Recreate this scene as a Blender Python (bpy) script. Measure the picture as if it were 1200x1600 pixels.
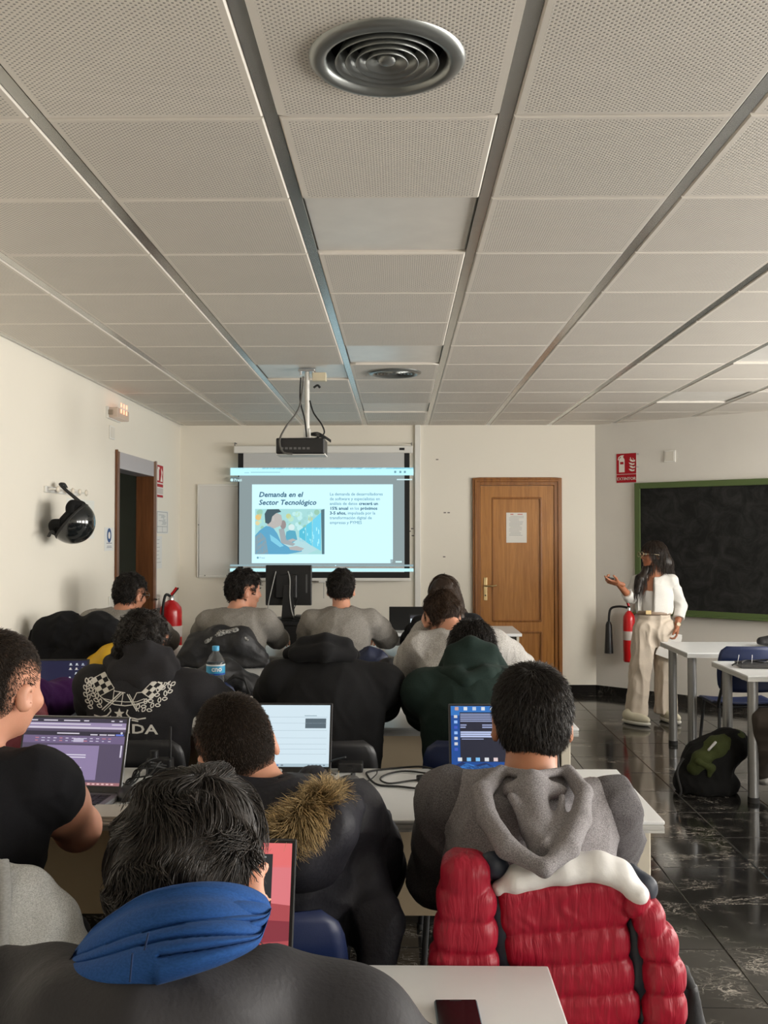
import bpy, bmesh, math, random
import numpy as np
from mathutils import Vector, Matrix, Euler
from mathutils.bvhtree import BVHTree

for o in list(bpy.data.objects):
    bpy.data.objects.remove(o)
scene = bpy.context.scene
COL = scene.collection
random.seed(7)
RNG = np.random.default_rng(7)
PI = math.pi

# ------------------------------------------------------------------ camera
FPX = 1505.0                      # focal length in pixels of the 1200x1600 frame
CAM_H = 1.55
PITCH = math.atan(34 / FPX)
YAW = math.atan(23 / FPX)
cam_data = bpy.data.cameras.new('camera')
cam_data.sensor_fit = 'VERTICAL'
cam_data.sensor_height = 36.0
cam_data.lens = FPX / 1600 * 36.0
cam_data.clip_start = 0.05
cam = bpy.data.objects.new('camera', cam_data)
COL.objects.link(cam)
cam.location = (0, 0, CAM_H)
cam.rotation_euler = (PI / 2 + PITCH, 0, YAW)
scene.camera = cam

# ------------------------------------------------------------------ world, windows' daylight, exposure
world = bpy.data.worlds.new('overcast_sky')
scene.world = world
world.use_nodes = True
bg = world.node_tree.nodes['Background']
bg.inputs[0].default_value = (1.0, 0.968, 0.91, 1)
bg.inputs[1].default_value = 19.5
scene.view_settings.view_transform = 'Standard'
scene.view_settings.look = 'None'
scene.view_settings.gamma = 1.0
scene.view_settings.use_curve_mapping = False
scene.view_settings.exposure = 0.0
scene.cycles.max_bounces = 8
scene.cycles.diffuse_bounces = 5
scene.cycles.sample_clamp_indirect = 6.0
scene.cycles.caustics_reflective = False
scene.cycles.caustics_refractive = False

CEIL = 2.618
XL = -2.15            # left wall
XR = 4.6              # window wall, right of the frame
YB = 9.43             # back wall
YR = -2.6             # wall behind the camera
XC = 1.92             # corner where the slanted wall starts
SL_DIR = Vector((0.767, -0.641, 0)).normalized()
SL_N = Vector((-0.641, -0.767, 0)).normalized()     # into the room
YC2 = YB + (XR - XC) / SL_DIR.x * SL_DIR.y
WIN_Y = [(-2.1, -0.2), (0.3, 2.2), (2.7, 4.6), (5.1, 6.9)]
WIN_Z = (0.9, 2.35)
for (a, b) in WIN_Y:              # portals only guide sky sampling through the window openings
    ld = bpy.data.lights.new('window_portal', 'AREA')
    ld.shape = 'RECTANGLE'
    ld.size = WIN_Z[1] - WIN_Z[0]
    ld.size_y = b - a
    ld.cycles.is_portal = True
    lo = bpy.data.objects.new('window_portal', ld)
    COL.objects.link(lo)
    lo.location = (XR + 0.06, (a + b) / 2, sum(WIN_Z) / 2)
    lo.rotation_euler = (0, PI / 2, 0)

# ------------------------------------------------------------------ geometry helpers
_Rcam = Euler((PI / 2 + PITCH, 0, YAW)).to_matrix()

def ray(px, py):
    return _Rcam @ Vector(((px - 600) / FPX, (800 - py) / FPX, -1.0))

def at(px, py, Y):
    r = ray(px, py); t = Y / r.y
    return Vector((t * r.x, Y, CAM_H + t * r.z))

def at_z(px, py, z):
    r = ray(px, py); t = (z - CAM_H) / r.z
    return Vector((t * r.x, t * r.y, z))

def at_plane(px, py, p0, n):
    r = ray(px, py); o = Vector((0, 0, CAM_H))
    t = (Vector(p0) - o).dot(n) / r.dot(n)
    return o + r * t

def tag(o, label=None, cat=None, group=None, kind=None):
    if label: o['label'] = label
    if cat: o['category'] = cat
    if group: o['group'] = group
    if kind: o['kind'] = kind
    return o

def thing(name, label, cat, loc=(0, 0, 0), rz=0.0, group=None):
    o = bpy.data.objects.new(name, None)
    o.empty_display_size = 0.05
    COL.objects.link(o)
    o.location = loc
    o.rotation_euler = (0, 0, rz)
    return tag(o, label, cat, group)

def copy_tree(o, parent=None):
    c = o.copy()
    COL.objects.link(c)
    c.parent = parent
    for ch in list(o.children):
        copy_tree(ch, c)
    return c

def origin_of(o):
    v = Vector((0, 0, 0))
    while o is not None:
        v += Vector(o.location)
        o = o.parent
    return v

def link_mesh(name, me, mats, parent=None):
    o = bpy.data.objects.new(name, me)
    COL.objects.link(o)
    if not isinstance(mats, (list, tuple)): mats = [mats]
    for m in mats: me.materials.append(m)
    if parent is not None: o.parent = parent
    return o

def np_mesh(name, V, F, smooth=True):
    """V (n,3) float array, F (m,k) int array with k = 3 or 4"""
    me = bpy.data.meshes.new(name)
    V = np.asarray(V, np.float32); F = np.asarray(F, np.int32)
    m, k = F.shape
    me.vertices.add(len(V)); me.vertices.foreach_set('co', V.ravel())
    me.loops.add(m * k); me.loops.foreach_set('vertex_index', F.ravel())
    me.polygons.add(m)
    me.polygons.foreach_set('loop_start', np.arange(0, m * k, k, dtype=np.int32))
    me.polygons.foreach_set('loop_total', np.full(m, k, np.int32))
    me.update(calc_edges=True)
    if smooth: me.polygons.foreach_set('use_smooth', np.ones(m, bool))
    return me

class MB:
    """collects shapes (world coordinates, or local when built at the origin) for ONE mesh object"""
    def __init__(s): s.v = []; s.f = []; s.c = []; s.sm = []; s.col = None
    def add(s, vs, fs, smooth=False):
        n = len(s.v); s.v += [tuple(v) for v in vs]
        s.f += [tuple(i + n for i in f) for f in fs]
        s.sm += [smooth] * len(fs); s.c += [s.col] * len(fs)
        return s
    def box(s, c, size, rot=None):
        x, y, z = size[0] / 2, size[1] / 2, size[2] / 2
        vs = [Vector(p) for p in ((-x,-y,-z),(x,-y,-z),(x,y,-z),(-x,y,-z),(-x,-y,z),(x,-y,z),(x,y,z),(-x,y,z))]
        if rot is not None: vs = [rot @ v for v in vs]
        c = Vector(c)
        return s.add([v + c for v in vs], [(0,3,2,1),(4,5,6,7),(0,1,5,4),(1,2,6,5),(2,3,7,6),(3,0,4,7)])
    def span(s, a, b):
        a = Vector(a); b = Vector(b)
        return s.box((a + b) / 2, [abs(b[i] - a[i]) for i in range(3)])
    def hexa(s, q0, q1):
        """solid between two quads (four points each)"""
        return s.add(list(q0) + list(q1), [(3,2,1,0),(4,5,6,7),(0,1,5,4),(1,2,6,5),(2,3,7,6),(3,0,4,7)])
    def prism(s, poly, ext):
        poly = [Vector(p) for p in poly]; ext = Vector(ext); n = len(poly)
        return s.add(poly + [p + ext for p in poly], [tuple(range(n))[::-1], tuple(range(n, 2 * n))] +
                     [(i, (i + 1) % n, n + (i + 1) % n, n + i) for i in range(n)])
    def poly(s, pts): return s.add(pts, [tuple(range(len(pts)))])
    def tube(s, path, r, n=8, caps=True, flat=None):
        path = [Vector(p) for p in path]; m = len(path)
        rs = r if isinstance(r, (list, tuple)) else [r] * m
        vs = []; up = None
        for i, p in enumerate(path):
            t = (path[min(i + 1, m - 1)] - path[max(i - 1, 0)])
            t = t.normalized() if t.length > 1e-9 else Vector((0, 0, 1))
            if up is None:
                up = Vector((0, 0, 1)) if abs(t.z) < 0.9 else Vector((0, 1, 0))
            a = t.cross(up)
            a = a.normalized() if a.length > 1e-6 else t.orthogonal().normalized()
            b = a.cross(t).normalized(); up = b
            for k in range(n):
                w = 2 * PI * k / n
                vs.append(p + (a * math.cos(w) + b * math.sin(w) * (flat or 1.0)) * rs[i])
        fs = [(i * n + k, i * n + (k + 1) % n, (i + 1) * n + (k + 1) % n, (i + 1) * n + k) for i in range(m - 1) for k in range(n)]
        s.add(vs, fs, True)
        if caps:
            s.add(vs[:n], [tuple(range(n))[::-1]]); s.add(vs[-n:], [tuple(range(n))])
        return s
    def cyl(s, a, b, r, n=16): return s.tube([a, b], r, n)
    def lathe(s, prof, c=(0, 0, 0), n=24, M=None):
        """prof = [(r, z)] about local z; M rotates"""
        c = Vector(c); vs = []
        for (r, z) in prof:
            for k in range(n):
                w = 2 * PI * k / n
                v = Vector((r * math.cos(w), r * math.sin(w), z))
                vs.append((M @ v if M is not None else v) + c)
        fs = [(i * n + k, i * n + (k + 1) % n, (i + 1) * n + (k + 1) % n, (i + 1) * n + k) for i in range(len(prof) - 1) for k in range(n)]
        return s.add(vs, fs, True)
    def build(s, name, mat, parent=None, bevel=0.0, seg=2, smooth=None, base=None):
        off = Vector(base) if base is not None else (origin_of(parent) if parent is not None else Vector((0, 0, 0)))
        me = bpy.data.meshes.new(name)
        me.from_pydata([tuple(Vector(v) - off) for v in s.v], [], s.f)
        if any(c is not None for c in s.c):
            at_ = me.attributes.new('tint', 'FLOAT_COLOR', 'FACE')
            at_.data.foreach_set('color', np.array([(*(c or (1, 1, 1)), 1.0) for c in s.c], np.float32).ravel())
        me.polygons.foreach_set('use_smooth', np.array([(x if smooth is None else smooth) for x in s.sm], bool))
        if bevel > 0:
            bm = bmesh.new(); bm.from_mesh(me)
            bmesh.ops.remove_doubles(bm, verts=bm.verts, dist=1e-5)
            es = [e for e in bm.edges if len(e.link_faces) == 2 and e.calc_face_angle(0) > 0.5]
            bmesh.ops.bevel(bm, geom=es, offset=bevel, segments=seg, profile=0.5, affect='EDGES', clamp_overlap=True)
            bm.normal_update(); bm.to_mesh(me); bm.free()
        me.update()
        o = link_mesh(name, me, mat, parent)
        if base is not None and parent is None: o.location = base
        return o

_text_cache = {}
def text_polys(body, size=1.0, bold=0.0, shear=0.0, align='LEFT', spacing=1.0, res=2):
    """2-D triangles of a line of lettering: (verts (n,2), faces)"""
    key = (body, size, bold, shear, align, spacing, res)
    if key in _text_cache: return _text_cache[key]
    cu = bpy.data.curves.new('lettering', 'FONT')
    cu.body = body; cu.size = size; cu.offset = bold; cu.shear = shear
    cu.align_x = align; cu.space_character = spacing; cu.resolution_u = res
    ob = bpy.data.objects.new('lettering', cu); COL.objects.link(ob)
    dg = bpy.context.evaluated_depsgraph_get()
    me = bpy.data.meshes.new_from_object(ob.evaluated_get(dg))
    vs = [(v.co.x, v.co.y) for v in me.vertices]; fs = [tuple(p.vertices) for p in me.polygons]
    bpy.data.objects.remove(ob); bpy.data.curves.remove(cu); bpy.data.meshes.remove(me)
    _text_cache[key] = (vs, fs)
    return vs, fs

class Flat:
    """flat print on a plane: origin, unit axes u, v, normal n; coloured shapes stacked in thin layers"""
    def __init__(s, o, u, v, n, layer=0.0006):
        s.o = Vector(o); s.u = Vector(u).normalized(); s.v = Vector(v).normalized(); s.n = Vector(n).normalized()
        s.mb = MB(); s.k = 0; s.layer = layer
    def P(s, x, y): return s.o + s.u * x + s.v * y + s.n * (s.layer * (s.k + 1))
    def poly(s, pts, col):
        s.mb.col = col; s.mb.poly([s.P(*p) for p in pts]); return s
    def rect(s, x0, y0, x1, y1, col): return s.poly([(x0, y0), (x1, y0), (x1, y1), (x0, y1)], col)
    def disc(s, x, y, r, col, n=16, ry=None):
        return s.poly([(x + r * math.cos(2 * PI * i / n), y + (ry or r) * math.sin(2 * PI * i / n)) for i in range(n)], col)
    def text(s, x, y, body, size, col, **kw):
        vs, fs = text_polys(body, size, **kw)
        s.mb.col = col; s.mb.add([s.P(x + a, y + b) for a, b in vs], fs); return s
    def up(s): s.k += 1; return s
    def build(s, name, mat, parent=None): return s.mb.build(name, mat, parent)

# ------------------------------------------------------------------ materials
def srgb(r, g, b):
    f = lambda c: (c / 255 / 12.92) if c <= 10 else ((c / 255 + 0.055) / 1.055) ** 2.4
    return (f(r), f(g), f(b))

_m = {}
def nodes_of(name):
    m = bpy.data.materials.new(name); m.use_nodes = True
    nt = m.node_tree
    return m, nt, nt.nodes['Principled BSDF']

def N(nt, typ, **kw):
    n = nt.nodes.new(typ)
    for k, v in kw.items():
        if k.startswith('i_'):
            key = k[2:]; key = int(key) if key.isdigit() else key.replace('_', ' ')
            n.inputs[key].default_value = v
        else: setattr(n, k, v)
    return n

def plain(name, col, rough=0.5, metal=0.0, var=0.0, vscale=8.0, bump=0.0, bscale=60.0, spec=None, coat=0.0, sheen=0.0):
    """principled with optional noise mottling and noise bump"""
    if name in _m: return _m[name]
    m, nt, b = nodes_of(name)
    b.inputs['Base Color'].default_value = (*col, 1)
    b.inputs['Roughness'].default_value = rough
    b.inputs['Metallic'].default_value = metal
    if spec is not None: b.inputs['Specular IOR Level'].default_value = spec
    if coat: b.inputs['Coat Weight'].default_value = coat
    if sheen:
        b.inputs['Sheen Weight'].default_value = sheen; b.inputs['Sheen Roughness'].default_value = 0.5
    tc = N(nt, 'ShaderNodeTexCoord')
    if var:
        no = N(nt, 'ShaderNodeTexNoise', i_Scale=vscale, i_Detail=5.0)
        nt.links.new(tc.outputs['Object'], no.inputs['Vector'])
        mx = N(nt, 'ShaderNodeMix', data_type='RGBA')
        mx.inputs[6].default_value = (*[c * (1 - var) for c in col], 1)
        mx.inputs[7].default_value = (*[min(1, c * (1 + var)) for c in col], 1)
        nt.links.new(no.outputs['Fac'], mx.inputs[0]); nt.links.new(mx.outputs[2], b.inputs['Base Color'])
    if bump:
        nb = N(nt, 'ShaderNodeTexNoise', i_Scale=bscale, i_Detail=4.0)
        nt.links.new(tc.outputs['Object'], nb.inputs['Vector'])
        bp = N(nt, 'ShaderNodeBump', i_Strength=bump, i_Distance=0.01)
        nt.links.new(nb.outputs['Fac'], bp.inputs['Height']); nt.links.new(bp.outputs[0], b.inputs['Normal'])
    _m[name] = m
    return m

def tinted(name, rough=0.6, emit=0.0, spec=0.3):
    """colour from the 'tint' attribute: paint / print (emit = 0) or a glowing screen image"""
    if name in _m: return _m[name]
    m, nt, b = nodes_of(name)
    a = N(nt, 'ShaderNodeAttribute', attribute_name='tint')
    b.inputs['Roughness'].default_value = rough
    b.inputs['Specular IOR Level'].default_value = spec
    if emit:
        b.inputs['Base Color'].default_value = (0.01, 0.01, 0.01, 1)
        nt.links.new(a.outputs['Color'], b.inputs['Emission Color']); b.inputs['Emission Strength'].default_value = emit
    else: nt.links.new(a.outputs['Color'], b.inputs['Base Color'])
    _m[name] = m
    return m

def fabric(name, col, scale=900.0, rough=0.9, heather=0.0, hcol=None, sheen=0.02, bump=0.25, wr=0.0):
    """woven / knitted cloth: fine weave bump, optional heather flecks, optional soft creases"""
    if name in _m: return _m[name]
    m, nt, b = nodes_of(name)
    tc = N(nt, 'ShaderNodeTexCoord')
    b.inputs['Roughness'].default_value = rough
    b.inputs['Sheen Weight'].default_value = sheen
    b.inputs['Specular IOR Level'].default_value = 0.15
    n1 = N(nt, 'ShaderNodeTexNoise', i_Scale=scale * 0.35, i_Detail=3.0)
    mp = N(nt, 'ShaderNodeMapping'); mp.inputs['Scale'].default_value = (1, 1, 2.2)
    nt.links.new(tc.outputs['Object'], mp.inputs['Vector']); nt.links.new(mp.outputs[0], n1.inputs['Vector'])
    mx = N(nt, 'ShaderNodeMix', data_type='RGBA')
    h = heather if heather else 0.12
    hc = hcol or tuple(min(1, c * 1.6 + 0.01) for c in col)
    mx.inputs[6].default_value = (*[c * (1 - h) for c in col], 1)
    mx.inputs[7].default_value = (*[c * (1 - h) + hc[i] * h for i, c in enumerate(col)], 1)
    cr = N(nt, 'ShaderNodeMapRange'); cr.inputs[1].default_value = 0.38; cr.inputs[2].default_value = 0.62
    nt.links.new(n1.outputs['Fac'], cr.inputs[0]); nt.links.new(cr.outputs[0], mx.inputs[0])
    nt.links.new(mx.outputs[2], b.inputs['Base Color'])
    bp = N(nt, 'ShaderNodeBump', i_Strength=bump, i_Distance=0.002)
    nt.links.new(n1.outputs['Fac'], bp.inputs['Height'])
    if wr:
        n2 = N(nt, 'ShaderNodeTexNoise', i_Scale=9.0, i_Detail=3.0, i_Distortion=1.2)
        nt.links.new(tc.outputs['Object'], n2.inputs['Vector'])
        b2 = N(nt, 'ShaderNodeBump', i_Strength=wr, i_Distance=0.03)
        nt.links.new(n2.outputs['Fac'], b2.inputs['Height']); nt.links.new(b2.outputs[0], bp.inputs['Normal'])
    nt.links.new(bp.outputs[0], b.inputs['Normal'])
    _m[name] = m
    return m

M_WALL = plain('wall_paint', (0.80, 0.757, 0.665), 0.7, var=0.03, vscale=1.3, bump=0.12, bscale=14)
M_WALL2 = plain('wall_paint_patched', (0.74, 0.715, 0.665), 0.7, var=0.07, vscale=2.2, bump=0.25, bscale=9)
M_WHITE = plain('white_plastic', (0.78, 0.77, 0.73), 0.45)
M_ALU = plain('brushed_aluminium', (0.55, 0.55, 0.56), 0.38, 0.85, bump=0.03)
M_CHROME = plain('chrome', (0.8, 0.8, 0.8), 0.15, 1.0)
M_STEELG = plain('grey_painted_steel', (0.23, 0.235, 0.24), 0.38, 0.4)
M_BLACK = plain('black_plastic', (0.012, 0.012, 0.013), 0.4, bump=0.03, bscale=300)
M_RUBBER = plain('black_rubber', (0.012, 0.012, 0.012), 0.7)
M_PRINT = tinted('printed_colours')
M_SCREEN = tinted('lit_screen', rough=0.25, emit=1.0)
M_SLIDE = tinted('projected_light', rough=0.9, emit=1.12, spec=0.0)
M_BRASS = plain('worn_brass', (0.55, 0.42, 0.22), 0.3, 0.9)

def wood(name, c1, c2, rough=0.4, scale=3.0, stretch=(1, 1, 0.06)):
    if name in _m: return _m[name]
    m, nt, b = nodes_of(name)
    tc = N(nt, 'ShaderNodeTexCoord'); mp = N(nt, 'ShaderNodeMapping')
    mp.inputs['Scale'].default_value = [s * scale * 6 for s in stretch]
    no = N(nt, 'ShaderNodeTexNoise', i_Scale=2.0, i_Detail=8.0, i_Roughness=0.65, i_Distortion=0.4)
    nt.links.new(tc.outputs['Object'], mp.inputs[0]); nt.links.new(mp.outputs[0], no.inputs['Vector'])
    cr = N(nt, 'ShaderNodeValToRGB'); e = cr.color_ramp.elements
    e[0].position = 0.3; e[0].color = (*c1, 1); e[1].position = 0.7; e[1].color = (*c2, 1)
    nt.links.new(no.outputs['Fac'], cr.inputs[0]); nt.links.new(cr.outputs[0], b.inputs['Base Color'])
    b.inputs['Roughness'].default_value = rough
    bp = N(nt, 'ShaderNodeBump', i_Strength=0.08, i_Distance=0.004)
    nt.links.new(no.outputs['Fac'], bp.inputs['Height']); nt.links.new(bp.outputs[0], b.inputs['Normal'])
    _m[name] = m
    return m
M_OAK = wood('varnished_oak', srgb(146, 92, 36), srgb(186, 128, 62), 0.36)
M_OAK_D = wood('dark_oak_moulding', srgb(116, 68, 22), srgb(158, 102, 44), 0.36)
M_BROWN = wood('brown_door_frame', srgb(88, 52, 28), srgb(126, 80, 46), 0.4)

def marble():
    m, nt, b = nodes_of('black_marble')
    tc = N(nt, 'ShaderNodeTexCoord'); oi = N(nt, 'ShaderNodeObjectInfo')
    ge = N(nt, 'ShaderNodeNewGeometry')
    vm = N(nt, 'ShaderNodeVectorMath', operation='MULTIPLY_ADD')
    cm = N(nt, 'ShaderNodeCombineXYZ')
    mul = N(nt, 'ShaderNodeMath', operation='MULTIPLY', i_1=37.0)
    nt.links.new(oi.outputs['Random'], mul.inputs[0])
    for i in range(3): nt.links.new(mul.outputs[0], cm.inputs[i])
    nt.links.new(tc.outputs['Object'], vm.inputs[0]); vm.inputs[1].default_value = (1.0, 1.9, 1)
    nt.links.new(cm.outputs[0], vm.inputs[2])
    def vein(scale, dist, width):
        no = N(nt, 'ShaderNodeTexNoise', i_Scale=scale, i_Detail=6.0, i_Roughness=0.62, i_Distortion=dist)
        nt.links.new(vm.outputs[0], no.inputs['Vector'])
        s = N(nt, 'ShaderNodeMath', operation='SUBTRACT', i_1=0.5); nt.links.new(no.outputs['Fac'], s.inputs[0])
        a = N(nt, 'ShaderNodeMath', operation='ABSOLUTE'); nt.links.new(s.outputs[0], a.inputs[0])
        r = N(nt, 'ShaderNodeMapRange'); r.inputs[1].default_value = 0; r.inputs[2].default_value = width
        r.inputs[3].default_value = 1; r.inputs[4].default_value = 0
        nt.links.new(a.outputs[0], r.inputs[0]); return r.outputs[0]
    v1 = vein(3.2, 1.6, 0.014); v2 = vein(7.5, 2.2, 0.016)
    mk = N(nt, 'ShaderNodeTexNoise', i_Scale=4.0, i_Detail=2.0); nt.links.new(vm.outputs[0], mk.inputs['Vector'])
    mr = N(nt, 'ShaderNodeMapRange'); mr.inputs[1].default_value = 0.47; mr.inputs[2].default_value = 0.68
    nt.links.new(mk.outputs['Fac'], mr.inputs[0])
    mx = N(nt, 'ShaderNodeMath', operation='MAXIMUM'); nt.links.new(v1, mx.inputs[0]); nt.links.new(v2, mx.inputs[1])
    mm = N(nt, 'ShaderNodeMath', operation='MULTIPLY'); nt.links.new(mx.outputs[0], mm.inputs[0]); nt.links.new(mr.outputs[0], mm.inputs[1])
    c = N(nt, 'ShaderNodeMix', data_type='RGBA')
    c.inputs[6].default_value = (0.014, 0.013, 0.012, 1); c.inputs[7].default_value = (0.36, 0.33, 0.29, 1)
    nt.links.new(mm.outputs[0], c.inputs[0]); nt.links.new(c.outputs[2], b.inputs['Base Color'])
    b.inputs['Roughness'].default_value = 0.10
    b.inputs['Specular IOR Level'].default_value = 0.62
    return m
M_MARBLE = marble()

def perforated(name, col):
    m, nt, b = nodes_of(name)
    tc = N(nt, 'ShaderNodeTexCoord'); sp = N(nt, 'ShaderNodeSeparateXYZ')
    nt.links.new(tc.outputs['Object'], sp.inputs[0])
    def sn(out, per):
        mu = N(nt, 'ShaderNodeMath', operation='MULTIPLY', i_1=2 * PI / per); nt.links.new(out, mu.inputs[0])
        s = N(nt, 'ShaderNodeMath', operation='SINE'); nt.links.new(mu.outputs[0], s.inputs[0]); return s.outputs[0]
    p = N(nt, 'ShaderNodeMath', operation='MULTIPLY')
    nt.links.new(sn(sp.outputs[0], 0.0168), p.inputs[0]); nt.links.new(sn(sp.outputs[1], 0.0150), p.inputs[1])
    r = N(nt, 'ShaderNodeMapRange'); r.inputs[1].default_value = 0.25; r.inputs[2].default_value = 0.7
    nt.links.new(p.outputs[0], r.inputs[0])
    for k, lim in ((0, .262), (1, .280), (2, .0)):                     # plain border and edges round the perforated field
        ab = N(nt, 'ShaderNodeMath', operation='ABSOLUTE'); nt.links.new(sp.outputs[k], ab.inputs[0])
        lt = N(nt, 'ShaderNodeMath', operation='LESS_THAN', i_1=lim if k < 2 else .0045); nt.links.new(ab.outputs[0], lt.inputs[0])
        mu = N(nt, 'ShaderNodeMath', operation='MULTIPLY'); nt.links.new(r.outputs[0] if k == 0 else prev.outputs[0], mu.inputs[0]); nt.links.new(lt.outputs[0], mu.inputs[1]); prev = mu
    r = prev
    no = N(nt, 'ShaderNodeTexNoise', i_Scale=5.0, i_Detail=3.0); nt.links.new(tc.outputs['Object'], no.inputs['Vector'])
    oi = N(nt, 'ShaderNodeObjectInfo')
    ad = N(nt, 'ShaderNodeMath', operation='ADD'); nt.links.new(no.outputs['Fac'], ad.inputs[0]); nt.links.new(oi.outputs['Random'], ad.inputs[1])
    vr = N(nt, 'ShaderNodeMapRange'); vr.inputs[1].default_value = 0.2; vr.inputs[2].default_value = 1.7; vr.inputs[3].default_value = 0.93; vr.inputs[4].default_value = 1.05
    nt.links.new(ad.outputs[0], vr.inputs[0])
    c = N(nt, 'ShaderNodeMix', data_type='RGBA'); c.inputs[6].default_value = (*col, 1); c.inputs[7].default_value = (*[x * 0.42 for x in col], 1)
    nt.links.new(r.outputs[0], c.inputs[0])
    hs = N(nt, 'ShaderNodeHueSaturation'); nt.links.new(c.outputs[2], hs.inputs['Color']); nt.links.new(vr.outputs[0], hs.inputs['Value'])
    nt.links.new(hs.outputs[0], b.inputs['Base Color'])
    bp = N(nt, 'ShaderNodeBump', i_Strength=0.5, i_Distance=0.004); bp.invert = True
    nt.links.new(r.outputs[0], bp.inputs['Height']); nt.links.new(bp.outputs[0], b.inputs['Normal'])
    b.inputs['Roughness'].default_value = 0.55
    return m
M_PERF = perforated('perforated_ceiling_tile', (0.74, 0.69, 0.62))
# ================================================================== the room
def struct(o, label=None):
    o['kind'] = 'structure'
    if label: o['label'] = label
    return o

# ---- floor: slab + tiles
fl = MB().span((XL - 0.2, YR - 0.2, -0.12), (XR + 0.2, YB + 0.3, -0.004)).build('floor', plain('dark_grout', (0.045, 0.038, 0.03), 0.6))
struct(fl, 'glossy black marble tile floor with white veins')
TS = 0.4435
tile_me = None
gx0 = 1.215 - 8 * TS; gy0 = 4.09 - 10 * TS
tiles = []
for i in range(0, 17):
    for j in range(-6, 24):
        x0, y0 = gx0 + i * TS, gy0 + j * TS
        if x0 < XL - TS or x0 > XR or y0 > YB: continue
        cx, cy = x0 + TS / 2, y0 + TS / 2
        # keep tiles inside the slanted corner
        if (Vector((cx, cy, 0)) - Vector((XC, YB, 0))).dot(SL_N) < -0.25: continue
        tiles.append((cx, cy))
tiles.sort(key=lambda t: (t[0] < 0.3 or t[1] < 1.5, math.hypot(t[0] - 1.6, t[1] - 4.5)))
def tile_mesh():
    b = MB(); g = 0.0022; h = TS / 2 - g; c = 0.0015
    lo = [(-h, -h, -0.006), (h, -h, -0.006), (h, h, -0.006), (-h, h, -0.006)]
    md = [(x, y, -c) for x, y, z in lo]
    hi = [(x * (1 - c / h), y * (1 - c / h), 0.0) for x, y, z in lo]
    b.add(lo + md + hi, [(8, 9, 10, 11)] + [(k * 4 + i, k * 4 + (i + 1) % 4, k * 4 + 4 + (i + 1) % 4, k * 4 + 4 + i) for k in (0, 1) for i in range(4)])
    return b
first = None
rest = MB()
for n, (cx, cy) in enumerate(tiles):
    if n < 290:
        if first is None:
            first = tile_mesh().build('floor_tile', M_MARBLE, fl); o = first
        else:
            o = first.copy(); COL.objects.link(o); o.parent = fl
        o.location = (cx, cy, 0)
    else:
        tm = tile_mesh(); rest.add([(v[0] + cx, v[1] + cy, v[2]) for v in tm.v], tm.f)
if rest.v:
    tag(rest.build('floor_tile_field', M_MARBLE, fl), kind='stuff')

# ---- walls
WT = 0.14
DY0, DY1, DZ = 6.78, 8.06, 2.06         # doorway in the left wall (refined below)
pA = at_plane(181, 705, (XL, 0, 0), Vector((1, 0, 0))); pB = at_plane(241, 722, (XL, 0, 0), Vector((1, 0, 0)))
DY0, DY1, DZ = pA.y, pB.y, (pA.z + pB.z) / 2
wl = MB()
wl.span((XL - WT, YR, 0), (XL, DY0, CEIL + .1)).span((XL - WT, DY1, 0), (XL, YB + WT, CEIL + .1)).span((XL - WT, DY0, DZ), (XL, DY1, CEIL + .1))
struct(wl.build('wall_left', M_WALL), 'cream painted wall on the left with a doorway')
struct(MB().span((XL, YB, 0), (XC + .02, YB + WT, CEIL + .1)).build('wall_back', M_WALL), 'cream painted wall behind the projection screen')
a0 = Vector((XC, YB, 0)); b0 = Vector((XR, YC2, 0))
struct(MB().hexa([a0, b0, b0 - SL_N * WT, a0 - SL_N * WT], [p + Vector((0, 0, CEIL + .1)) for p in (a0, b0, b0 - SL_N * WT, a0 - SL_N * WT)]).build('wall_right', M_WALL2),
       'patched off-white slanted wall carrying the chalkboard')
wr = MB()
ys = [YR] + [y for w in WIN_Y for y in w] + [YC2 + .1]
for k in range(0, len(ys), 2): wr.span((XR, ys[k], 0), (XR + WT, ys[k + 1], CEIL + .1))
for (a, b) in WIN_Y:
    wr.span((XR, a, 0), (XR + WT, b, WIN_Z[0])).span((XR, a, WIN_Z[1]), (XR + WT, b, CEIL + .1))
struct(wr.build('wall_window', M_WALL), 'cream wall with the windows, right of the view')
struct(MB().span((XL - WT, YR - WT, 0), (XR + WT, YR, CEIL + .1)).build('wall_rear', M_WALL), 'cream wall behind the viewer')
for k, (a, b) in enumerate(WIN_Y):
    f = MB(); x0, x1 = XR + 0.03, XR + 0.08
    for (p, q) in (((a, WIN_Z[0]), (a + .05, WIN_Z[1])), ((b - .05, WIN_Z[0]), (b, WIN_Z[1])), (((a + b) / 2 - .03, WIN_Z[0]), ((a + b) / 2 + .03, WIN_Z[1])),
                   ((a, WIN_Z[0]), (b, WIN_Z[0] + .05)), ((a, WIN_Z[1] - .05), (b, WIN_Z[1]))):
        f.span((x0, p[0], p[1]), (x1, q[0], q[1]))
    struct(f.build('window_%d' % (k + 1), M_ALU), 'aluminium window frame in the right wall')
# corridor beyond the left doorway
co = MB()
co.span((XL - 1.5, DY0 - .8, -.1), (XL - WT, DY1 + .8, 0)).span((XL - 1.6, DY0 - .8, 0), (XL - 1.5, DY1 + .8, 2.6))
co.span((XL - 1.5, DY0 - .9, 0), (XL - WT, DY0 - .8, 2.6)).span((XL - 1.5, DY1 + .8, 0), (XL - WT, DY1 + .9, 2.6)).span((XL - 1.6, DY0 - .9, 2.6), (XL - WT, DY1 + .9, 2.7))
struct(co.build('wall_corridor', plain('corridor_grey', (0.40, 0.42, 0.38), 0.8)), 'dark corridor seen through the doorway')

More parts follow.
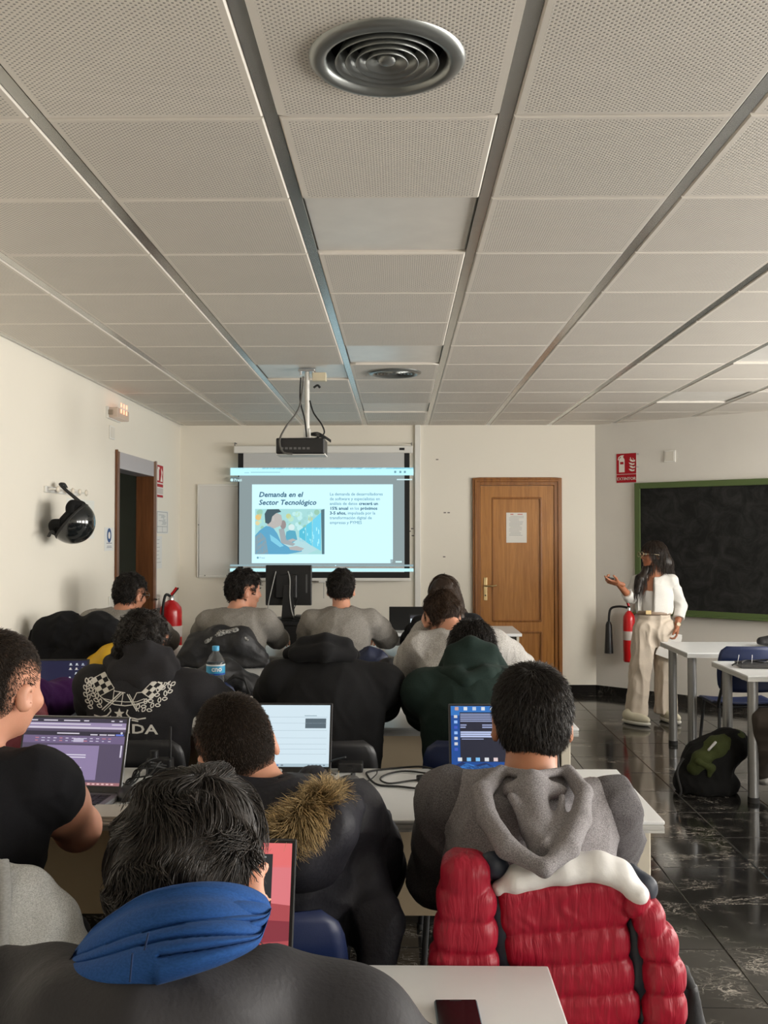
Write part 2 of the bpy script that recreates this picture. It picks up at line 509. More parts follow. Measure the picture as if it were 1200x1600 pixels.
# ---- baseboards (black marble skirting)
BBH = 0.082
struct(MB().span((XL, YB - .012, 0), (XC, YB, BBH)).build('baseboard_back', M_MARBLE), 'black marble skirting under the back wall')
struct(MB().hexa([a0, b0, b0 + SL_N * .012, a0 + SL_N * .012][::-1], [p + Vector((0, 0, BBH)) for p in (a0, b0, b0 + SL_N * .012, a0 + SL_N * .012)][::-1]).build('baseboard_right', M_MARBLE), 'black marble skirting under the slanted wall')
struct(MB().span((XL, YR, 0), (XL + .012, DY0 - .06, BBH)).span((XL, DY1 + .06, 0), (XL + .012, YB, BBH)).build('baseboard_left', M_MARBLE), 'black marble skirting under the left wall')
# cable duct on the back wall
dx = at(652.5, 700, YB).x
struct(MB().span((dx - .028, YB - .03, 0), (dx + .028, YB, CEIL)).build('trim_1', M_WHITE, bevel=.004), 'white vertical cable duct beside the screen')

# ---- ceiling: slab, tiles, runners
ce = MB().span((XL - .2, YR - .2, CEIL + .05), (XR + .2, YB + .3, CEIL + .15)).build('ceiling', plain('plenum_dark', (0.05, 0.05, 0.05), 0.9))
struct(ce, 'suspended ceiling of perforated metal tiles in grey runners')
M_RUN = plain('grey_runner', (0.50, 0.50, 0.48), 0.24, 0.75)
M_LENS = plain('light_panel_lens', (0.74, 0.715, 0.67), 0.30, 0.0, var=0.10, vscale=9.0, spec=0.45)
GX = [-0.326 + .6 * k for k in range(-4, 10)]
GY = [2.437 + .6 * k for k in range(-9, 14)]
run = None
for x in GX:
    if x < XL or x > XR: continue
    MB().span((x - .018, YR, CEIL), (x + .018, YB, CEIL + .03)).build('runner', M_RUN, ce)
def ceil_tile(kind):
    if kind == 'hole':                      # tile cut out for a round air vent
        b = MB(); hx = .3 - .019; hy = .3 - .0025; n = 64; o = []; c = []
        for i in range(n):
            w = 2 * PI * i / n; u, v = math.cos(w), math.sin(w); k = min(hx / max(abs(u), 1e-6), hy / max(abs(v), 1e-6))
            o.append((u * k, v * k, -.004)); c.append((u * .160, v * .160, -.004))
        up = [(x, y, .03) for x, y, z in o]; cu = [(x, y, .03) for x, y, z in c]
        return b.add(o + c + up + cu, [(i, n + i, n + (i + 1) % n, (i + 1) % n) for i in range(n)] + [(i, (i + 1) % n, 2 * n + (i + 1) % n, 2 * n + i) for i in range(n)] + [(n + i, 3 * n + i, 3 * n + (i + 1) % n, n + (i + 1) % n) for i in range(n)])
    b = MB(); hx = .3 - .019; hy = .3 - .0025; z0, z1 = 0.03, -0.004; c = .006
    lo = [(-hx, -hy, z0), (hx, -hy, z0), (hx, hy, z0), (-hx, hy, z0)]
    md = [(x, y, z1 + c) for x, y, z in lo]
    hi = [(x - math.copysign(c, x), y - math.copysign(c, y), z1) for x, y, z in lo]
    b.add(lo + md + hi, [(11, 10, 9, 8)] + [(k * 4 + i, k * 4 + 4 + i, k * 4 + 4 + (i + 1) % 4, k * 4 + (i + 1) % 4) for k in (0, 1) for i in range(4)])
    return b
SPECIAL = {(0, 3.037): 'lens', (0, 5.437): 'lens', (0, 7.837): 'lens', (-1, 6.037): 'plate', (4, 5.437): 'lens', (4, 7.237): 'lens2'}
protos = {}
def place_tile(cx, cy, kind, ysc=1.0, xsc=1.0):
    if kind not in protos:
        protos[kind] = ceil_tile(kind).build('light_panel' if kind == 'lens' else 'ceiling_tile', M_LENS if kind == 'lens' else M_PERF, ce); o = protos[kind]
    else:
        o = protos[kind].copy(); COL.objects.link(o); o.parent = ce
    o.location = (cx, cy, CEIL + (.012 if kind == 'lens' else 0)); o.scale = (xsc, ysc, 1)
for x in GX:
    for y in GY:
        if x > XR or y > YB: continue
        x1 = x + .6; xa = max(x, XL - .03)
        if x1 <= XL + .05: continue
        y1 = min(y + .6, YB + .01); ya = y
        if y1 - ya < .03 or ya < YR - .6: continue
        if (Vector((x + .3, y + .3, 0)) - a0).dot(SL_N) < -.5: continue
        kind = 'perf'
        for (kx, ky), kk in SPECIAL.items():
            if abs(x - (-0.326 + .6 * kx)) < .05 and abs(y - ky) < .05: kind = 'lens'
        if abs(x + .326) < .05 and (abs(y - 1.837) < .05 or abs(y - 6.037) < .05): kind = 'hole'
        if y > 1.5 or (y > -.2 and abs(x) < 2):
            place_tile((xa + x1) / 2, (ya + y1) / 2, kind, (y1 - ya) / .6, (x1 - xa) / .6)
        else:
            place_tile((xa + x1) / 2, (ya + y1) / 2, 'perf', (y1 - ya) / .6, (x1 - xa) / .6)

# ---- wooden door in the back wall
def door_back():
    y = YB
    d0 = at(738, 747, y); d1 = at(877, 747, y)
    x0, x1, zt = d0.x, d1.x, d0.z
    root = tag(thing('door_1', 'varnished oak panel door with a notice taped to it', None, ((x0 + x1) / 2, y, 0)), kind='structure')
    fw = .075
    fr = MB()
    for (xa, xb) in ((x0, x0 + fw), (x1 - fw, x1)):
        fr.span((xa, y - .035, 0), (xb, y, zt))
    fr.span((x0 + fw, y - .035, zt - fw), (x1 - fw, y, zt))
    fo = fr.build('door_frame', M_OAK_D, root, bevel=.006)
    mo = MB()
    for (xa, xb) in ((x0 + .018, x0 + .04), (x1 - .04, x1 - .018)): mo.span((xa, y - .046, 0), (xb, y - .03, zt - .018))
    mo.span((x0 + .04, y - .046, zt - .04), (x1 - .04, y - .03, zt - .018))
    mo.build('frame_moulding', M_OAK_D, fo, bevel=.005)
    # leaf: stiles, rails, raised panels with mouldings
    lx0, lx1, lz = x0 + fw + .002, x1 - fw - .002, zt - fw - .003
    pz0 = at(0, 985, y).z; pz1 = at(0, 970, y).z
    pt = at(0, 778, y).z
    px0 = at(768, 800, y).x; px1 = at(846, 800, y).x
    lf = MB()
    yl = y - .012
    lf.span((lx0, yl - .012, .005), (px0, yl + .008, lz)).span((px1, yl - .012, .005), (lx1, yl + .008, lz))
    lf.span((px0, yl - .012, pt), (px1, yl + .008, lz)).span((px0, yl - .012, pz0), (px1, yl + .008, pz1)).span((px0, yl - .012, .005), (px1, yl + .008, .2))
    lo = lf.build('door_leaf', M_OAK, root)
    for (za, zb) in ((pz1, pt), (.2, pz0)):
        po = MB().span((px0, yl - .002, za), (px1, yl + .006, zb)).build('door_panel', M_OAK, root)
        m = MB(); w = .016
        m.span((px0, yl - .018, za), (px0 + w, yl, zb)).span((px1 - w, yl - .018, za), (px1, yl, zb)).span((px0 + w, yl - .018, za), (px1 - w, yl, za + w)).span((px0 + w, yl - .018, zb - w), (px1 - w, yl, zb))
        m.build('panel_moulding', M_OAK_D, po, bevel=.005)
    h0 = at(758, 902, y); h1 = at(758, 938, y)
    hp = MB().span((h0.x - .017, yl - .02, h1.z), (h0.x + .017, yl - .011, h0.z)).build('handle_plate', M_BRASS, root, bevel=.005)
    hz = at(758, 915, y).z
    MB().tube([(h0.x, yl - .015, hz), (h0.x, yl - .055, hz), (h0.x + .012, yl - .062, hz), (h0.x + .07, yl - .062, hz), (h0.x + .105, yl - .058, hz + .006)], .0085, 10).build('lever', M_BRASS, hp)
    MB().cyl((h0.x, yl - .024, h1.z + .05), (h0.x, yl - .018, h1.z + .05), .008, 10).build('keyhole', M_BLACK, hp)
    return yl
YL = door_back()

# ---- left doorway: brown jambs, grey head, half open door
def door_left():
    root = tag(thing('door_2', 'open doorway in the left wall with a brown frame and grey lintel', None, (XL, (DY0 + DY1) / 2, 0)), kind='structure')
    fw = .07
    for (ya, yb) in ((DY0, DY0 + .05), (DY1 - .07, DY1)):
        jo = MB().span((XL - WT, ya, 0), (XL + .018, yb, DZ)).build('jamb', M_BROWN, root, bevel=.004)
    MB().span((XL - WT, DY0 + .05, DZ - .13), (XL + .016, DY1 - .07, DZ)).build('lintel', plain('grey_lintel', (0.42, 0.40, 0.42), 0.45), root, bevel=.004)
    MB().span((XL + .004, DY0 - .022, 0), (XL + .02, DY0 + .0, DZ + .01)).build('architrave', M_BROWN, root)
    MB().span((XL + .004, DY1, 0), (XL + .02, DY1 + .03, DZ + .01)).build('architrave', plain('pinkish_trim', (0.40, 0.31, 0.28), 0.5), root)
    MB().tube([(XL + .02, DY1 - .02, .98), (XL + .05, DY1 - .02, .98), (XL + .05, DY1 - .10, .98)], .008, 8).build('handle', M_CHROME, root)
door_left()
# ================================================================== fixtures on ceiling and walls
M_DIFF = plain('grey_anodised', (0.27, 0.28, 0.27), 0.33, 0.75)
M_DARK = plain('duct_black', (0.004, 0.004, 0.004), 0.9)
def diffuser(cx, cy, label):
    t = thing('air_diffuser', label, 'air vent', (cx, cy, CEIL), group='round ceiling air vents')
    z = CEIL - .004
    MB().lathe([(.135, .002), (.140, -.012), (.150, -.016), (.168, -.010), (.176, -.002), (.177, .004)], (cx, cy, z), 64).build('outer_rim', M_DIFF, t)
    MB().lathe([(.001, .05), (.15, .05), (.152, .0)], (cx, cy, z), 48).build('duct_throat', M_DARK, t)
    MB().lathe([(.128, .03), (.139, -.002), (.142, -.012)], (cx, cy, z), 64).build('throat_ring', M_DIFF, t)
    for r in (.116, .093, .070, .047):
        MB().lathe([(r - .022, .030), (r - .013, .012), (r - .001, -.012), (r + .001, -.011), (r - .011, .014), (r - .020, .032)], (cx, cy, z), 64).build('cone_ring', M_DIFF, t)
    MB().lathe([(.0005, -.012), (.008, -.0115), (.018, -.008), (.022, 0), (.020, .014)], (cx, cy, z), 32).build('centre_cap', M_DIFF, t)
diffuser(-.026, 2.437 - .3, 'large round grey air vent with concentric rings at the top of the picture')
diffuser(-.026, 6.037 + .3, 'small distant round air vent with concentric rings near the projector')

# ---- projection screen
YS = YB - .10
def S(px, py, y=None): return at(px, py, YS if y is None else y)
def screen():
    l, r = S(372, 712), S(640, 712)
    top = S(500, 700).z; bot = S(500, 902).z
    t = thing('projection_screen', 'pull-down projection screen with black borders showing a lit slide', 'screen', ((l.x + r.x) / 2, YS, bot))
    cs0, cs1 = S(366, 697), S(645, 708)
    cas = MB().span((cs0.x, YS - .03, cs1.z), (cs1.x, YS + .045, cs0.z)).build('casing', M_WHITE, t, bevel=.008)
    for px in (367, 643):
        p = S(px, 692)
        MB().tube([(p.x, YS, cs0.z), (p.x, YS, p.z), (p.x, YB, p.z)], .005, 6).build('hanger', M_STEELG, cas)
    lab = S(628, 702)
    MB().span((lab.x - .025, YS - .033, lab.z - .012), (lab.x + .025, YS - .029, lab.z + .012)).build('casing_badge', M_BLACK, cas)
    M_FAB = plain('screen_fabric', (0.56, 0.57, 0.57), 0.85)
    bz = S(500, 903).z
    MB().span((l.x, YS, bz), (r.x, YS + .002, cs1.z)).build('fabric', M_FAB, t)
    bw = S(380, 800).x - l.x
    M_BB = plain('screen_border', (0.004, 0.004, 0.005), 0.7)
    bb = MB().span((l.x, YS - .001, bz), (l.x + bw, YS, cs1.z)).span((r.x - bw, YS - .001, bz), (r.x, YS, cs1.z))
    bb.span((l.x + bw, YS - .001, bz), (r.x - bw, YS, S(500, 894).z))
    bb.build('black_border', M_BB, t)
    MB().span((l.x - .01, YS - .012, bz - .028), (r.x + .01, YS + .012, bz)).build('bottom_bar', M_WHITE, t, bevel=.004)
    cd = S(506, 905)
    co = MB().tube([(cd.x, YS, bz - .02), (cd.x, YS, S(506, 935).z)], .003, 6).build('pull_cord', M_STEELG, t)
    MB().span((cd.x - .05, YS - .01, bz - .045), (cd.x + .05, YS + .01, bz - .026)).build('pull_handle', M_WHITE, co, bevel=.004)
    return t
scr = screen()

def slide():
    # the lit picture: coordinates in photo pixels around its top left corner, mapped on the fabric plane
    p00 = S(360, 731); p10 = S(646, 731); p01 = S(360, 893)
    kx = (p10.x - p00.x) / 286.0; kz = (p00.z - p01.z) / 162.0
    fl = Flat((p00.x, YS - .0016, p00.z), (1, 0, 0), (0, 0, -1), (0, -1, 0), .0008)
    B = 1.0
    WH = tuple(c * B for c in (0.60, 0.90, 1.0)); BAR = (0.36, 0.74, 0.80); GR = (0.24, 0.30, 0.31); INK = (0.06, 0.15, 0.22); INK2 = (0.16, 0.36, 0.44)
    X = lambda x: x * kx
    Y = lambda y: y * kz
    R = lambda x0, y0, x1, y1, c: fl.rect(X(x0), Y(y0), X(x1), Y(y1), c)
    def T(x, y, s, size, c, x1=None, **kw):
        """one line of lettering from x (to x1), baseline y, in slide units"""
        bd = kw.pop('bold', 0)
        vs, fs = text_polys(s, size * kz, **kw)
        k = 1.0 if x1 is None else (X(x1) - X(x)) / max(v[0] for v in vs)
        g = fl.P(X(x), Y(y)); fl.mb.col = c
        for dx, dz in (((0, 0),) if not bd else ((0, 0), (bd, 0), (-bd, 0), (0, bd), (0, -bd))): fl.mb.add([g + Vector((a * k + dx, 0, b + dz)) for a, b in vs], fs)
    # browser bar
    R(0, 0, 286, 12, (0.50, 0.88, 0.96)); R(0, 0, 50, 2.5, (0.40, 0.70, 0.80)); R(50, 0, 286, 2.0, (0.20, 0.55, 0.68))
    R(14, 12, 272, 154, GR); R(0, 14, 14, 22, (0.14, 0.19, 0.2))
    R(0, 151, 286, 154, (0.26, 0.37, 0.40)); R(0, 157, 286, 162, (0.50, 0.85, 0.90))
    fl.up()
    T(22, 8.6, 'www', 3.4, INK2); R(32, 6.6, 78, 7.6, (0.25, 0.5, 0.56))
    for x in (256, 264, 271): R(x, 5, x + 3.2, 8.4, (0.16, 0.34, 0.4))
    T(6, 21, 'Prezi', 6, (0.55, 0.8, 0.82), bold=.001); fl.disc(X(2.4), Y(19), X(2.4), (0.55, 0.8, 0.82))
    R(260, 17.6, 284, 19.6, (0.55, 0.75, 0.78))
    R(34, 26, 254, 149, WH)
    R(250, 143, 272, 150, GR); 
    fl.up()
    R(258, 145.5, 268, 148, (0.6, 0.85, 0.87)); R(124, 151.8, 125.6, 153.4, WH); R(164, 151.8, 165.6, 153.4, WH)
    T(44.5, 45.5, 'Demanda en el', 11.0, INK, 114, bold=.0022, shear=.22)
    T(44.5, 57.8, 'Sector Tecnológico', 11.0, INK, 134.5, bold=.0022, shear=.22)
    y = 43.4
    for i, runs in enumerate(([('La demanda de desarrolladores', 155.5, 238, 0)], [('de software y especialistas en', 155.5, 233.5, 0)], [('análisis de datos', 155.5, 198.5, 0), ('crecerá un', 201, 230.5, 1)],
                              [('15% anual', 155.5, 184, 1), ('en los', 187, 201, 0), ('próximos', 203.5, 229.5, 1)], [('3-5 años,', 155.5, 181, 1), ('impulsada por la', 183.5, 226.5, 0)], [('transformación digital de', 155.5, 221, 0)], [('empresas y PYMES', 155.5, 205.5, 0)])):
        for (s, x0, x1, b) in runs: T(x0, y + i * 7.4, s, 6.6, INK if b else (0.10, 0.27, 0.35), x1, bold=.0016 if b else .0003)
    T(46, 141.8, 'Prezi', 4.2, INK2); fl.disc(X(43.4), Y(140.4), X(1.7), INK2)
    # the slide's photograph: office workers at a row of monitors
    px0, py0, px1, py1 = 39, 64.4, 147.4, 135
    R(px0, py0, px1, py1, (0.36, 0.66, 0.66))
    fl.up()
    rg = random.Random(3)
    for i in range(46):
        x = rg.uniform(px0 + 5, px1 - 8); yy = rg.uniform(py0 + 4, py0 + 32)
        c = rg.choice([(0.30, 0.55, 0.42), (0.45, 0.72, 0.55), (0.48, 0.78, 0.78), (0.52, 0.60, 0.30), (0.33, 0.62, 0.62)])
        fl.disc(X(x), Y(yy), X(rg.uniform(2.0, 4.8)), c, 10)
    fl.disc(X(px0 + 5), Y(py0 + 13), X(4.6), (0.75, 0.52, 0.20), 12); fl.disc(X(px0 + 4), Y(py0 + 22), X(3.6), (0.70, 0.62, 0.35), 12)
    fl.up()
    PP = lambda pts, c: fl.poly([(X(a), Y(b)) for a, b in pts], c)
    # monitors receding
    PP([(108, 98), (118, 91), (118, 117), (108, 114)], (0.10, 0.50, 0.66)); PP([(118.6, 90), (128, 83), (128, 122), (118.6, 117)], (0.12, 0.56, 0.74))
    PP([(128.8, 82), (142, 70), (142, 130), (128.8, 122)], (0.16, 0.60, 0.80)); PP([(142, 66), (147.4, 64.4), (147.4, 135), (143.5, 135)], (0.09, 0.17, 0.2))
    PP([(84, 112), (108, 108), (136, 128), (120, 135), (84, 130)], (0.42, 0.66, 0.70))
    fl.up()
    for i in range(16):
        x = rg.uniform(110, 140); yy = rg.uniform(92, 116)
        R(x, yy, x + rg.uniform(.6, 1.6), yy + rg.uniform(2, 7), (0.4, 0.85, 0.95))
    # far worker
    fl.disc(X(96), Y(93), X(5), (0.62, 0.78, 0.78), 14); PP([(88, 100), (94, 97), (102, 99), (105, 112), (98, 117), (86, 113)], (0.10, 0.38, 0.52))
    # middle worker's face and arm
    fl.disc(X(83), Y(89), X(4.6), (0.30, 0.26, 0.26), 12, X(7))
    PP([(76, 96), (84, 94), (88, 112), (102, 119), (98, 122), (80, 118)], (0.34, 0.38, 0.40))
    fl.up()
    # near worker: jacket, head, hair, arm, hands
    PP([(39, 106), (46, 98), (56, 91), (66, 92), (74, 103), (80, 117), (92, 124), (112, 127), (112, 131), (90, 135), (39, 135)], (0.11, 0.36, 0.55))
    PP([(39, 108), (48, 101), (56, 110), (60, 135), (39, 135)], (0.24, 0.33, 0.37))
    PP([(58, 90), (57, 80), (60, 72), (72, 70), (80, 74), (81.5, 82), (80, 90), (73, 93), (68, 95)], (0.46, 0.44, 0.42))
    fl.up()
    PP([(55, 86), (54, 72), (58, 65), (76, 64.6), (80, 69), (72, 71), (66, 76), (64, 84), (60, 88)], (0.06, 0.10, 0.12))
    PP([(66, 77), (69, 77), (69, 84), (66, 83)], (0.50, 0.48, 0.46)); PP([(62, 104), (74, 112), (84, 122), (78, 124), (64, 114)], (0.22, 0.58, 0.74))
    PP([(92, 124), (104, 122), (116, 126), (110, 130), (94, 128)], (0.42, 0.42, 0.42)); PP([(90, 113), (98, 110.5), (104, 113), (96, 116)], (0.42, 0.42, 0.42))
    o = fl.build('lit_slide', M_SLIDE, scr)
    o['label'] = 'lit browser slide reading Demanda en el Sector Tecnológico'
slide()

# ---- whiteboard partly behind the screen
def whiteboard():
    y = YB
    a, b = at(309, 757, y), at(480, 902, y)
    t = thing('whiteboard', 'white dry-erase board half hidden behind the projection screen', 'whiteboard', (a.x, y, b.z))
    MB().span((a.x, y - .012, b.z), (b.x, y - .001, a.z)).build('board', plain('whiteboard_enamel', (0.72, 0.71, 0.68), 0.3), t)
    f = MB(); w = .016
    f.span((a.x, y - .022, b.z), (a.x + w, y - .001, a.z)).span((b.x - w, y - .022, b.z), (b.x, y - .001, a.z)).span((a.x + w, y - .022, a.z - w), (b.x - w, y - .001, a.z)).span((a.x + w, y - .022, b.z), (b.x - w, y - .001, b.z + w))
    f.build('frame', M_WHITE, t, bevel=.003)
    for (px, py) in ((320, 899), (310, 820)):
        p = at(px, py, y); MB().cyl((p.x + .006, y - .026, p.z), (p.x + .006, y - .02, p.z), .006, 10).build('clip', M_STEELG, t)
whiteboard()

# ---- ceiling projector
def projector():
    Yp = 6.25
    c = at(470, 694, Yp)
    t = thing('projector', 'black ceiling projector hanging on a white pole with dangling cables', 'projector', (c.x, Yp, c.z))
    l, r = at(431, 694, Yp - .12), at(507, 694, Yp - .12)
    zt, zb = at(470, 684, Yp - .12).z, at(470, 709, Yp - .12).z
    body = MB().span((l.x, Yp - .12, zb), (r.x, Yp + .13, zt)).build('body', M_BLACK, t, bevel=.01, seg=3)
    pn = MB()
    for k in range(7): pn.span((l.x + .03 + k * .028, Yp - .1225, zb + .028), (l.x + .048 + k * .028, Yp - .119, zb + .042))
    pn.build('socket_panel', plain('socket_grey', (0.12, 0.12, 0.12), 0.5), body)
    MB().span((l.x - .001, Yp - .1, zb - .004), (r.x + .001, Yp + .12, zb + .006)).build('bottom_trim', M_WHITE, body)
    MB().lathe([(.001, .0), (.034, .0), (.036, .02), (.03, .022)], (l.x + .07, Yp + .13, (zt + zb) / 2), 20, Matrix.Rotation(-PI / 2, 3, 'X')).build('lens', M_CHROME, body)
    px = at(480, 600, Yp).x
    MB().cyl((px, Yp, zt), (px, Yp, CEIL - .008), .015, 14).build('pole', M_WHITE, t)
    br = MB().span((px - .07, Yp - .02, zt + .0), (px + .05, Yp + .02, zt + .012)).span((px - .02, Yp - .03, zt), (px + .02, Yp + .03, zt + .07)).build('bracket', M_WHITE, t, bevel=.003)
    MB().span((px - .055, Yp - .05, CEIL - .016), (px + .055, Yp + .05, CEIL - .002)).build('ceiling_plate', M_ALU, t, bevel=.004)
    for s in (-1, 1): MB().cyl((px + s * .04, Yp - .02, CEIL - .04), (px + s * .04, Yp - .02, CEIL - .014), .008, 8).build('bolt', M_CHROME, t)
    MB().span((px + .035, Yp - .03, CEIL - .075), (px + .125, Yp + .03, CEIL - .02)).build('junction_box', plain('cream_plastic', (0.62, 0.55, 0.40), 0.5), t, bevel=.005)
    cb = lambda pts: [at(a, b, Yp - .03 + d) for a, b, d in pts]
    def smooth_path(p, n=6):
        P = [Vector(q) for q in p]; out = []
        for i in range(len(P) - 1):
            p0, p1, p2, p3 = P[max(i - 1, 0)], P[i], P[i + 1], P[min(i + 2, len(P) - 1)]
            for k in range(n):
                u = k / n
                out.append(.5 * ((2 * p1) + (-p0 + p2) * u + (2 * p0 - 5 * p1 + 4 * p2 - p3) * u * u + (-p0 + 3 * p1 - 3 * p2 + p3) * u ** 3))
        return out + [P[-1]]
    globals()['smooth_path'] = smooth_path
    MG = plain('grey_cable', (0.10, 0.095, 0.085), 0.5)
    MB().tube(smooth_path(cb([(474, 588, 0), (472, 612, 0), (466, 640, -.02), (446, 668, -.05), (437, 688, -.11), (442, 706, -.12), (457, 709, -.115)])), .006, 8).build('video_cable', MG, t)
    MB().tube(smooth_path(cb([(470, 590, 0), (469, 625, 0), (476, 655, -.02), (479, 683, -.03)])), .005, 8).build('power_cable', M_RUBBER, t)
    MB().tube(smooth_path(cb([(484, 626, 0), (490, 645, -.02), (503, 664, -.04), (506, 678, -.05), (490, 686, -.05)])), .005, 8).build('power_cable', M_RUBBER, t)
    MB().tube(smooth_path(cb([(490, 606, 0), (496, 602, .0), (500, 606, 0)])), .007, 8).build('cable_end', M_RUBBER, t)
    bd = MB()
    for k in range(4): bd.tube(smooth_path(cb([(486, 677 + k, -.04), (497, 676 + 2 * k, -.06), (508, 682 + k, -.06), (517, 688 + k, -.05)])), .004, 6)
    bd.build('cable_bundle', M_RUBBER, t)
projector()

# ---- fire signs, extinguishers, notices, small wall plates
M_RED = plain('extinguisher_red', srgb(200, 22, 28), 0.28, coat=.3)
REDP, WHP = srgb(170, 20, 34), srgb(232, 226, 218)
def ext_sign():
    p0 = Vector((XC, YB, 0)); n = SL_N
    a = at_plane(963, 709, p0, n); b = at_plane(995, 754, p0, n)
    w = (b - a).dot(SL_DIR); h = a.z - b.z
    t = thing('fire_sign', 'red EXTINTOR fire extinguisher sign above the chalkboard corner', 'sign', (a.x, a.y, b.z))
    o = Vector((a.x, a.y, b.z))
    q = [o, o + SL_DIR * w, o + SL_DIR * w + Vector((0, 0, h)), o + Vector((0, 0, h))]
    MB().hexa(q, [p + n * .004 for p in q]).build('plate', plain('sign_white', (.7, .68, .65), .4), t)
    f = Flat(o + n * .004, SL_DIR, (0, 0, 1), n, .0006)
    f.rect(.003, .003, w - .003, h * .285, REDP); f.rect(.003, h * .30, w - .003, h - .003, REDP); f.up()
    for dx in (-.0014, 0, .0014): f.text(w * .5 + dx, h * .095, 'EXTINTOR', h * .142, WHP, align='CENTER', spacing=1.0)
    u = w
    f.rect(.14 * u, h * .36, .42 * u, h * .78, WHP); f.poly([(.14*u, h*.78), (.42*u, h*.78), (.38*u, h*.84), (.30*u, h*.87), (.18*u, h*.84)], WHP)
    f.poly([(.24*u, h*.86), (.36*u, h*.86), (.36*u, h*.91), (.40*u, h*.94), (.22*u, h*.93)], WHP); f.poly([(.08*u, h*.78), (.12*u, h*.88), (.25*u, h*.93), (.25*u, h*.895), (.16*u, h*.86), (.115*u, h*.77)], WHP)
    for k in range(4):
        yy = h * (.38 + k * .105); x0 = u * (.62 + (.03 if k % 2 else 0))
        f.poly([(x0, yy + h*.09), (x0 + .06*u, yy + h*.03), (x0 + .15*u, yy), (x0 + .28*u, yy + h*.01), (x0 + .29*u, yy + h*.07), (x0 + .2*u, yy + h*.05), (x0 + .1*u, yy + h*.08)], WHP)
    f.poly([(.68*u, h*.82), (.76*u, h*.76), (.72*u, h*.86)], WHP); f.poly([(.8*u, h*.84), (.86*u, h*.76), (.9*u, h*.72), (.86*u, h*.8)], WHP)
    f.up(); f.rect(.20*u, h*.63, .37*u, h*.71, REDP)
    f.build('printing', M_PRINT, t)
    for z in (.95, .52):
        MB().cyl(o + SL_DIR * (w + .012) + Vector((0, 0, h * z)), o + SL_DIR * (w + .012) + Vector((0, 0, h * z)) + n * .012, .008, 8).build('bracket', M_ALU, t)
ext_sign()

def wall_sheet(name, label, cat, y0, y1, z0, z1, draw, th=.002, col=(.72, .72, .70)):
    """a sheet on the left wall; u runs along +Y seen from the room (right to left flipped)"""
    t = thing(name, label, cat, (XL, (y0 + y1) / 2, z0))
    MB().span((XL + .0005, y0, z0), (XL + th, y1, z1)).build('sheet', plain('sheet_%s' % name, col, .5), t)
    f = Flat((XL + th, y0, z0), (0, 1, 0), (0, 0, 1), (1, 0, 0), .0005)
    draw(f, y1 - y0, z1 - z0)
    f.build('printing', M_PRINT, t)
LW = Vector((1, 0, 0))
def lw(px, py): return at_plane(px, py, (XL, 0, 0), LW)
a, b = lw(241, 724), lw(249, 778)
def d1(f, w, h):
    f.rect(.004, h * .46, w - .004, h - .004, REDP); f.rect(.004, h * .02, w - .004, h * .09, REDP); f.rect(.004, h * .12, w - .004, h * .30, (.55, .5, .48)); f.rect(.004, h * .33, w - .004, h * .42, REDP); f.up()
    f.rect(w * .2, h * .52, w * .42, h * .86, WHP); f.rect(w * .25, h * .86, w * .5, h * .93, WHP); f.poly([(w*.6, h*.5), (w*.9, h*.5), (w*.82, h*.66), (w*.9, h*.8), (w*.7, h*.92), (w*.74, h*.72)], WHP)
wall_sheet('fire_sign', 'tall red and white fire sign beside the open doorway', 'sign', DY1 + .045, DY1 + .045 + .27, b.z, a.z, d1)
def doc(lines, hdr=None, seed=1, col=(.30, .30, .32)):
    def d(f, w, h):
        r = random.Random(seed)
        for i in range(lines):
            y = h * (.9 - .82 * i / lines); 
            f.rect(w * .12, y - h * .012, w * r.uniform(.5, .88), y, col)
        if hdr: f.rect(w * .1, h * .91, w * .9, h * .97, hdr)
    return d
a, b = lw(163, 824), lw(177, 860)
def d2(f, w, h):
    f.disc(w * .5, h * .66, w * .24, srgb(50, 80, 130), 18); f.up(); f.disc(w * .5, h * .66, w * .12, WHP, 14); f.rect(w * .2, h * .3, w * .8, h * .34, (.3, .3, .35)); f.rect(w * .25, h * .18, w * .75, h * .21, (.3, .3, .35)); f.rect(w * .22, h * .12, w * .78, h * .15, (.3, .3, .35))
wall_sheet('notice', 'small white notice with a blue emblem left of the doorway', 'notice', a.y, b.y, b.z, a.z, d2)
a, b = lw(243, 797), lw(257, 834)
def d3(f, w, h):
    r = random.Random(5)
    for (x0, y0, x1, y1) in ((.08, .05, .92, .07), (.08, .93, .92, .95), (.08, .05, .11, .95), (.89, .05, .92, .95), (.08, .3, .92, .32), (.5, .05, .52, .3)): f.rect(w*x0, h*y0, w*x1, h*y1, (.28, .30, .32))
    for i in range(9): f.rect(w * r.uniform(.2, .6), h * (.4 + .05 * i), w * r.uniform(.62, .85), h * (.42 + .05 * i), (.3, .34, .36))
wall_sheet('evacuation_plan', 'white floor plan sheet on the left wall under the fire sign', 'notice', DY1 + .06, DY1 + .06 + .46, b.z, a.z, d3)
a, b = lw(243, 838), lw(250, 888)
wall_sheet('notice', 'narrow printed sheet below the floor plan beside the doorway', 'notice', DY1 + .06, DY1 + .06 + .22, b.z, a.z, doc(7, None, 4))
a, b = lw(104, 778), lw(147, 815)
wall_sheet('paper_patch', 'plain pale sheet on the wall behind the hanging helmet', 'notice', a.y, b.y, b.z - .12, a.z, lambda f, w, h: f.rect(.001, .001, .002, .002, (.7, .7, .7)), .001, (.74, .74, .69))
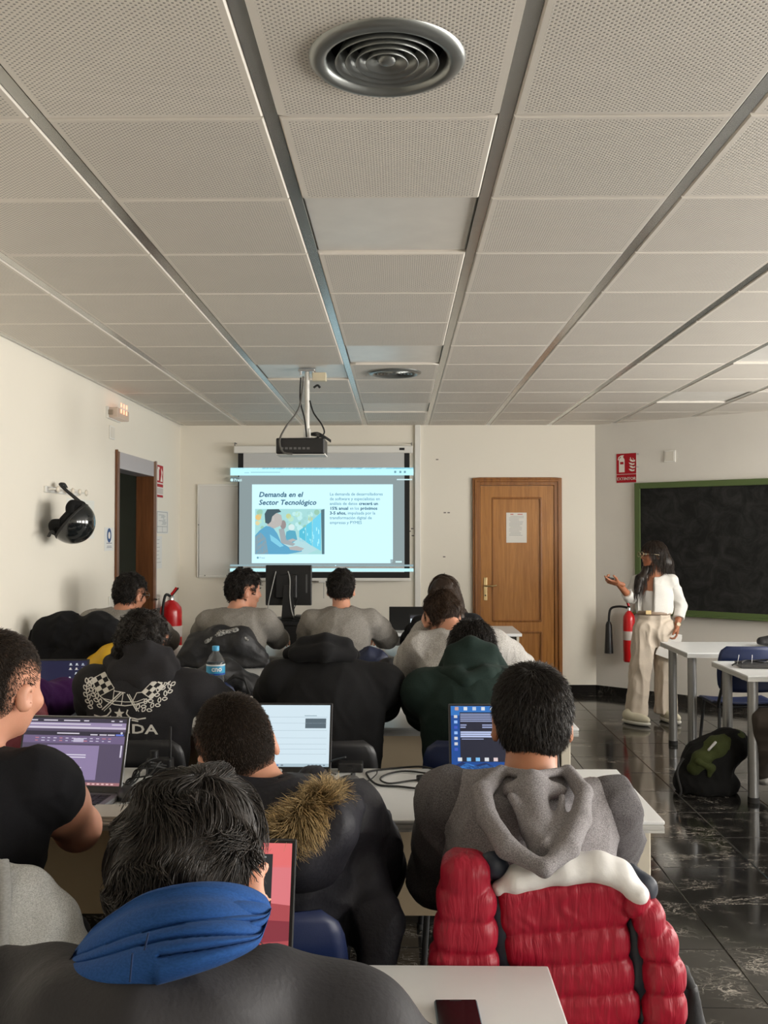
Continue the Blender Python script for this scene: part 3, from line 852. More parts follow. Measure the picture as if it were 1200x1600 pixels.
# switch plates
def plate(p, n, u, w, h, label, two=False):
    t = thing('switch_plate', label, 'switch', p)
    z = Vector((0, 0, 1)); p = Vector(p)
    q = [p - u * w / 2 - z * h / 2, p + u * w / 2 - z * h / 2, p + u * w / 2 + z * h / 2, p - u * w / 2 + z * h / 2]
    MB().hexa(q, [k + n * .01 for k in q]).build('frame', M_WHITE, t, bevel=.003)
    q = [p + n * .01 + (k - p) * .78 for k in q]
    MB().hexa(q, [k + n * .004 for k in q]).build('rocker', plain('plate_cream', (.70, .67, .60), .45), t, bevel=.002)
plate(lw(172, 941), LW, Vector((0, 1, 0)), .09, .09, 'cream light switch by the left doorway')
plate(lw(174, 676), LW, Vector((0, 1, 0)), .12, .1, 'cream blank plate under the emergency light')
pp = at_plane(1047, 713, (XC, YB, 0), SL_N)
plate(pp, SL_N, SL_DIR, .11, .11, 'painted-over blank plate above the chalkboard')

# emergency light (lit)
def emergency():
    a, b = lw(166, 636), lw(196, 664)
    t = thing('emergency_light', 'glowing emergency light box high on the left wall', 'lamp', (XL, a.y, b.z))
    y0, y1, z0, z1 = a.y, a.y + .30, b.z, a.z
    MB().span((XL, y0 - .012, z0 - .006), (XL + .02, y1 + .012, z1 + .006)).build('base', M_WHITE, t, bevel=.004)
    m, nt, bs = nodes_of('emergency_lens')
    bs.inputs['Base Color'].default_value = (.48, .40, .33, 1); bs.inputs['Roughness'].default_value = .25
    bs.inputs['Emission Color'].default_value = (1, .62, .42, 1); bs.inputs['Emission Strength'].default_value = .09
    ln = MB().span((XL + .02, y0, z0), (XL + .085, y1, z1)).build('cover', m, t, bevel=.006)
    m2, nt, bs = nodes_of('emergency_filament')
    bs.inputs['Emission Color'].default_value = (1, .24, .06, 1); bs.inputs['Emission Strength'].default_value = 1.7
    for k in range(3):
        for j in range(2):
            MB().span((XL + .086, y0 + .07 + k * .07, z0 + .04 + j * .045), (XL + .089, y0 + .095 + k * .07, z0 + .07 + j * .045)).build('glow_segment', m2, ln)
            
    for j in range(3): MB().span((XL + .04, y0 + .06 + j * .08, z1), (XL + .07, y0 + .09 + j * .08, z1 + .002)).build('glow_segment', m2, ln)
    MB().span((XL + .02, y0 - .013, z0 + .02), (XL + .05, y0 - .001, z1 - .02)).build('end_cap', plain('dirty_plastic', (.30, .24, .18), .6), t)
emergency()

# coat hooks and helmet on the left wall
def hooks():
    a = lw(68, 764); b = lw(122, 766)
    t = thing('coat_hooks', 'white coat hook rail with round knobs on the left wall', 'coat rack', (XL, a.y, a.z))
    MB().span((XL, a.y, a.z - .02), (XL + .014, b.y - .02, a.z + .02)).build('rail', M_WHITE, t, bevel=.004)
    for k in range(5):
        y = a.y + .04 + k * (b.y - a.y - .1) / 4
        z = a.z
        ho = MB().cyl((XL + .012, y, z), (XL + .075, y, z), .007, 10).build('peg', M_CHROME, t)
        MB().lathe([(.001, .0), (.016, .001), (.022, .007), (.016, .015), (.001, .018)], (XL + .068, y, z), 18, Matrix.Rotation(PI / 2, 3, 'Y')).build('knob', plain('ivory_knob', (.74, .68, .58), .3), ho)
    return a
ha = hooks()
def helmet():
    Xh = XL + .175
    c = at_plane(113, 815, (Xh, 0, 0), LW)
    t = thing('helmet', 'glossy black open-face motorcycle helmet hanging from a coat hook', 'helmet', tuple(c))
    M_G = plain('gloss_black_shell', (.010, .012, .013), .12, coat=.6)
    ax = Vector((.70, .10, -.62)).normalized()              # crown direction: away from the strap
    q = Vector((0, 0, 1)).rotation_difference(ax).to_matrix()
    R = .135
    prof = [(R * math.sin(w), R * 1.02 * math.cos(w)) for w in np.linspace(.02, 1.62, 16)]
    prof += [(R * .93 * math.sin(w), R * .95 * math.cos(w)) for w in np.linspace(1.62, .02, 14)]
    MB().lathe(prof, c, 40, q).build('shell', M_G, t)
    edge = [(R * math.sin(w), R * 1.02 * math.cos(w)) for w in (1.60, 1.66)]
    MB().lathe([(R * .99, -.012), (R * 1.01, -.006), (R * 1.015, .002), (R * .96, .006), (R * .94, -.01)], c, 40, q).build('edge_trim', M_RUBBER, t)
    # padded liner and cheek pads
    MB().lathe([(R * .9, -.004), (R * .94, -.028), (R * .84, -.052), (R * .74, -.035), (R * .78, .02), (R * .5, .06), (.001, .075)], c, 32, q).build('liner', fabric('helmet_liner', (.010, .010, .010)), t)
    upv = Vector((0, 0, 1)); e1 = (upv - ax * upv.dot(ax)).normalized(); e2 = ax.cross(e1)
    rim = lambda w, k=.93: c + (e1 * math.cos(w) + e2 * math.sin(w)) * R * k - ax * .008
    PADM = fabric('helmet_pad', (.009, .009, .009))
    for w in (.75, -.75, 2.3, -2.3):                        # cheek and neck pads showing under the rim
        MB().tube(smooth_path([rim(w - .4, .84) - ax * .02, rim(w - .1, .84) - ax * .05, rim(w + .2, .84) - ax * .045, rim(w + .45, .84) - ax * .015]), .026, 10).build('pad', PADM, t)
    hk = at_plane(93, 762, (XL + .05, 0, 0), LW)
    for w, dv in ((.35, .0), (-.35, .02)):
        MB().tube(smooth_path([rim(w), rim(w) * .55 + hk * .45 + Vector((.02, dv, -.01)), hk + Vector((.012, -.012 + dv, .012)), hk + Vector((.02, .01 + dv, .024)), hk + Vector((.03, .03 + dv, .0))]), .010, 8, flat=.5).build('chin_strap', M_RUBBER, t)
    e = at_plane(76, 838, (XL + .1, 0, 0), LW)
    MB().tube(smooth_path([rim(2.9), (rim(2.9) + e) / 2 + Vector((0, -.01, .03)), e]), .011, 8, flat=.5).build('strap_end', M_RUBBER, t)
helmet()

# notice on the oak door
def door_notice():
    y = YL - .004
    a, b = at(791, 801, y), at(823, 848, y)
    t = thing('notice', 'printed white notice taped to the oak door', 'notice', (a.x, y, b.z))
    MB().span((a.x, y - .0015, b.z), (b.x, y, a.z)).build('sheet', plain('notice_paper', (.74, .72, .67), .6), t)
    f = Flat((a.x, y - .0015, b.z), (1, 0, 0), (0, 0, 1), (0, -1, 0), .0005)
    w, h = b.x - a.x, a.z - b.z
    r = random.Random(2)
    f.rect(w*.2, h*.93, w*.35, h*.96, srgb(190, 110, 100)); f.rect(w*.55, h*.93, w*.8, h*.96, srgb(190, 120, 110))
    for i in range(15): f.rect(w*(.14 if i % 4 else .2), h*(.87-.045*i), w*r.uniform(.6,.87), h*(.882-.045*i), (.36,.36,.36))
    f.build('printing', M_PRINT, t)
door_notice()
# screw holes / marks on the back wall
for (px, py, lb) in ((683, 718, 'dark scuff high on the wall between screen and door'), (695, 801, 'left of two screw holes beside the oak door'), (701, 801, 'right of two screw holes beside the oak door'), (694, 870, 'thin grey scratch low on the wall left of the oak door'), (644, 826, 'upper dark mark beside the cable duct'), (640, 830, 'middle dark mark beside the cable duct'), (645, 837, 'lower dark mark beside the cable duct')):
    p = at(px, py, YB)
    o = MB().span((p.x - .012, YB - .002, p.z - .006), (p.x + .012, YB - .0005, p.z + .006)).build('wall_scuff', plain('scuff', (.22, .20, .18), .8))
    o.location = (0, 0, 0)
    tag(o, lb, 'wall mark', 'marks on the back wall')

# chalkboard
def chalkboard():
    p0 = Vector((XC, YB, 0)); n = SL_N
    tl = at_plane(993, 755, p0, n); bl = at_plane(995, 958, p0, n)
    L = 2.9; z0, z1 = bl.z, tl.z
    o = Vector((tl.x, tl.y, z0)); H = z1 - z0
    t = thing('chalkboard', 'large black chalkboard in a green frame on the slanted wall', 'chalkboard', tuple(o))
    def bar(u0, u1, v0, v1, d):
        q = [o + SL_DIR * u0 + Vector((0, 0, v0)), o + SL_DIR * u1 + Vector((0, 0, v0)), o + SL_DIR * u1 + Vector((0, 0, v1)), o + SL_DIR * u0 + Vector((0, 0, v1))]
        return q, [k + n * d for k in q]
    m, nt, b = nodes_of('chalk_slate')
    tc = N(nt, 'ShaderNodeTexCoord'); no = N(nt, 'ShaderNodeTexNoise', i_Scale=6.0, i_Detail=9.0, i_Roughness=.72, i_Distortion=1.0)
    nt.links.new(tc.outputs['Object'], no.inputs['Vector'])
    cr = N(nt, 'ShaderNodeValToRGB'); e = cr.color_ramp.elements
    e[0].position = .42; e[0].color = (.008, .008, .008, 1); e[1].position = .9; e[1].color = (.045, .045, .044, 1)
    nt.links.new(no.outputs['Fac'], cr.inputs[0]); nt.links.new(cr.outputs[0], b.inputs['Base Color']); b.inputs['Roughness'].default_value = .75; b.inputs['Specular IOR Level'].default_value = .25
    MB().hexa(*bar(.02, L - .02, .02, H - .02, .012)).build('slate', m, t)
    MGn = plain('green_frame', srgb(80, 98, 54), .45)
    w = .055
    for (u0, u1, v0, v1) in ((0, w, 0, H), (L - w, L, 0, H), (w, L - w, H - w, H), (w, L - w, 0, w)):
        MB().hexa(*bar(u0, u1, v0, v1, .028)).build('frame_bar', MGn, t, bevel=.004)
    MB().hexa(*[[k + n * .026 for k in q] for q in bar(.0, L, .0, .018, .055)]).build('chalk_ledge', MGn, t, bevel=.003)
chalkboard()

# extinguishers
def extinguisher(base, label, H, R, horn, dirv, rz=0):
    t = thing('fire_extinguisher', label, 'extinguisher', base, rz, 'fire extinguishers')
    b = Vector(base)
    cyl = MB().lathe([(.001, 0), (R * .9, 0), (R, .015), (R, H * .80), (R * .93, H * .87), (R * .6, H * .94), (R * .3, H * .97), (R * .26, H), (.001, H)], b, 32).build('cylinder', M_RED, t)
    MB().lathe([(R * 1.0 + .0006, H * .42), (R + .0012, H * .43), (R + .0012, H * .58), (R + .0006, H * .59)], b, 32).build('printed_band', plain('ext_label', (.56, .50, .46), .5), cyl)
    MB().lathe([(R * .3, H * .98), (R * .3, H * 1.03), (R * .2, H * 1.05), (.001, H * 1.05)], b, 16).build('valve', M_CHROME, t)
    d = Vector(dirv).normalized()
    top = b + Vector((0, 0, H * 1.03))
    MB().hexa([top + Vector((-.01, 0, 0)) , top + Vector((.01, 0, 0)), top + d * .08 + Vector((.012, 0, .01)), top + d * .08 + Vector((-.012, 0, .01))],
              [top + Vector((-.01, 0, .012)) , top + Vector((.01, 0, .012)), top + d * .08 + Vector((.012, 0, .022)), top + d * .08 + Vector((-.012, 0, .022))]).build('carry_handle', M_RUBBER, t)
    MB().tube([top + Vector((0, 0, .02)), top + d * .03 + Vector((0, 0, .02)), top + d * .07 + Vector((0, 0, .03))], .011, 8).build('squeeze_lever', M_RED, t)
    h = Vector(horn)
    if h.length > .25:
        hz = MB().tube(smooth_path([top, top + h.normalized() * .1 + Vector((0, 0, .01)), top + h.normalized() * .19 + Vector((0, 0, -.02)), top + h.normalized() * .21 + Vector((0, 0, -.14))]), .011, 10).build('hose', M_RUBBER, t)
        e = top + h.normalized() * .21 + Vector((0, 0, -.14))
        MB().tube([e, e + Vector((0, 0, -.03)), e + Vector((0, 0, -.30))], [.018, .03, .042], 16).build('horn', M_BLACK, t)
    else:
        MB().tube(smooth_path([top, top + h + Vector((0, 0, .02)), top + h * 1.5 + Vector((0, 0, -.12)), b + h * 1.3 + Vector((0, 0, H * .5)), b + h * 1.05 + Vector((0, 0, H * .3))]), .012, 10).build('hose', M_RUBBER, t)
    return t
# wall-hung CO2 extinguisher by the teacher
Pw = at_plane(983, 990, Vector((XC, YB, 0)) + SL_N * .09, SL_N)
zb = at_plane(983, 1034, Vector((XC, YB, 0)) + SL_N * .09, SL_N).z; zt = at_plane(983, 950, Vector((XC, YB, 0)) + SL_N * .09, SL_N).z
extinguisher((Pw.x, Pw.y, zb), 'slim red fire extinguisher with black horn hung behind the standing teacher', (zt - zb) * .97, .055, -SL_DIR * .3, (-.3, 0, 1))
MB().hexa([Vector((Pw.x, Pw.y, zt - .06)) + SL_DIR * s * .02 + Vector((0, 0, q)) for s, q in ((-1, -.01), (1, -.01), (1, .01), (-1, .01))],
          [Vector((Pw.x, Pw.y, zt - .06)) - SL_N * .09 + SL_DIR * s * .02 + Vector((0, 0, q)) for s, q in ((-1, -.01), (1, -.01), (1, .01), (-1, .01))]).build('wall_bracket', M_STEELG, bpy.data.objects['fire_extinguisher'])
# big one in the left corner, hung low on the wall
Pc = at_plane(267, 965, (XL + .12, 0, 0), LW)
ztc = at_plane(267, 932, (XL + .12, 0, 0), LW).z
e2 = extinguisher((Pc.x, Pc.y, ztc - .60), 'stout red fire extinguisher in the far left corner', .58, .098, (-.02, -.12, 0), (.9, .3, 1))
MB().span((XL, Pc.y - .03, ztc - .2), (XL + .04, Pc.y + .03, ztc - .1)).build('wall_bracket', M_STEELG, e2)
# ================================================================== soft shapes: distance fields -> one continuous mesh
def V3(*a): return np.array(a if len(a) == 3 else a[0], np.float32)

class Soft:
    """smooth union of tapered limbs and ellipsoids, polygonised with surface nets"""
    def __init__(s): s.p = []; s.cuts = []
    def cone(s, a, b, ra, rb, k=.02, op='+', flat=None):
        a = V3(tuple(a)); b = V3(tuple(b)); m = max(ra, rb) + k
        s.p.append((op, k, np.minimum(a, b) - m, np.maximum(a, b) + m, ('c', a, b, ra, rb, flat))); return s
    def chain(s, pts, rs, k=.02, op='+', flat=None):
        for i in range(len(pts) - 1): s.cone(pts[i], pts[i + 1], rs[i], rs[i + 1], k, op, flat)
        return s
    def ell(s, c, r, R=None, k=.03, op='+'):
        c = V3(tuple(c)); r = V3(tuple(r)); R = np.eye(3, dtype=np.float32) if R is None else np.array(R, np.float32)
        ext = np.sqrt(((R * r[None, :]) ** 2).sum(1)) + k
        s.p.append((op, k, c - ext, c + ext, ('e', c, r, R))); return s
    def box(s, c, r, R=None, rad=.01, k=.02, op='+'):
        c = V3(tuple(c)); r = V3(tuple(r)); R = np.eye(3, dtype=np.float32) if R is None else np.array(R, np.float32)
        ext = np.abs(R) @ r + k
        s.p.append((op, k, c - ext, c + ext, ('b', c, r, R, rad))); return s
    def cut(s, p0, n): s.cuts.append((V3(tuple(p0)), V3(tuple(n)) / np.linalg.norm(n))); return s   # removes the side n points to
    @staticmethod
    def _eval(q, P):
        if q[0] == 'c':
            _, a, b, ra, rb, flat = q
            ab = b - a; L = max(float(ab @ ab), 1e-9)
            pa = P - a
            t = np.clip((pa @ ab) / L, 0, 1)
            d = pa - t[..., None] * ab
            if flat is not None:
                n, f = V3(tuple(flat[0])), flat[1]
                d = d + (d @ n)[..., None] * n * (1 / f - 1)
            return np.sqrt((d * d).sum(-1)) - (ra + t * (rb - ra))
        if q[0] == 'e':
            _, c, r, R = q
            d = (P - c) @ R
            k0 = np.sqrt(((d / r) ** 2).sum(-1)) + 1e-9; k1 = np.sqrt(((d / (r * r)) ** 2).sum(-1)) + 1e-9
            return k0 * (k0 - 1) / k1
        _, c, r, R, rad = q
        d = np.abs((P - c) @ R) - (r - rad)
        return np.sqrt((np.maximum(d, 0) ** 2).sum(-1)) + np.minimum(d.max(-1), 0) - rad
    def mesh(s, h):
        lo = np.min([p[2] for p in s.p if p[0] == '+'], 0) - 2 * h; hi = np.max([p[3] for p in s.p if p[0] == '+'], 0) + 2 * h
        n = np.ceil((hi - lo) / h).astype(int) + 1
        ax = [lo[i] + h * np.arange(n[i], dtype=np.float32) for i in range(3)]
        D = np.full(n, .08, np.float32)
        for op, k, a, b, q in s.p:
            i0 = np.maximum(((a - lo) / h).astype(int) - 2, 0); i1 = np.minimum(((b - lo) / h).astype(int) + 3, n)
            if (i1 <= i0).any(): continue
            P = np.stack(np.meshgrid(ax[0][i0[0]:i1[0]], ax[1][i0[1]:i1[1]], ax[2][i0[2]:i1[2]], indexing='ij'), -1).astype(np.float32)
            d = s._eval(q, P).astype(np.float32)
            sl = (slice(i0[0], i1[0]), slice(i0[1], i1[1]), slice(i0[2], i1[2]))
            o = D[sl]
            if op == '+':
                t = np.clip(.5 + .5 * (o - d) / k, 0, 1)
                D[sl] = o * (1 - t) + d * t - k * t * (1 - t)
            else:
                t = np.clip(.5 - .5 * (o + d) / k, 0, 1)
                D[sl] = o * (1 - t) - d * t + k * t * (1 - t)
        if s.cuts:
            X = np.stack(np.meshgrid(*ax, indexing='ij'), -1)
            for p0, nn in s.cuts: D = np.maximum(D, ((X - p0) @ nn).astype(np.float32))
        return nets(D, lo, h)

def nets(D, lo, h):
    S = D < 0
    nx, ny, nz = D.shape
    acc = np.zeros((nx - 1, ny - 1, nz - 1, 3), np.float32); cnt = np.zeros((nx - 1, ny - 1, nz - 1), np.float32)
    cross = []
    for ax in range(3):
        a = [slice(None)] * 3; b = [slice(None)] * 3; a[ax] = slice(0, -1); b[ax] = slice(1, None)
        c = S[tuple(a)] != S[tuple(b)]
        I = np.argwhere(c)
        cross.append((ax, I, S[tuple(a)][c]))
        d0 = D[tuple(a)][c]; d1 = D[tuple(b)][c]
        t = d0 / (d0 - d1)
        pos = I.astype(np.float32); pos[:, ax] += t
        o = [k for k in range(3) if k != ax]
        for u in (0, 1):
            for v in (0, 1):
                J = I.copy(); J[:, o[0]] -= u; J[:, o[1]] -= v
                ok = (J >= 0).all(1) & (J[:, 0] < nx - 1) & (J[:, 1] < ny - 1) & (J[:, 2] < nz - 1)
                np.add.at(acc, tuple(J[ok].T), pos[ok]); np.add.at(cnt, tuple(J[ok].T), 1)
    m = cnt > 0
    idx = np.full(cnt.shape, -1, np.int32); idx[m] = np.arange(m.sum())
    V = acc[m] / cnt[m][:, None] * h + lo
    Fs = []
    for ax, I, s0 in cross:
        o = [(ax + 1) % 3, (ax + 2) % 3]
        ok = (I[:, o[0]] > 0) & (I[:, o[1]] > 0) & (I[:, o[0]] < D.shape[o[0]] - 1) & (I[:, o[1]] < D.shape[o[1]] - 1)
        J = I[ok]; f = s0[ok]
        def g(u, v):
            K = J.copy(); K[:, o[0]] -= u; K[:, o[1]] -= v
            return idx[tuple(K.T)]
        q = np.stack([g(1, 1), g(0, 1), g(0, 0), g(1, 0)], 1)
        q[~f] = q[~f][:, ::-1]
        Fs.append(q)
    F = np.concatenate(Fs)
    return V.astype(np.float32), F[(F >= 0).all(1)]

def vnormals(V, F):
    n = np.zeros_like(V)
    c = np.cross(V[F[:, 2]] - V[F[:, 0]], V[F[:, -1]] - V[F[:, 1]])
    for k in range(F.shape[1]): np.add.at(n, F[:, k], c)
    return n / (np.linalg.norm(n, axis=1, keepdims=True) + 1e-12)

def relax(V, F, it=2, lam=.5):
    for _ in range(it):
        a = np.zeros_like(V); c = np.zeros(len(V), np.float32)
        for k in range(F.shape[1]):
            i, j = F[:, k], F[:, (k + 1) % F.shape[1]]
            np.add.at(a, i, V[j]); np.add.at(c, i, 1); np.add.at(a, j, V[i]); np.add.at(c, j, 1)
        V = V * (1 - lam) + lam * a / np.maximum(c, 1)[:, None]
    return V

def wav(P, freq, seed, n=6, stretch=(1, 1, 1)):
    """smooth pseudo-noise in about -1..1"""
    r = np.random.default_rng(seed); out = 0
    for _ in range(n):
        d = r.normal(size=3); d /= np.linalg.norm(d); d = d * np.array(stretch)
        out = out + np.sin(P @ (d * freq * r.uniform(.7, 1.4)) + r.uniform(0, 6.28))
    return out / n * 1.6

def folds(V, F, amp, freq, seed, stretch=(1, 1, 1), ridge=True):
    nn = vnormals(V, F)
    w = V + .02 * np.stack([wav(V, freq * .6, seed + k + 1) for k in range(3)], 1)
    f = wav(w, freq, seed, 6, stretch)
    if ridge: f = 1 - 2 * np.abs(f) ** .8
    return (V + nn * (amp * f)[:, None]).astype(np.float32)

def soft_obj(name, S, h, mat, parent, fold=None, smooth_it=2, off=None):
    V, F = S.mesh(h)
    V = relax(V, F, smooth_it)
    if fold:
        for fd in (fold if isinstance(fold, list) else [fold]): V = folds(V, F, *fd)
    off = np.array(origin_of(parent) if parent is not None else (0, 0, 0), np.float32) if off is None else off
    return link_mesh(name, np_mesh(name, V - off, F), mat, parent)

def strands(name, roots, dirs, L, mat, parent, seg=6, r0=.0009, taper=.25, field=None, grav=0.0, push=None, seed=1, sides=3, shade=(.6, 1.5), reject=None):
    """many thin tapered hairs as one mesh; field(P) bends them, push(P) keeps them outside the head"""
    rg = np.random.default_rng(seed); n = len(roots)
    L = np.broadcast_to(np.asarray(L, np.float32), (n,))
    P = roots.astype(np.float32).copy(); d = dirs / (np.linalg.norm(dirs, axis=1, keepdims=True) + 1e-9)
    pts = [P.copy()]
    for k in range(seg):
        if field is not None: d = d + field(P)
        d = d + np.array([0, 0, -grav], np.float32)
        d = d / (np.linalg.norm(d, axis=1, keepdims=True) + 1e-9)
        P = P + d * (L / seg)[:, None]
        if push is not None: P = push(P)
        pts.append(P.copy())
    pts = np.stack(pts, 1)                                   # n, seg+1, 3
    if reject is not None:
        pts = pts[~reject(pts.reshape(-1, 3)).reshape(n, -1).any(1)]; n = len(pts)
    tg = np.gradient(pts, axis=1); tg /= (np.linalg.norm(tg, axis=2, keepdims=True) + 1e-9)
    ref = rg.normal(size=(n, 1, 3)); a = np.cross(tg, ref); a /= (np.linalg.norm(a, axis=2, keepdims=True) + 1e-9)
    b = np.cross(tg, a)
    rad = r0 * np.linspace(1, taper, seg + 1)[None, :, None] * rg.uniform(.7, 1.3, (n, 1, 1))
    ring = []
    for k in range(sides):
        w = 2 * PI * k / sides
        ring.append(pts + rad * (math.cos(w) * a + math.sin(w) * b))
    V = np.stack(ring, 2).reshape(-1, 3)                     # n, seg+1, sides
    base = (np.arange(n) * (seg + 1) * sides)[:, None, None, None]
    i = np.arange(seg)[None, :, None, None] * sides; k = np.arange(sides)[None, None, :, None]
    k2 = (k + 1) % sides
    F = np.concatenate([base + i + k, base + i + k2, base + i + sides + k2, base + i + sides + k], 3).reshape(-1, 4)
    off = np.array(origin_of(parent), np.float32)
    me = np_mesh(name, V - off, F)
    at_ = me.attributes.new('shade', 'FLOAT', 'POINT')
    sh = np.repeat(rg.uniform(shade[0], shade[1], n), (seg + 1) * sides) 
    al = np.tile(np.repeat(np.linspace(0, 1, seg + 1), sides), n)
    at_.data.foreach_set('value', sh.astype(np.float32))
    a2 = me.attributes.new('along', 'FLOAT', 'POINT'); a2.data.foreach_set('value', al.astype(np.float32))
    return link_mesh(name, me, mat, parent)

def hair_mat(name, col, tip=None, rough=.45):
    if name in _m: return _m[name]
    m, nt, b = nodes_of(name)
    a = N(nt, 'ShaderNodeAttribute', attribute_name='shade'); al = N(nt, 'ShaderNodeAttribute', attribute_name='along')
    mx = N(nt, 'ShaderNodeMix', data_type='RGBA'); mx.inputs[6].default_value = (*col, 1); mx.inputs[7].default_value = (*(tip or col), 1)
    nt.links.new(al.outputs['Fac'], mx.inputs[0])
    vm = N(nt, 'ShaderNodeVectorMath', operation='SCALE'); nt.links.new(mx.outputs[2], vm.inputs[0]); nt.links.new(a.outputs['Fac'], vm.inputs['Scale'])
    nt.links.new(vm.outputs[0], b.inputs['Base Color']); b.inputs['Roughness'].default_value = rough; b.inputs['Specular IOR Level'].default_value = .3
    _m[name] = m
    return m

def scalp_mat(name, col, skin):
    key = name + '_over_' + skin.name
    if key in _m: return _m[key]
    m, nt, b = nodes_of(key)
    a = N(nt, 'ShaderNodeAttribute', attribute_name='cover'); tc = N(nt, 'ShaderNodeTexCoord'); no = N(nt, 'ShaderNodeTexNoise', i_Scale=260.0, i_Detail=2.0)
    nt.links.new(tc.outputs['Object'], no.inputs['Vector'])
    ad = N(nt, 'ShaderNodeMath', operation='ADD'); nt.links.new(a.outputs['Fac'], ad.inputs[0]); nt.links.new(no.outputs['Fac'], ad.inputs[1])
    mr = N(nt, 'ShaderNodeMapRange'); mr.inputs[1].default_value = .45; mr.inputs[2].default_value = 1.25; nt.links.new(ad.outputs[0], mr.inputs[0])
    mx = N(nt, 'ShaderNodeMix', data_type='RGBA'); mx.inputs[6].default_value = (*SKIN_RGB[skin.name], 1); mx.inputs[7].default_value = (*[c * .6 for c in col], 1)
    nt.links.new(mr.outputs[0], mx.inputs[0]); nt.links.new(mx.outputs[2], b.inputs['Base Color'])
    b.inputs['Roughness'].default_value = .8; b.inputs['Specular IOR Level'].default_value = .12
    _m[key] = m
    return m

SKIN_RGB = {}
def skin_mat(name, col):
    SKIN_RGB[name] = col
    if name in _m: return _m[name]
    m, nt, b = nodes_of(name)
    tc = N(nt, 'ShaderNodeTexCoord'); no = N(nt, 'ShaderNodeTexNoise', i_Scale=22.0, i_Detail=5.0)
    nt.links.new(tc.outputs['Object'], no.inputs['Vector'])
    mx = N(nt, 'ShaderNodeMix', data_type='RGBA'); mx.inputs[6].default_value = (*[c * .86 for c in col], 1); mx.inputs[7].default_value = (col[0] * 1.1, col[1] * 1.04, col[2] * 1.02, 1)
    nt.links.new(no.outputs['Fac'], mx.inputs[0]); nt.links.new(mx.outputs[2], b.inputs['Base Color'])
    b.inputs['Roughness'].default_value = .5; b.inputs['Subsurface Weight'].default_value = .12
    b.inputs['Subsurface Radius'].default_value = (.01, .004, .002)
    n2 = N(nt, 'ShaderNodeTexNoise', i_Scale=350.0); nt.links.new(tc.outputs['Object'], n2.inputs['Vector'])
    bp = N(nt, 'ShaderNodeBump', i_Strength=.12, i_Distance=.001); nt.links.new(n2.outputs['Fac'], bp.inputs['Height']); nt.links.new(bp.outputs[0], b.inputs['Normal'])
    _m[name] = m
    return m

# ------------------------------------------------------------------ people
def eul(yaw, pitch=0, roll=0):
    """head / torso frame: yaw about z, then pitch (positive = look down), roll"""
    return np.array(Matrix.Rotation(yaw, 3, 'Z') @ Matrix.Rotation(-pitch, 3, 'X') @ Matrix.Rotation(roll, 3, 'Y'), np.float32)

def axes_R(x, y, z): return np.stack([x, y, z], 1).astype(np.float32)
def unit(v): v = np.asarray(v, np.float32); return v / (np.linalg.norm(v) + 1e-9)

def add_head(S, c, R, neck, sc=1.0, earout=1.0):
    L = lambda x, y, z: V3(tuple(c)) + sc * (R @ np.array([x, y, z], np.float32))
    e = lambda x, y, z, a, b, d, k=.02, op='+', RR=None: S.ell(L(x, y, z), (a * sc, b * sc, d * sc), R if RR is None else RR, k, op)
    e(0, -.012, .040, .076, .098, .086)
    e(0, .032, .0, .064, .062, .095, .03)
    e(0, .040, -.062, .048, .046, .042, .03)
    e(0, .080, -.088, .020, .016, .016, .02)
    S.cone(L(0, .094, .018), L(0, .112, -.020), .008 * sc, .012 * sc, .012)
    for sx in (-1, 1):
        e(sx * .014, .100, -.024, .008, .010, .008, .006)
        e(sx * .031, .100, .012, .017, .014, .012, .010, '-')
        e(sx * .040, .072, -.022, .024, .022, .022, .02)
        RR = R @ np.array(Matrix.Rotation(sx * -.45 * earout, 3, 'Z'), np.float32)
        e(sx * (.078 + .006 * earout), -.012, -.006, .0085, .022, .034, .006, '+', RR)
        e(sx * (.089 + .006 * earout), -.004, -.004, .007, .011, .016, .006, '-', RR)
    e(0, .096, -.046, .022, .010, .006, .006)
    e(0, .095, -.056, .019, .010, .006, .006)
    S.cone(L(0, -.022, -.02), V3(tuple(neck)) + V3(0, .015, -.02), .054 * sc, .062, .03)

def torso_frame(P):
    pel = V3(tuple(P['pel'])); neck = V3(tuple(P['neck'])); w = P.get('tyaw', 0)
    s = V3(math.cos(w), math.sin(w), 0)
    u = unit(neck - pel); s = unit(s - u * (s @ u)); f = np.cross(u, s)
    return pel, neck, s, f, u

def add_torso(S, P, g=0.0):
    pel, neck, s, f, u = torso_frame(P); W = P.get('bw', 1.0); R = axes_R(s, f, u)
    at_ = lambda t: pel + (neck - pel) * t
    L = np.linalg.norm(neck - pel)
    S.ell(at_(.02), (.172 * W + g, .125 * W + g, .14 + g), R, .06)
    S.ell(at_(.36) + f * .01, (.150 * W + g, .112 * W + g, L * .30 + g), R, .06)
    S.ell(at_(.66), (.156 * W + g, .112 * W + g, L * .29 + g), R, .06)
    S.ell(at_(.82) - f * .01, (.128 * W + g, .078 + g, .085 + g * .4), R, .05)
    tz = P.get('trap', 1.0)
    for sx in (-1, 1):
        sh = shoulder(P, sx)
        S.cone(at_(.87), sh, .050 + g * .8, .046 + g * .8, .04)
        S.cone(neck - u * .02 + f * .012, sh, (.038 + g * .4) * tz, (.034 + g * .6) * tz, .04)
        S.ell(at_(.70) + s * sx * .080 - f * .045, (.055 + g, .042 + g, .085 + g), R, .05)

def shoulder(P, sx):
    pel, neck, s, f, u = torso_frame(P)
    sh = pel + (neck - pel) * P.get('sht', .86) + s * sx * P.get('sw', .172) + f * P.get('shf', .0)
    return sh + V3(0, 0, P.get('shz', (0, 0))[0 if sx < 0 else 1])

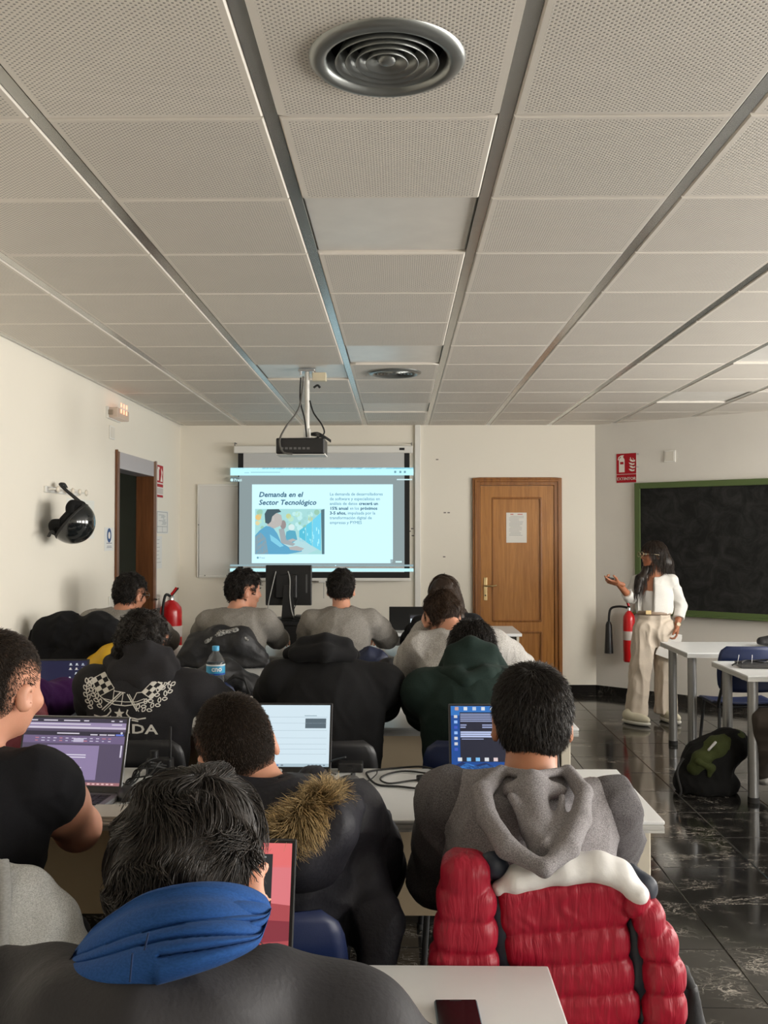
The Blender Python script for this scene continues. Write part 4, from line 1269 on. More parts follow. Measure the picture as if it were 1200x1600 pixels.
def add_arm(S, P, sx, g=0.0, upto=1.0, thick=1.0):
    sh = shoulder(P, sx); E = V3(tuple(P['elb'][0 if sx < 0 else 1])); W = V3(tuple(P['wri'][0 if sx < 0 else 1]))
    m = (sh + E) / 2
    a = thick
    S.chain([sh, m, E], [.050 * a + g, .050 * a + g, .043 * a + g], .03)
    if upto >= 1: S.chain([E, E * .6 + W * .4, W], [.043 * a + g, .043 * a + g, .029 * a + g * .8], .02)

def hand_mesh(W, d, palm, side, curl=.7, spread=1.0, sc=1.0, h=.0034, curls=None):
    W = V3(tuple(W)); d = unit(d); palm = unit(np.asarray(palm, np.float32) - d * float(np.dot(palm, d))); ac = np.cross(palm, d) * side
    S = Soft(); R = axes_R(ac, palm, d)
    S.cone(W - d * .035, W + d * .02, .027 * sc, .026 * sc, .01, flat=(palm, .78))
    S.ell(W + d * .052 * sc, (.041 * sc, .0165 * sc, .052 * sc), R, .015)
    S.ell(W + d * .03 * sc + ac * .026 * sc + palm * .006, (.018 * sc, .015 * sc, .03 * sc), R, .012)
    for i, (x, ln) in enumerate(((.030, .068), (.0105, .077), (-.0095, .071), (-.0285, .056))):
        p = W + d * (.088 - (.006 if i in (0, 3) else 0)) * sc + ac * x * sc
        fd = unit(d + ac * x * 2.2 * spread); cu = curl if curls is None else curls[i]; pm = palm
        for q, (fr, r) in enumerate(((.46, .0092), (.31, .0084), (.23, .0074))):
            ang = cu * (.7, 1.0, .7)[q]
            nx = unit(fd * math.cos(ang) + pm * math.sin(ang)); pm = unit(pm * math.cos(ang) - fd * math.sin(ang))
            S.cone(p, p + nx * ln * fr * sc, r * sc, (r - .0008) * sc, .004)
            p = p + nx * ln * fr * sc; fd = nx
    t0 = W + d * .022 * sc + ac * .032 * sc
    td = unit(d * .65 + ac * .62 + palm * .45); t1 = t0 + td * .042 * sc; td2 = unit(d * .85 + ac * .1 + palm * .5); t2 = t1 + td2 * .032 * sc
    S.chain([t0, t1, t2], [.013 * sc, .0105 * sc, .0085 * sc], .006)
    V, F = S.mesh(h)
    return relax(V, F, 1), F

def make_hair(root, P, H):
    """hair cap + strands. H: style, col, len, n, ..."""
    c = V3(tuple(P['head'])); R = eul(*P.get('hrot', (0, 0, 0))); sc = P.get('hsc', 1.0)
    L = lambda x, y, z: c + sc * (R @ np.array([x, y, z], np.float32))
    t = H.get('t', .012); lo = H.get('low', -.062); fr = H.get('front', .062)
    S = Soft()
    cr = L(0, -.014, .042); rad = np.array([(.078 + t), (.099 + t), (.088 + t * 1.1)]) * sc
    S.ell(cr, rad, R, .02)
    S.ell(L(0, -.05, -.005), ((.066 + t * .8) * sc, (.052 + t) * sc, (.075 + t * .4) * sc), R, .03)
    c2 = L(0, -.05, -.005); r2 = np.array([(.066 + t * .8), (.052 + t), (.075 + t * .4)]) * sc * .99
    n1 = R @ np.array([0, .86, -.5], np.float32); n2 = R @ np.array([0, H.get('slope', .40), -.9], np.float32)
    S.cut(L(0, fr, .045), n1); S.cut(L(0, -.09, lo), n2)
    er = H.get('earcut', 1.0)
    if er:
        for sx in (-1, 1): S.ell(L(sx * .095, .0, -.014), (.034 * er * sc, .034 * er * sc, .038 * er * sc), R, .01, '-')
    m = hair_mat(H['name'], H['col'], H.get('tip'), H.get('rough', .38))
    V, F = S.mesh(H.get('h', .006)); V = relax(V, F, 2)
    V = folds(V, F, H.get('lump', .003), 95, H.get('seed', 1), (1, 1, 1), False)
    off = np.array(origin_of(root), np.float32)
    me = np_mesh('hair', V - off, F)
    # thin to bare skin along the hairline
    dl = np.minimum(-((V - L(0, -.09, lo)) @ (n2 / np.linalg.norm(n2))), -((V - L(0, fr, .045)) @ (n1 / np.linalg.norm(n1))))
    ql = np.abs((V - c) @ R / sc); de = np.sqrt((((ql - np.array([.095, 0, .014])) / .036) ** 2).sum(1)) * .036 - .036
    fade = np.clip(np.minimum(dl, de if er else dl) / H.get('thin', .016), 0, 1)
    a = me.attributes.new('cover', 'FLOAT', 'POINT'); a.data.foreach_set('value', fade.astype(np.float32))
    ho = link_mesh('hair', me, scalp_mat(H['name'], H['col'], P.get('skin', SKIN_C)), root)
    # roots: points spread over the outer cap
    nn = vnormals(V, F); fc = V[F].mean(1); fn = nn[F].mean(1)
    ok = ((fc - np.array(cr)) * fn).sum(1) > .02
    lf = (fc - c) @ R
    ok &= (fn @ n1 < .75) & (fn @ n2 < .8)
    ids = np.flatnonzero(ok); rg = np.random.default_rng(H.get('seed', 1))
    pick = rg.choice(ids, H['n']); w = rg.dirichlet((1, 1, 1, 1), H['n'])
    roots = (V[F[pick]] * w[:, :, None]).sum(1); nrm = fn[pick]
    crown = L(*H.get('crown', (.0, -.07, .12)))
    fl = roots - crown; fl = fl - nrm * (fl * nrm).sum(1, keepdims=True); fl /= (np.linalg.norm(fl, axis=1, keepdims=True) + 1e-6)
    lift = H.get('lift', .5)
    d = nrm * lift + fl * (1 - lift) + rg.normal(size=nrm.shape) * H.get('jit', .15)
    amp, fq = H.get('wave', (0.0, 80))
    sd = H.get('seed', 1)
    fld = (lambda Q: amp * np.stack([wav(Q, fq, sd * 7 + i, 5) for i in range(3)], 1)) if amp else None
    def rej(Q):
        q = (Q - c) @ R / sc; q[:, 0] = np.abs(q[:, 0]); return ((((q - np.array([.095, 0, -.014])) / (np.array([.036, .032, .036]) * er)) ** 2).sum(1) < 1)
    bvh = BVHTree.FromPolygons(V.tolist(), F.tolist())
    vol = rg.uniform(.03, 1, H['n']) ** 1.2 * H.get('vol', .014); u1, u2 = Vector(n1 / np.linalg.norm(n1)), Vector(n2 / np.linalg.norm(n2))
    def push(Q):                                                # keep each hair in a thin layer over the cap
        out = Q.copy()
        for i, q_ in enumerate(Q):
            loc, nr, _, dd = bvh.find_nearest(q_)
            if nr is None or nr.dot(u2) > .6 or nr.dot(u1) > .6: continue
            dv = (Vector(q_) - loc); sd = dv.dot(nr)
            if sd < .0004 or sd > vol[i]: out[i] = loc + nr * min(max(sd, .0004), vol[i])
        return out
    ln = H['len'] * rg.uniform(.65, 1.2, H['n'])
    if 'fade' in H:                                             # shorter towards the nape and ears
        z = ((roots - c) @ R)[:, 2]; ln = ln * np.clip((z - H['fade'][0]) / (H['fade'][1] - H['fade'][0]), .12, 1)
    strands('hair_strands', roots - nrm * .003, d, ln, m, ho, H.get('seg', 5), H.get('r', .0011), .3, fld, H.get('grav', .08), push if H.get('push', True) else None, sd, H.get('sides', 3), H.get('shade', (.6, 1.7)), rej if er else None)
    return ho

def add_eyes(root, P, sc=1.0):
    c = V3(tuple(P['head'])); R = eul(*P.get('hrot', (0, 0, 0)))
    for sx in (-1, 1):
        p = c + R @ np.array([sx * .031, .0775, .012], np.float32)
        e = MB(); q = Matrix([list(r) for r in (R @ np.array(Matrix.Rotation(-PI / 2, 3, 'X'), np.float32))])
        e.lathe([(.0105 * math.sin(w), .0105 * math.cos(w)) for w in np.linspace(.01, 3.13, 9)], Vector(p), 14, q)
        eo = e.build('eye', plain('eye_white', (.6, .58, .55), .2), root)
        i = MB(); i.lathe([(.001, .0112), (.004, .0110), (.0055, .0098)], Vector(p), 12, q); i.build('iris', plain('eye_dark', (.02, .012, .008), .15), eo)
        b = c + R @ np.array([sx * .031, .097, .030], np.float32)
        pts = [Vector(c + R @ np.array([sx * x, y, z], np.float32)) for x, y, z in ((.012, .099, .030), (.025, .099, .034), (.042, .088, .031))]
        MB().tube(pts, [.0032, .004, .002], 6).build('eyebrow', plain('brow_dark', (.012, .009, .007), .6), root)

SKIN_A = skin_mat('skin_light', srgb(205, 150, 124)); SKIN_B = skin_mat('skin_tan', srgb(172, 118, 88)); SKIN_C = skin_mat('skin_olive', srgb(188, 132, 104))

def person(label, P, group='people in the room'):
    """seated person: skin body, garment with sleeves, trousers, shoes, hair. P: joints in world coordinates"""
    pel = P['pel']
    root = thing('person', label, 'person', (pel[0], pel[1], 0), 0, group)
    skin = P.get('skin', SKIN_C)
    h = P.get('h', .008)
    R = eul(*P.get('hrot', (0, 0, 0)))
    S = Soft(); add_head(S, P['head'], R, P['neck'], P.get('hsc', 1.0), P.get('ear', 1.0)); add_torso(S, P, -.012)
    for sx in (-1, 1): add_arm(S, P, sx, 0.0 if P.get('bare') else -.008, thick=P.get('armt', 1.0))
    V, F = S.mesh(P.get('hb', .0065)); V = relax(V, F, 2)
    Vs, Fs = [V], [F]; n = len(V)
    for k, sx in enumerate((-1, 1)):
        W = V3(tuple(P['wri'][k])); E = V3(tuple(P['elb'][k]))
        hd = P.get('hand', {}).get(k, {})
        v, f = hand_mesh(W, hd.get('dir', unit(W - E) + V3(0, .1, -.15)), hd.get('palm', (0, -.1, -1)), hd.get('side', -sx), hd.get('curl', .45), 1.0, hd.get('sc', 1.0), P.get('hh', .0045), hd.get('curls'))
        Vs.append(v); Fs.append(f + n); n += len(v)
    off = np.array(root.location, np.float32)
    link_mesh('body', np_mesh('body', np.concatenate(Vs) - off, np.concatenate(Fs)), skin, root)
    T = P['top']; g = T.get('g', .016)
    S = Soft(); add_torso(S, P, g)
    for fn in T.get('more', []): fn(S)
    top = None
    sl = T.get('sleeve', 'long')
    sep = T.get('sleeve_mat') is not None
    if not sep and sl == 'long':
        for sx in (-1, 1): add_arm(S, P, sx, g * T.get('sg', 1.0), 1.0, P.get('armt', 1.0))
    if sl == 'short':
        for sx in (-1, 1):
            sh = shoulder(P, sx); E = V3(tuple(P['elb'][0 if sx < 0 else 1])); e = sh + (E - sh) * T.get('slen', .72)
            S.chain([sh, (sh + e) / 2, e], [.048 + g, .054 + g, .056 + g], .03)
    nk = V3(tuple(P['neck'])); hd_ = V3(tuple(P['head']))
    S.cone(nk + (hd_ - nk) * .05, hd_, .055, .06, .008, '-')
    S.cut((0, 0, .458), (0, 0, -1))
    top = soft_obj(T.get('name', 'sweater'), S, h, T['mat'], root, T.get('fold', [(.006, 34, 3, (1, 1, .6)), (.0025, 80, 5)]), 2)
    if T.get('label'): top['label'] = T['label']
    if sep:
        for sx in (-1, 1):
            S2 = Soft(); add_arm(S2, P, sx, g + .002, 1.0, P.get('armt', 1.0))
            soft_obj('sleeve', S2, h, T['sleeve_mat'], top, T.get('fold', [(.006, 34, 3, (1, 1, .6)), (.0025, 80, 5)]), 2)
    # trousers and shoes
    S = Soft(); px, py, pz = pel
    tw = P.get('tyaw', 0); s = V3(math.cos(tw), math.sin(tw), 0); f = V3(-math.sin(tw), math.cos(tw), 0)
    pe = V3(px, py, .53)
    S.ell(pe + V3(0, 0, .012), (.165, .125, .078), axes_R(s, f, V3(0, 0, 1)), .05)
    feet = []
    for sx in (-1, 1):
        hp = pe + s * sx * .09 + V3(0, 0, .008); kn = pe + s * sx * .12 + f * .40 + V3(0, 0, -.01); an = kn + f * P.get('foot', .04) + V3(0, 0, -.41)
        S.chain([hp, kn], [.076, .062], .03); S.chain([kn, (kn + an) / 2, an], [.064, .058, .050], .03); feet.append(an)
    soft_obj('trousers', S, .013, P.get('trouser', M_TROUS), root, [(.005, 30, 9, (1, 1, 1))], 2)
    for an in feet:
        S = Soft(); S.ell(an + f * .06 + V3(0, 0, -.055), (.045, .125, .042), axes_R(s, f, V3(0, 0, 1)), .02); S.ell(an + V3(0, 0, -.02), (.042, .05, .05), None, .03)
        S.cut((0, 0, .012), (0, 0, -1))
        so = soft_obj('shoe', S, .010, M_SHOE, root)
        MB().box(tuple(an + f * .06 + V3(0, 0, -.071 - (an[2] - .11) + .0)), (.085, .25, .022), Matrix.Rotation(tw, 3, 'Z')).build('sole', M_RUBBER, so)
    if P.get('hair'): make_hair(root, P, P['hair'])
    if P.get('eyes', True): add_eyes(root, P)
    return root, top

M_TROUS = fabric('dark_trousers', (.018, .019, .023)); M_SHOE = plain('dark_shoes', (.03, .03, .032), .6)
# ================================================================== furniture
M_DESK = plain('white_laminate', (.75, .765, .77), .32, var=.015, vscale=30)
M_EDGE = plain('grey_edge_band', (.50, .50, .48), .45)
M_PANEL = plain('cream_panel', (.62, .57, .47), .5)
M_BEIGE = plain('beige_modesty', (.50, .40, .27), .55)
M_LEG = plain('silver_leg', (.30, .30, .30), .35, .75)
M_BLUE = plain('blue_plastic_shell', srgb(18, 34, 74), .42, bump=.05, bscale=400)
M_TUBE = plain('black_tube', (.03, .03, .032), .35, .5)
DT = .74
def table_top(t, w, d):
    MB().span((-w / 2, 0, DT - .011), (w / 2, d, DT)).build('tabletop', M_DESK, t, bevel=.003)
    eb = MB().span((-w / 2 + .003, .003, DT - .016), (w / 2 - .003, d - .003, DT - .011)).span((-w / 2 + .001, .001, DT - .024), (w / 2 - .001, d - .001, DT - .016)).span((-w / 2 + .004, .004, DT - .026), (w / 2 - .004, d - .004, DT - .024)).span((-w / 2 + .001, .001, DT - .034), (w / 2 - .001, d - .001, DT - .026))
    eb.build('edge_band', M_EDGE, t)
def row_desk(cx, y, w, label, d=.6):
    t = thing('desk', label, 'desk', (0, 0, 0), 0, 'white classroom desks in rows')
    table_top(t, w, d)
    for s in (-1, 1):
        MB().span((s * (w / 2 - .045) - .02, .06, 0), (s * (w / 2 - .045) + .02, d - .06, DT - .034)).build('side_panel', M_PANEL, t, bevel=.003)
    MB().span((-w / 2 + .07, d - .11, .28), (w / 2 - .07, d - .09, DT - .034)).build('modesty_panel', M_BEIGE, t)
    t.location = (cx, y, 0)
    return t
ROW = {1: 1.23, 2: 2.745, 3: 4.04, 4: 5.275, 5: 6.40}
row_desk(-.47, ROW[1], 1.5, 'nearest white desk holding the phone and the red-screened laptop')
row_desk(-1.68, ROW[1], .88, 'nearest white desk at the left wall beside the blue-hooded person')
for r, who in ((2, 'second row'), (3, 'third row'), (4, 'fourth row'), (5, 'front row')):
    row_desk(0, ROW[r], 1.5, {2: 'white desk with tangled black cables before the red puffer jacket', 3: 'white desk in front of the black-hooded person', 4: 'white desk the cheek-resting person leans on', 5: 'white desk in the front row before the screen'}[r])
    row_desk(-1.445, ROW[r], 1.35, {2: 'white left-hand desk under the purple-screened laptop', 3: 'white left-hand desk with the water bottle', 4: 'white left-hand desk under the heap of black coats', 5: 'white left-hand desk in the front row by the wall'}[r])
def tube_desk(x, y, w, label, d=.68):
    t = thing('desk', label, 'desk', (0, 0, 0), 0, 'tube-legged desks on the right')
    table_top(t, w, d)
    for sx in (-1, 1):
        for yy in (.09, d - .12):
            lo = MB().cyl((sx * (w / 2 - .06), yy, .03), (sx * (w / 2 - .06), yy, DT - .034), .03, 20).build('leg', M_LEG, t)
            MB().cyl((sx * (w / 2 - .06), yy, 0), (sx * (w / 2 - .06), yy, .03), .033, 16).build('foot', M_RUBBER, lo)
    MB().span((-w / 2 + .08, d / 2 - .02, DT - .07), (w / 2 - .08, d / 2 + .02, DT - .034)).build('crossbar', M_LEG, t)
    t.location = (x + w / 2, y, 0)
tube_desk(1.96, 6.60, 1.4, 'white tube-legged desk beside the standing teacher')
tube_desk(1.99, 5.545, 1.4, 'white tube-legged desk above the green backpack', .64)

# teacher's side: black computer desk and pale desk by the wall
def black_desk():
    a = at(432, 968, 9.1); x0, x1 = a.x, -.33
    t = thing('computer_desk', 'black computer desk under the old monitor by the back wall', 'desk', ((x0 + x1) / 2, 8.6, 0))
    MB().span((x0, 8.55, .735), (x1, 9.2, .76)).build('desktop', M_BLACK, t, bevel=.003)
    MB().span((x0 + .02, 8.58, .1), (x1 - .02, 8.6, .735)).build('front_panel', M_BLACK, t)
    for x in (x0 + .02, x1 - .045): MB().span((x, 8.56, 0), (x + .025, 9.18, .735)).build('side_panel', M_BLACK, t)
black_desk()
def pale_desk():
    t = thing('teacher_desk', 'pale desk carrying the black laptop near the back wall', 'desk', (.5, 7.9, 0))
    MB().span((-.12, 7.85, .715), (1.0, 8.5, .74)).build('desktop', M_DESK, t, bevel=.003)
    MB().span((-.1, 7.9, .3), (.98, 7.92, .715)).build('front_panel', plain('dark_desk_panel', (.06, .055, .05), .5), t)
    for x in (-.1, .96): MB().span((x, 7.88, 0), (x + .02, 8.48, .715)).build('side_panel', M_PANEL, t)
pale_desk()

# chairs
def make_chair():
    t = thing('chair', 'x', 'chair', (0, 0, 0), 0, 'blue plastic classroom chairs')
    def shell(pts, th, n=14, w0=.21, curve=.03):
        """pts = [(y, z, halfwidth)] along the profile"""
        V = []; F = []
        for (y, z, hw) in pts:
            for k in range(n + 1):
                u = -1 + 2 * k / n
                V.append((hw * u, y + curve * (1 - u * u) * (-1 if z > .5 else 0), z + (.012 * u * u if z < .5 else 0)))
        m = len(pts)
        for i in range(m - 1):
            for k in range(n): a = i * (n + 1) + k; F.append((a, a + 1, a + n + 2, a + n + 1))
        me = bpy.data.meshes.new('shell'); me.from_pydata(V, [], F); bm = bmesh.new(); bm.from_mesh(me)
        bmesh.ops.recalc_face_normals(bm, faces=bm.faces)
        bmesh.ops.solidify(bm, geom=bm.faces[:], thickness=th)
        for f in bm.faces: f.smooth = True
        bm.to_mesh(me); bm.free(); return me
    prof = []
    for i in range(13):
        u = i / 12; z = .53 + .30 * u
        hw = .205 * (1 - .10 * (2 * u - 1) ** 2 - (.16 * max(0, (u - .86) / .14) ** 2) - (.16 * max(0, (.14 - u) / .14) ** 2))
        prof.append((-.19 - .05 * u, z, hw))
    link_mesh('backrest', shell(prof, .008), M_BLUE, t)
    prof = [(-.19 + .40 * i / 10, .445 + (.012 if i < 2 else 0) - (.02 * max(0, i - 8) / 2), .205 - (.02 if i in (0, 10) else 0)) for i in range(11)]
    link_mesh('seat', shell(prof, .009), M_BLUE, t)
    for s in (-1, 1):
        MB().tube([(s * .18, -.16, .425), (s * .19, -.20, .47), (s * .17, -.205, .56), (s * .165, -.225, .70)], .011, 8).build('back_upright', M_TUBE, t)
        MB().tube([(s * .17, .16, .43), (s * .20, .20, .012)], .011, 8).build('leg', M_TUBE, t)
        MB().tube([(s * .17, -.15, .43), (s * .20, -.23, .012)], .011, 8).build('leg', M_TUBE, t)
        MB().tube([(s * .175, -.17, .43), (s * .175, .17, .43)], .010, 8).build('seat_rail', M_TUBE, t)
        MB().lathe([(.001, -.232), (.007, -.231), (.007, -.228)], (0, 0, 0), 8, Matrix.Rotation(0, 3, 'X'))
    MB().tube([(-.175, -.15, .43), (.175, -.15, .43)], .010, 8).build('stretcher', M_TUBE, t)
    for s in (-1, 1):
        for yy in ((.20), (-.23)): MB().cyl((s * .20, yy, 0), (s * .20, yy, .02), .015, 8).build('foot', M_RUBBER, t)
        MB().cyl((s * .165, -.236, .66), (s * .165, -.246, .66), .008, 8).build('rivet', M_ALU, t)
    return t
chair_proto = make_chair(); chair_used = [False]
def chair(x, y, rz, label):
    o = chair_proto if not chair_used[0] else copy_tree(chair_proto)
    chair_used[0] = True
    o.location = (x, y, 0); o.rotation_euler = (0, 0, rz); o['label'] = label
    return o

# laptops
def laptop(loc, rz, w, label, draw, open_deg=108, body=(.05, .05, .055), lid_h=.225, bez=(.012, .012, .013), depth=.235, group='open laptops', metal=.3, logo=None):
    """base front edge towards -y (the user), hinge at y = 0"""
    t = thing('laptop', label, 'laptop', loc, rz, group)
    mb_ = plain('laptop_body_%d_%d' % (int(body[0] * 1000), int(w * 1000)), body, .42, metal)
    Z = .0
    k = lambda m, n, mt, p=t, **q: m.build(n, mt, p, base=(0, 0, 0), **q)
    base = MB().span((-w / 2, -depth, .003), (w / 2, 0, .019)); bo = k(base, 'base', mb_, bevel=.004)
    kb = MB().span((-w / 2 + .02, -depth * .56, .0185), (w / 2 - .02, -.025, .0195)); ko = k(kb, 'keyboard', M_BLACK)
    ky = MB(); nc, nr = 15, 5
    for r in range(nr):
        for c in range(nc):
            x0 = -w / 2 + .024 + c * (w - .048) / nc; y0 = -depth * .55 + r * (depth * .55 - .03) / nr
            ky.span((x0, y0, .0195), (x0 + (w - .048) / nc - .003, y0 + (depth * .55 - .03) / nr - .003, .0215))
    k(ky, 'keys', plain('key_caps', (.02, .02, .022), .5), ko)
    k(MB().span((-.05, -depth + .015, .0188), (.05, -depth * .62, .0194)), 'touchpad', plain('touchpad_%d' % int(body[0] * 1000), tuple(min(1, c * 1.3 + .01) for c in body), .35), bo)
    ang = math.radians(open_deg - 90)
    u = Vector((1, 0, 0)); v = Vector((0, math.sin(ang), math.cos(ang))); n = Vector((0, -math.cos(ang), math.sin(ang)))
    o = Vector((-w / 2, .002, .016))
    q = [o, o + u * w, o + u * w + v * lid_h, o + v * lid_h]
    lo = k(MB().hexa(q, [p - n * .007 for p in q]), 'lid', mb_, bevel=.003)
    b = .008; bb = .022
    q2 = [o + u * .002 + v * .003, o + u * (w - .002) + v * .003, o + u * (w - .002) + v * (lid_h - .003), o + u * .002 + v * (lid_h - .003)]
    k(MB().hexa(q2, [p + n * .0015 for p in q2]), 'bezel', plain('bezel_%d' % int(bez[0] * 1000), bez, .35), lo)
    k(MB().cyl((-w * .35, 0, .014), (w * .35, 0, .014), .006, 10), 'hinge', M_BLACK)
    f = Flat(o + u * b + v * bb + n * .0015, u, v, n, .0004)
    W, H = w - 2 * b, lid_h - bb - b
    draw(f, W, H)
    dm = f.mb.build('display', M_SCREEN, lo, base=(0, 0, 0))
    if logo:
        g = Flat(o + u * (w * .5) + v * (bb * .45) + n * .0016, u, v, n, .0003); g.disc(0, 0, bb * .28, (.6, .62, .64), 14)
        g.mb.build('badge', M_PRINT, lo, base=(0, 0, 0))
    return t
rl = random.Random(11)
def rows_(f, x0, y0, x1, y1, n, col, fill=.55, seed=0, jag=(.4, 1.0)):
    r = random.Random(seed); dy = (y1 - y0) / n
    for i in range(n): f.rect(x0, y1 - (i + fill) * dy, x0 + (x1 - x0) * r.uniform(*jag), y1 - i * dy, col)
def scr_red(f, W, H):
    f.rect(0, 0, W, H, (.42, .075, .085))
    f.up(); f.rect(0, H * .78, W, H, (.80, .17, .17)); f.poly([(W * .62, H * .5), (W, H * .44), (W, H * .80), (W * .62, H * .80)], (.74, .20, .22)); f.poly([(0, H * .1), (W * .55, H * .16), (W * .8, H * .10), (W, H * .13), (W, H * .30), (0, H * .34)], (.25, .04, .055)); f.rect(0, 0, W, H * .075, (.012, .010, .012))
    f.up(); f.rect(W * .35, H * .35, W * .89, H * .90, (.028, .030, .032))
    f.up()
    f.rect(W * .58, H * .70, W * .70, H * .722, (.4, .4, .4)); f.rect(W * .72, H * .70, W * .85, H * .724, (.5, .5, .5)); f.disc(W * .76, H * .805, H * .022, (.75, .75, .73)); f.disc(W * .845, H * .80, H * .014, (.4, .4, .4)); f.poly([(W*.64,H*.79),(W*.67,H*.815),(W*.66,H*.78)], (.6,.6,.6))
    for x in (.70, .77, .84): f.rect(W * x, H * .865, W * (x + .012), H * .878, (.4, .4, .4))
    f.rect(W * .50, H * .375, W * .63, H * .393, (.45, .45, .45)); f.rect(W * .70, H * .375, W * .755, H * .393, (.45, .45, .45))
    f.text(W * .60, H * .165, 'Activar Windows', H * .045, (.62, .35, .35)); f.text(W * .52, H * .125, 'configuración para activar Windows', H * .033, (.55, .3, .3))
    for x in (.62, .70, .77, .80, .84): f.rect(W * x, H * .03, W * (x + .016), H * .052, (.6, .6, .6))
    f.rect(W * .91, H * .046, W * .96, H * .060, (.5, .5, .5)); f.rect(W * .87, H * .020, W * .97, H * .034, (.5, .5, .5))
def scr_white(f, W, H):
    f.rect(0, 0, W, H, (.66, .80, .88)); f.up()
    for y in (.80, .70, .58, .46, .36, .28, .2): f.rect(W * .04, H * y, W * .97, H * (y + .004), (.35, .45, .52))
    for x, y, w in ((.05, .72, .3), (.05, .49, .1), (.05, .39, .08), (.05, .30, .07)): f.rect(W * x, H * y, W * (x + w), H * (y + .012), (.30, .40, .46))
    f.disc(W * .06, H * .90, H * .015, (.1, .14, .2)); f.disc(W * .12, H * .90, H * .015, (.1, .14, .2))
    f.rect(W * .74, H * .62, W * .96, H * .78, (.10, .14, .17)); f.rect(W * .73, H * .82, W * .86, H * .83, (.2, .3, .35))
    f.rect(0, 0, W, H * .05, (.42, .55, .62)); f.up()
    for i in range(9): f.rect(W * (.1 + i * .05), H * .012, W * (.125 + i * .05), H * .036, rl.choice([(.1, .2, .5), (.4, .3, .1), (.2, .25, .3)]))
    for i in range(5): f.rect(W * (.78 + i * .04), H * .015, W * (.80 + i * .04), H * .033, (.15, .2, .25))
def scr_term(f, W, H):
    f.rect(0, 0, W, H, (.010, .07, .30)); f.up()
    f.rect(W * .0, H * .85, W * .45, H, (.03, .17, .52)); f.poly([(W * .04, 0), (W * .5, 0), (W * .44, H * .05), (W * .33, H * .09), (W * .26, H * .06), (W * .14, H * .11), (W * .08, H * .06)], (.05, .22, .62)); f.poly([(0, H * .05), (W * .1, H * .13), (W * .2, H * .07), (W * .32, H * .12), (W * .42, H * .05), (W * .3, 0), (0, 0)], (.012, .03, .12)); f.rect(W * .45, H * .9, W, H, (.012, .014, .025)); f.up()
    f.rect(W * .085, H * .13, W * .97, H * .90, (.018, .02, .038)); f.up()
    LC = (.30, .35, .56)
    rows_(f, W * .09, H * .74, W * .45, H * .88, 5, LC, .6, 3, (.8, 1)); rows_(f, W * .09, H * .64, W * .2, H * .71, 2, LC, .6, 4); rows_(f, W * .30, H * .64, W * .45, H * .71, 2, LC, .6, 4, (.9, 1)); rows_(f, W * .09, H * .50, W * .46, H * .60, 3, (.5, .58, .85), .75, 5, (.95, 1)); f.rect(W * .10, H * .475, W * .31, H * .488, LC)
    for i in range(9): f.rect(W * (.5 + .0), H * (.86 - i * .03), W * (.5 + rl.uniform(.05, .12)), H * (.872 - i * .03), rl.choice([(.15, .25, .8), (.6, .2, .3), LC, (.1, .3, .9)]))
    for i in range(5): f.rect(W * (.04 + i * .085), H * .93, W * (.075 + i * .085), H * .985, rl.choice([(.5, .6, .75), (.55, .35, .3), (.7, .75, .8)]))
    for i in range(7): f.rect(W * .03, H * (.30 + i * .085), W * .062, H * (.345 + i * .085), rl.choice([(.3, .5, .9), (.6, .62, .66), (.05, .1, .5)]))
    for i in range(5): f.rect(W * (.06 + i * .085), H * .14, W * (.10 + i * .085), H * .195, rl.choice([(.75, .6, .6), (.2, .5, .85), (.7, .72, .75)]))
def scr_purple(f, W, H):
    f.rect(0, 0, W, H, (.085, .065, .12)); f.up()
    f.rect(0, H * .935, W, H, (.035, .03, .055)); f.rect(0, H * .875, W, H * .935, (.30, .24, .40)); f.rect(0, H * .84, W, H * .872, (.55, .48, .62)); f.rect(0, H * .735, W, H * .80, (.025, .02, .04)); f.rect(0, H * .62, W, H * .735, (.15, .11, .22))
    f.rect(W * .25, H * .08, W * .76, H * .59, (.26, .20, .36)); f.rect(0, 0, W, H * .045, (.34, .15, .17)); f.up()
    for (x, y, w) in ((.02, .955, .1), (.18, .955, .14), (.38, .955, .16), (.58, .955, .05), (.85, .955, .03), (.93, .955, .03), (.05, .90, .6), (.86, .90, .1), (.05, .85, .7), (.33, .76, .22), (.66, .745, .07), (.75, .745, .07), (.83, .745, .07)):
        f.rect(W * x, H * y, W * (x + w), H * (y + .018), (.62, .58, .68))
    f.rect(W * .91, H * .742, W * .985, H * .768, (.12, .18, .60)); f.disc(W * .965, H * .785, H * .018, (.6, .6, .7))
    for i in range(26): f.rect(W * (.12 + (i % 13) * .06), H * (.69 - .04 * (i // 13)), W * (.135 + (i % 13) * .06 + rl.uniform(.005, .025)), H * (.702 - .04 * (i // 13)), rl.choice([(.6, .55, .7), (.55, .2, .25), (.5, .5, .65)]))
    f.rect(W * .50, H * .64, W * .60, H * .70, (.5, .45, .6)); f.rect(W * .38, H * .44, W * .64, H * .455, (.7, .66, .78)); f.rect(W * .40, H * .405, W * .64, H * .42, (.7, .66, .78)); f.rect(W * .5, H * .25, W * .61, H * .265, (.7, .66, .78)); f.rect(W * .97, H * .42, W * .985, H * .60, (.6, .56, .7))
    for i in range(8): f.rect(W * (.6 + i * .045), H * .012, W * (.625 + i * .045), H * .032, (.75, .5, .5))
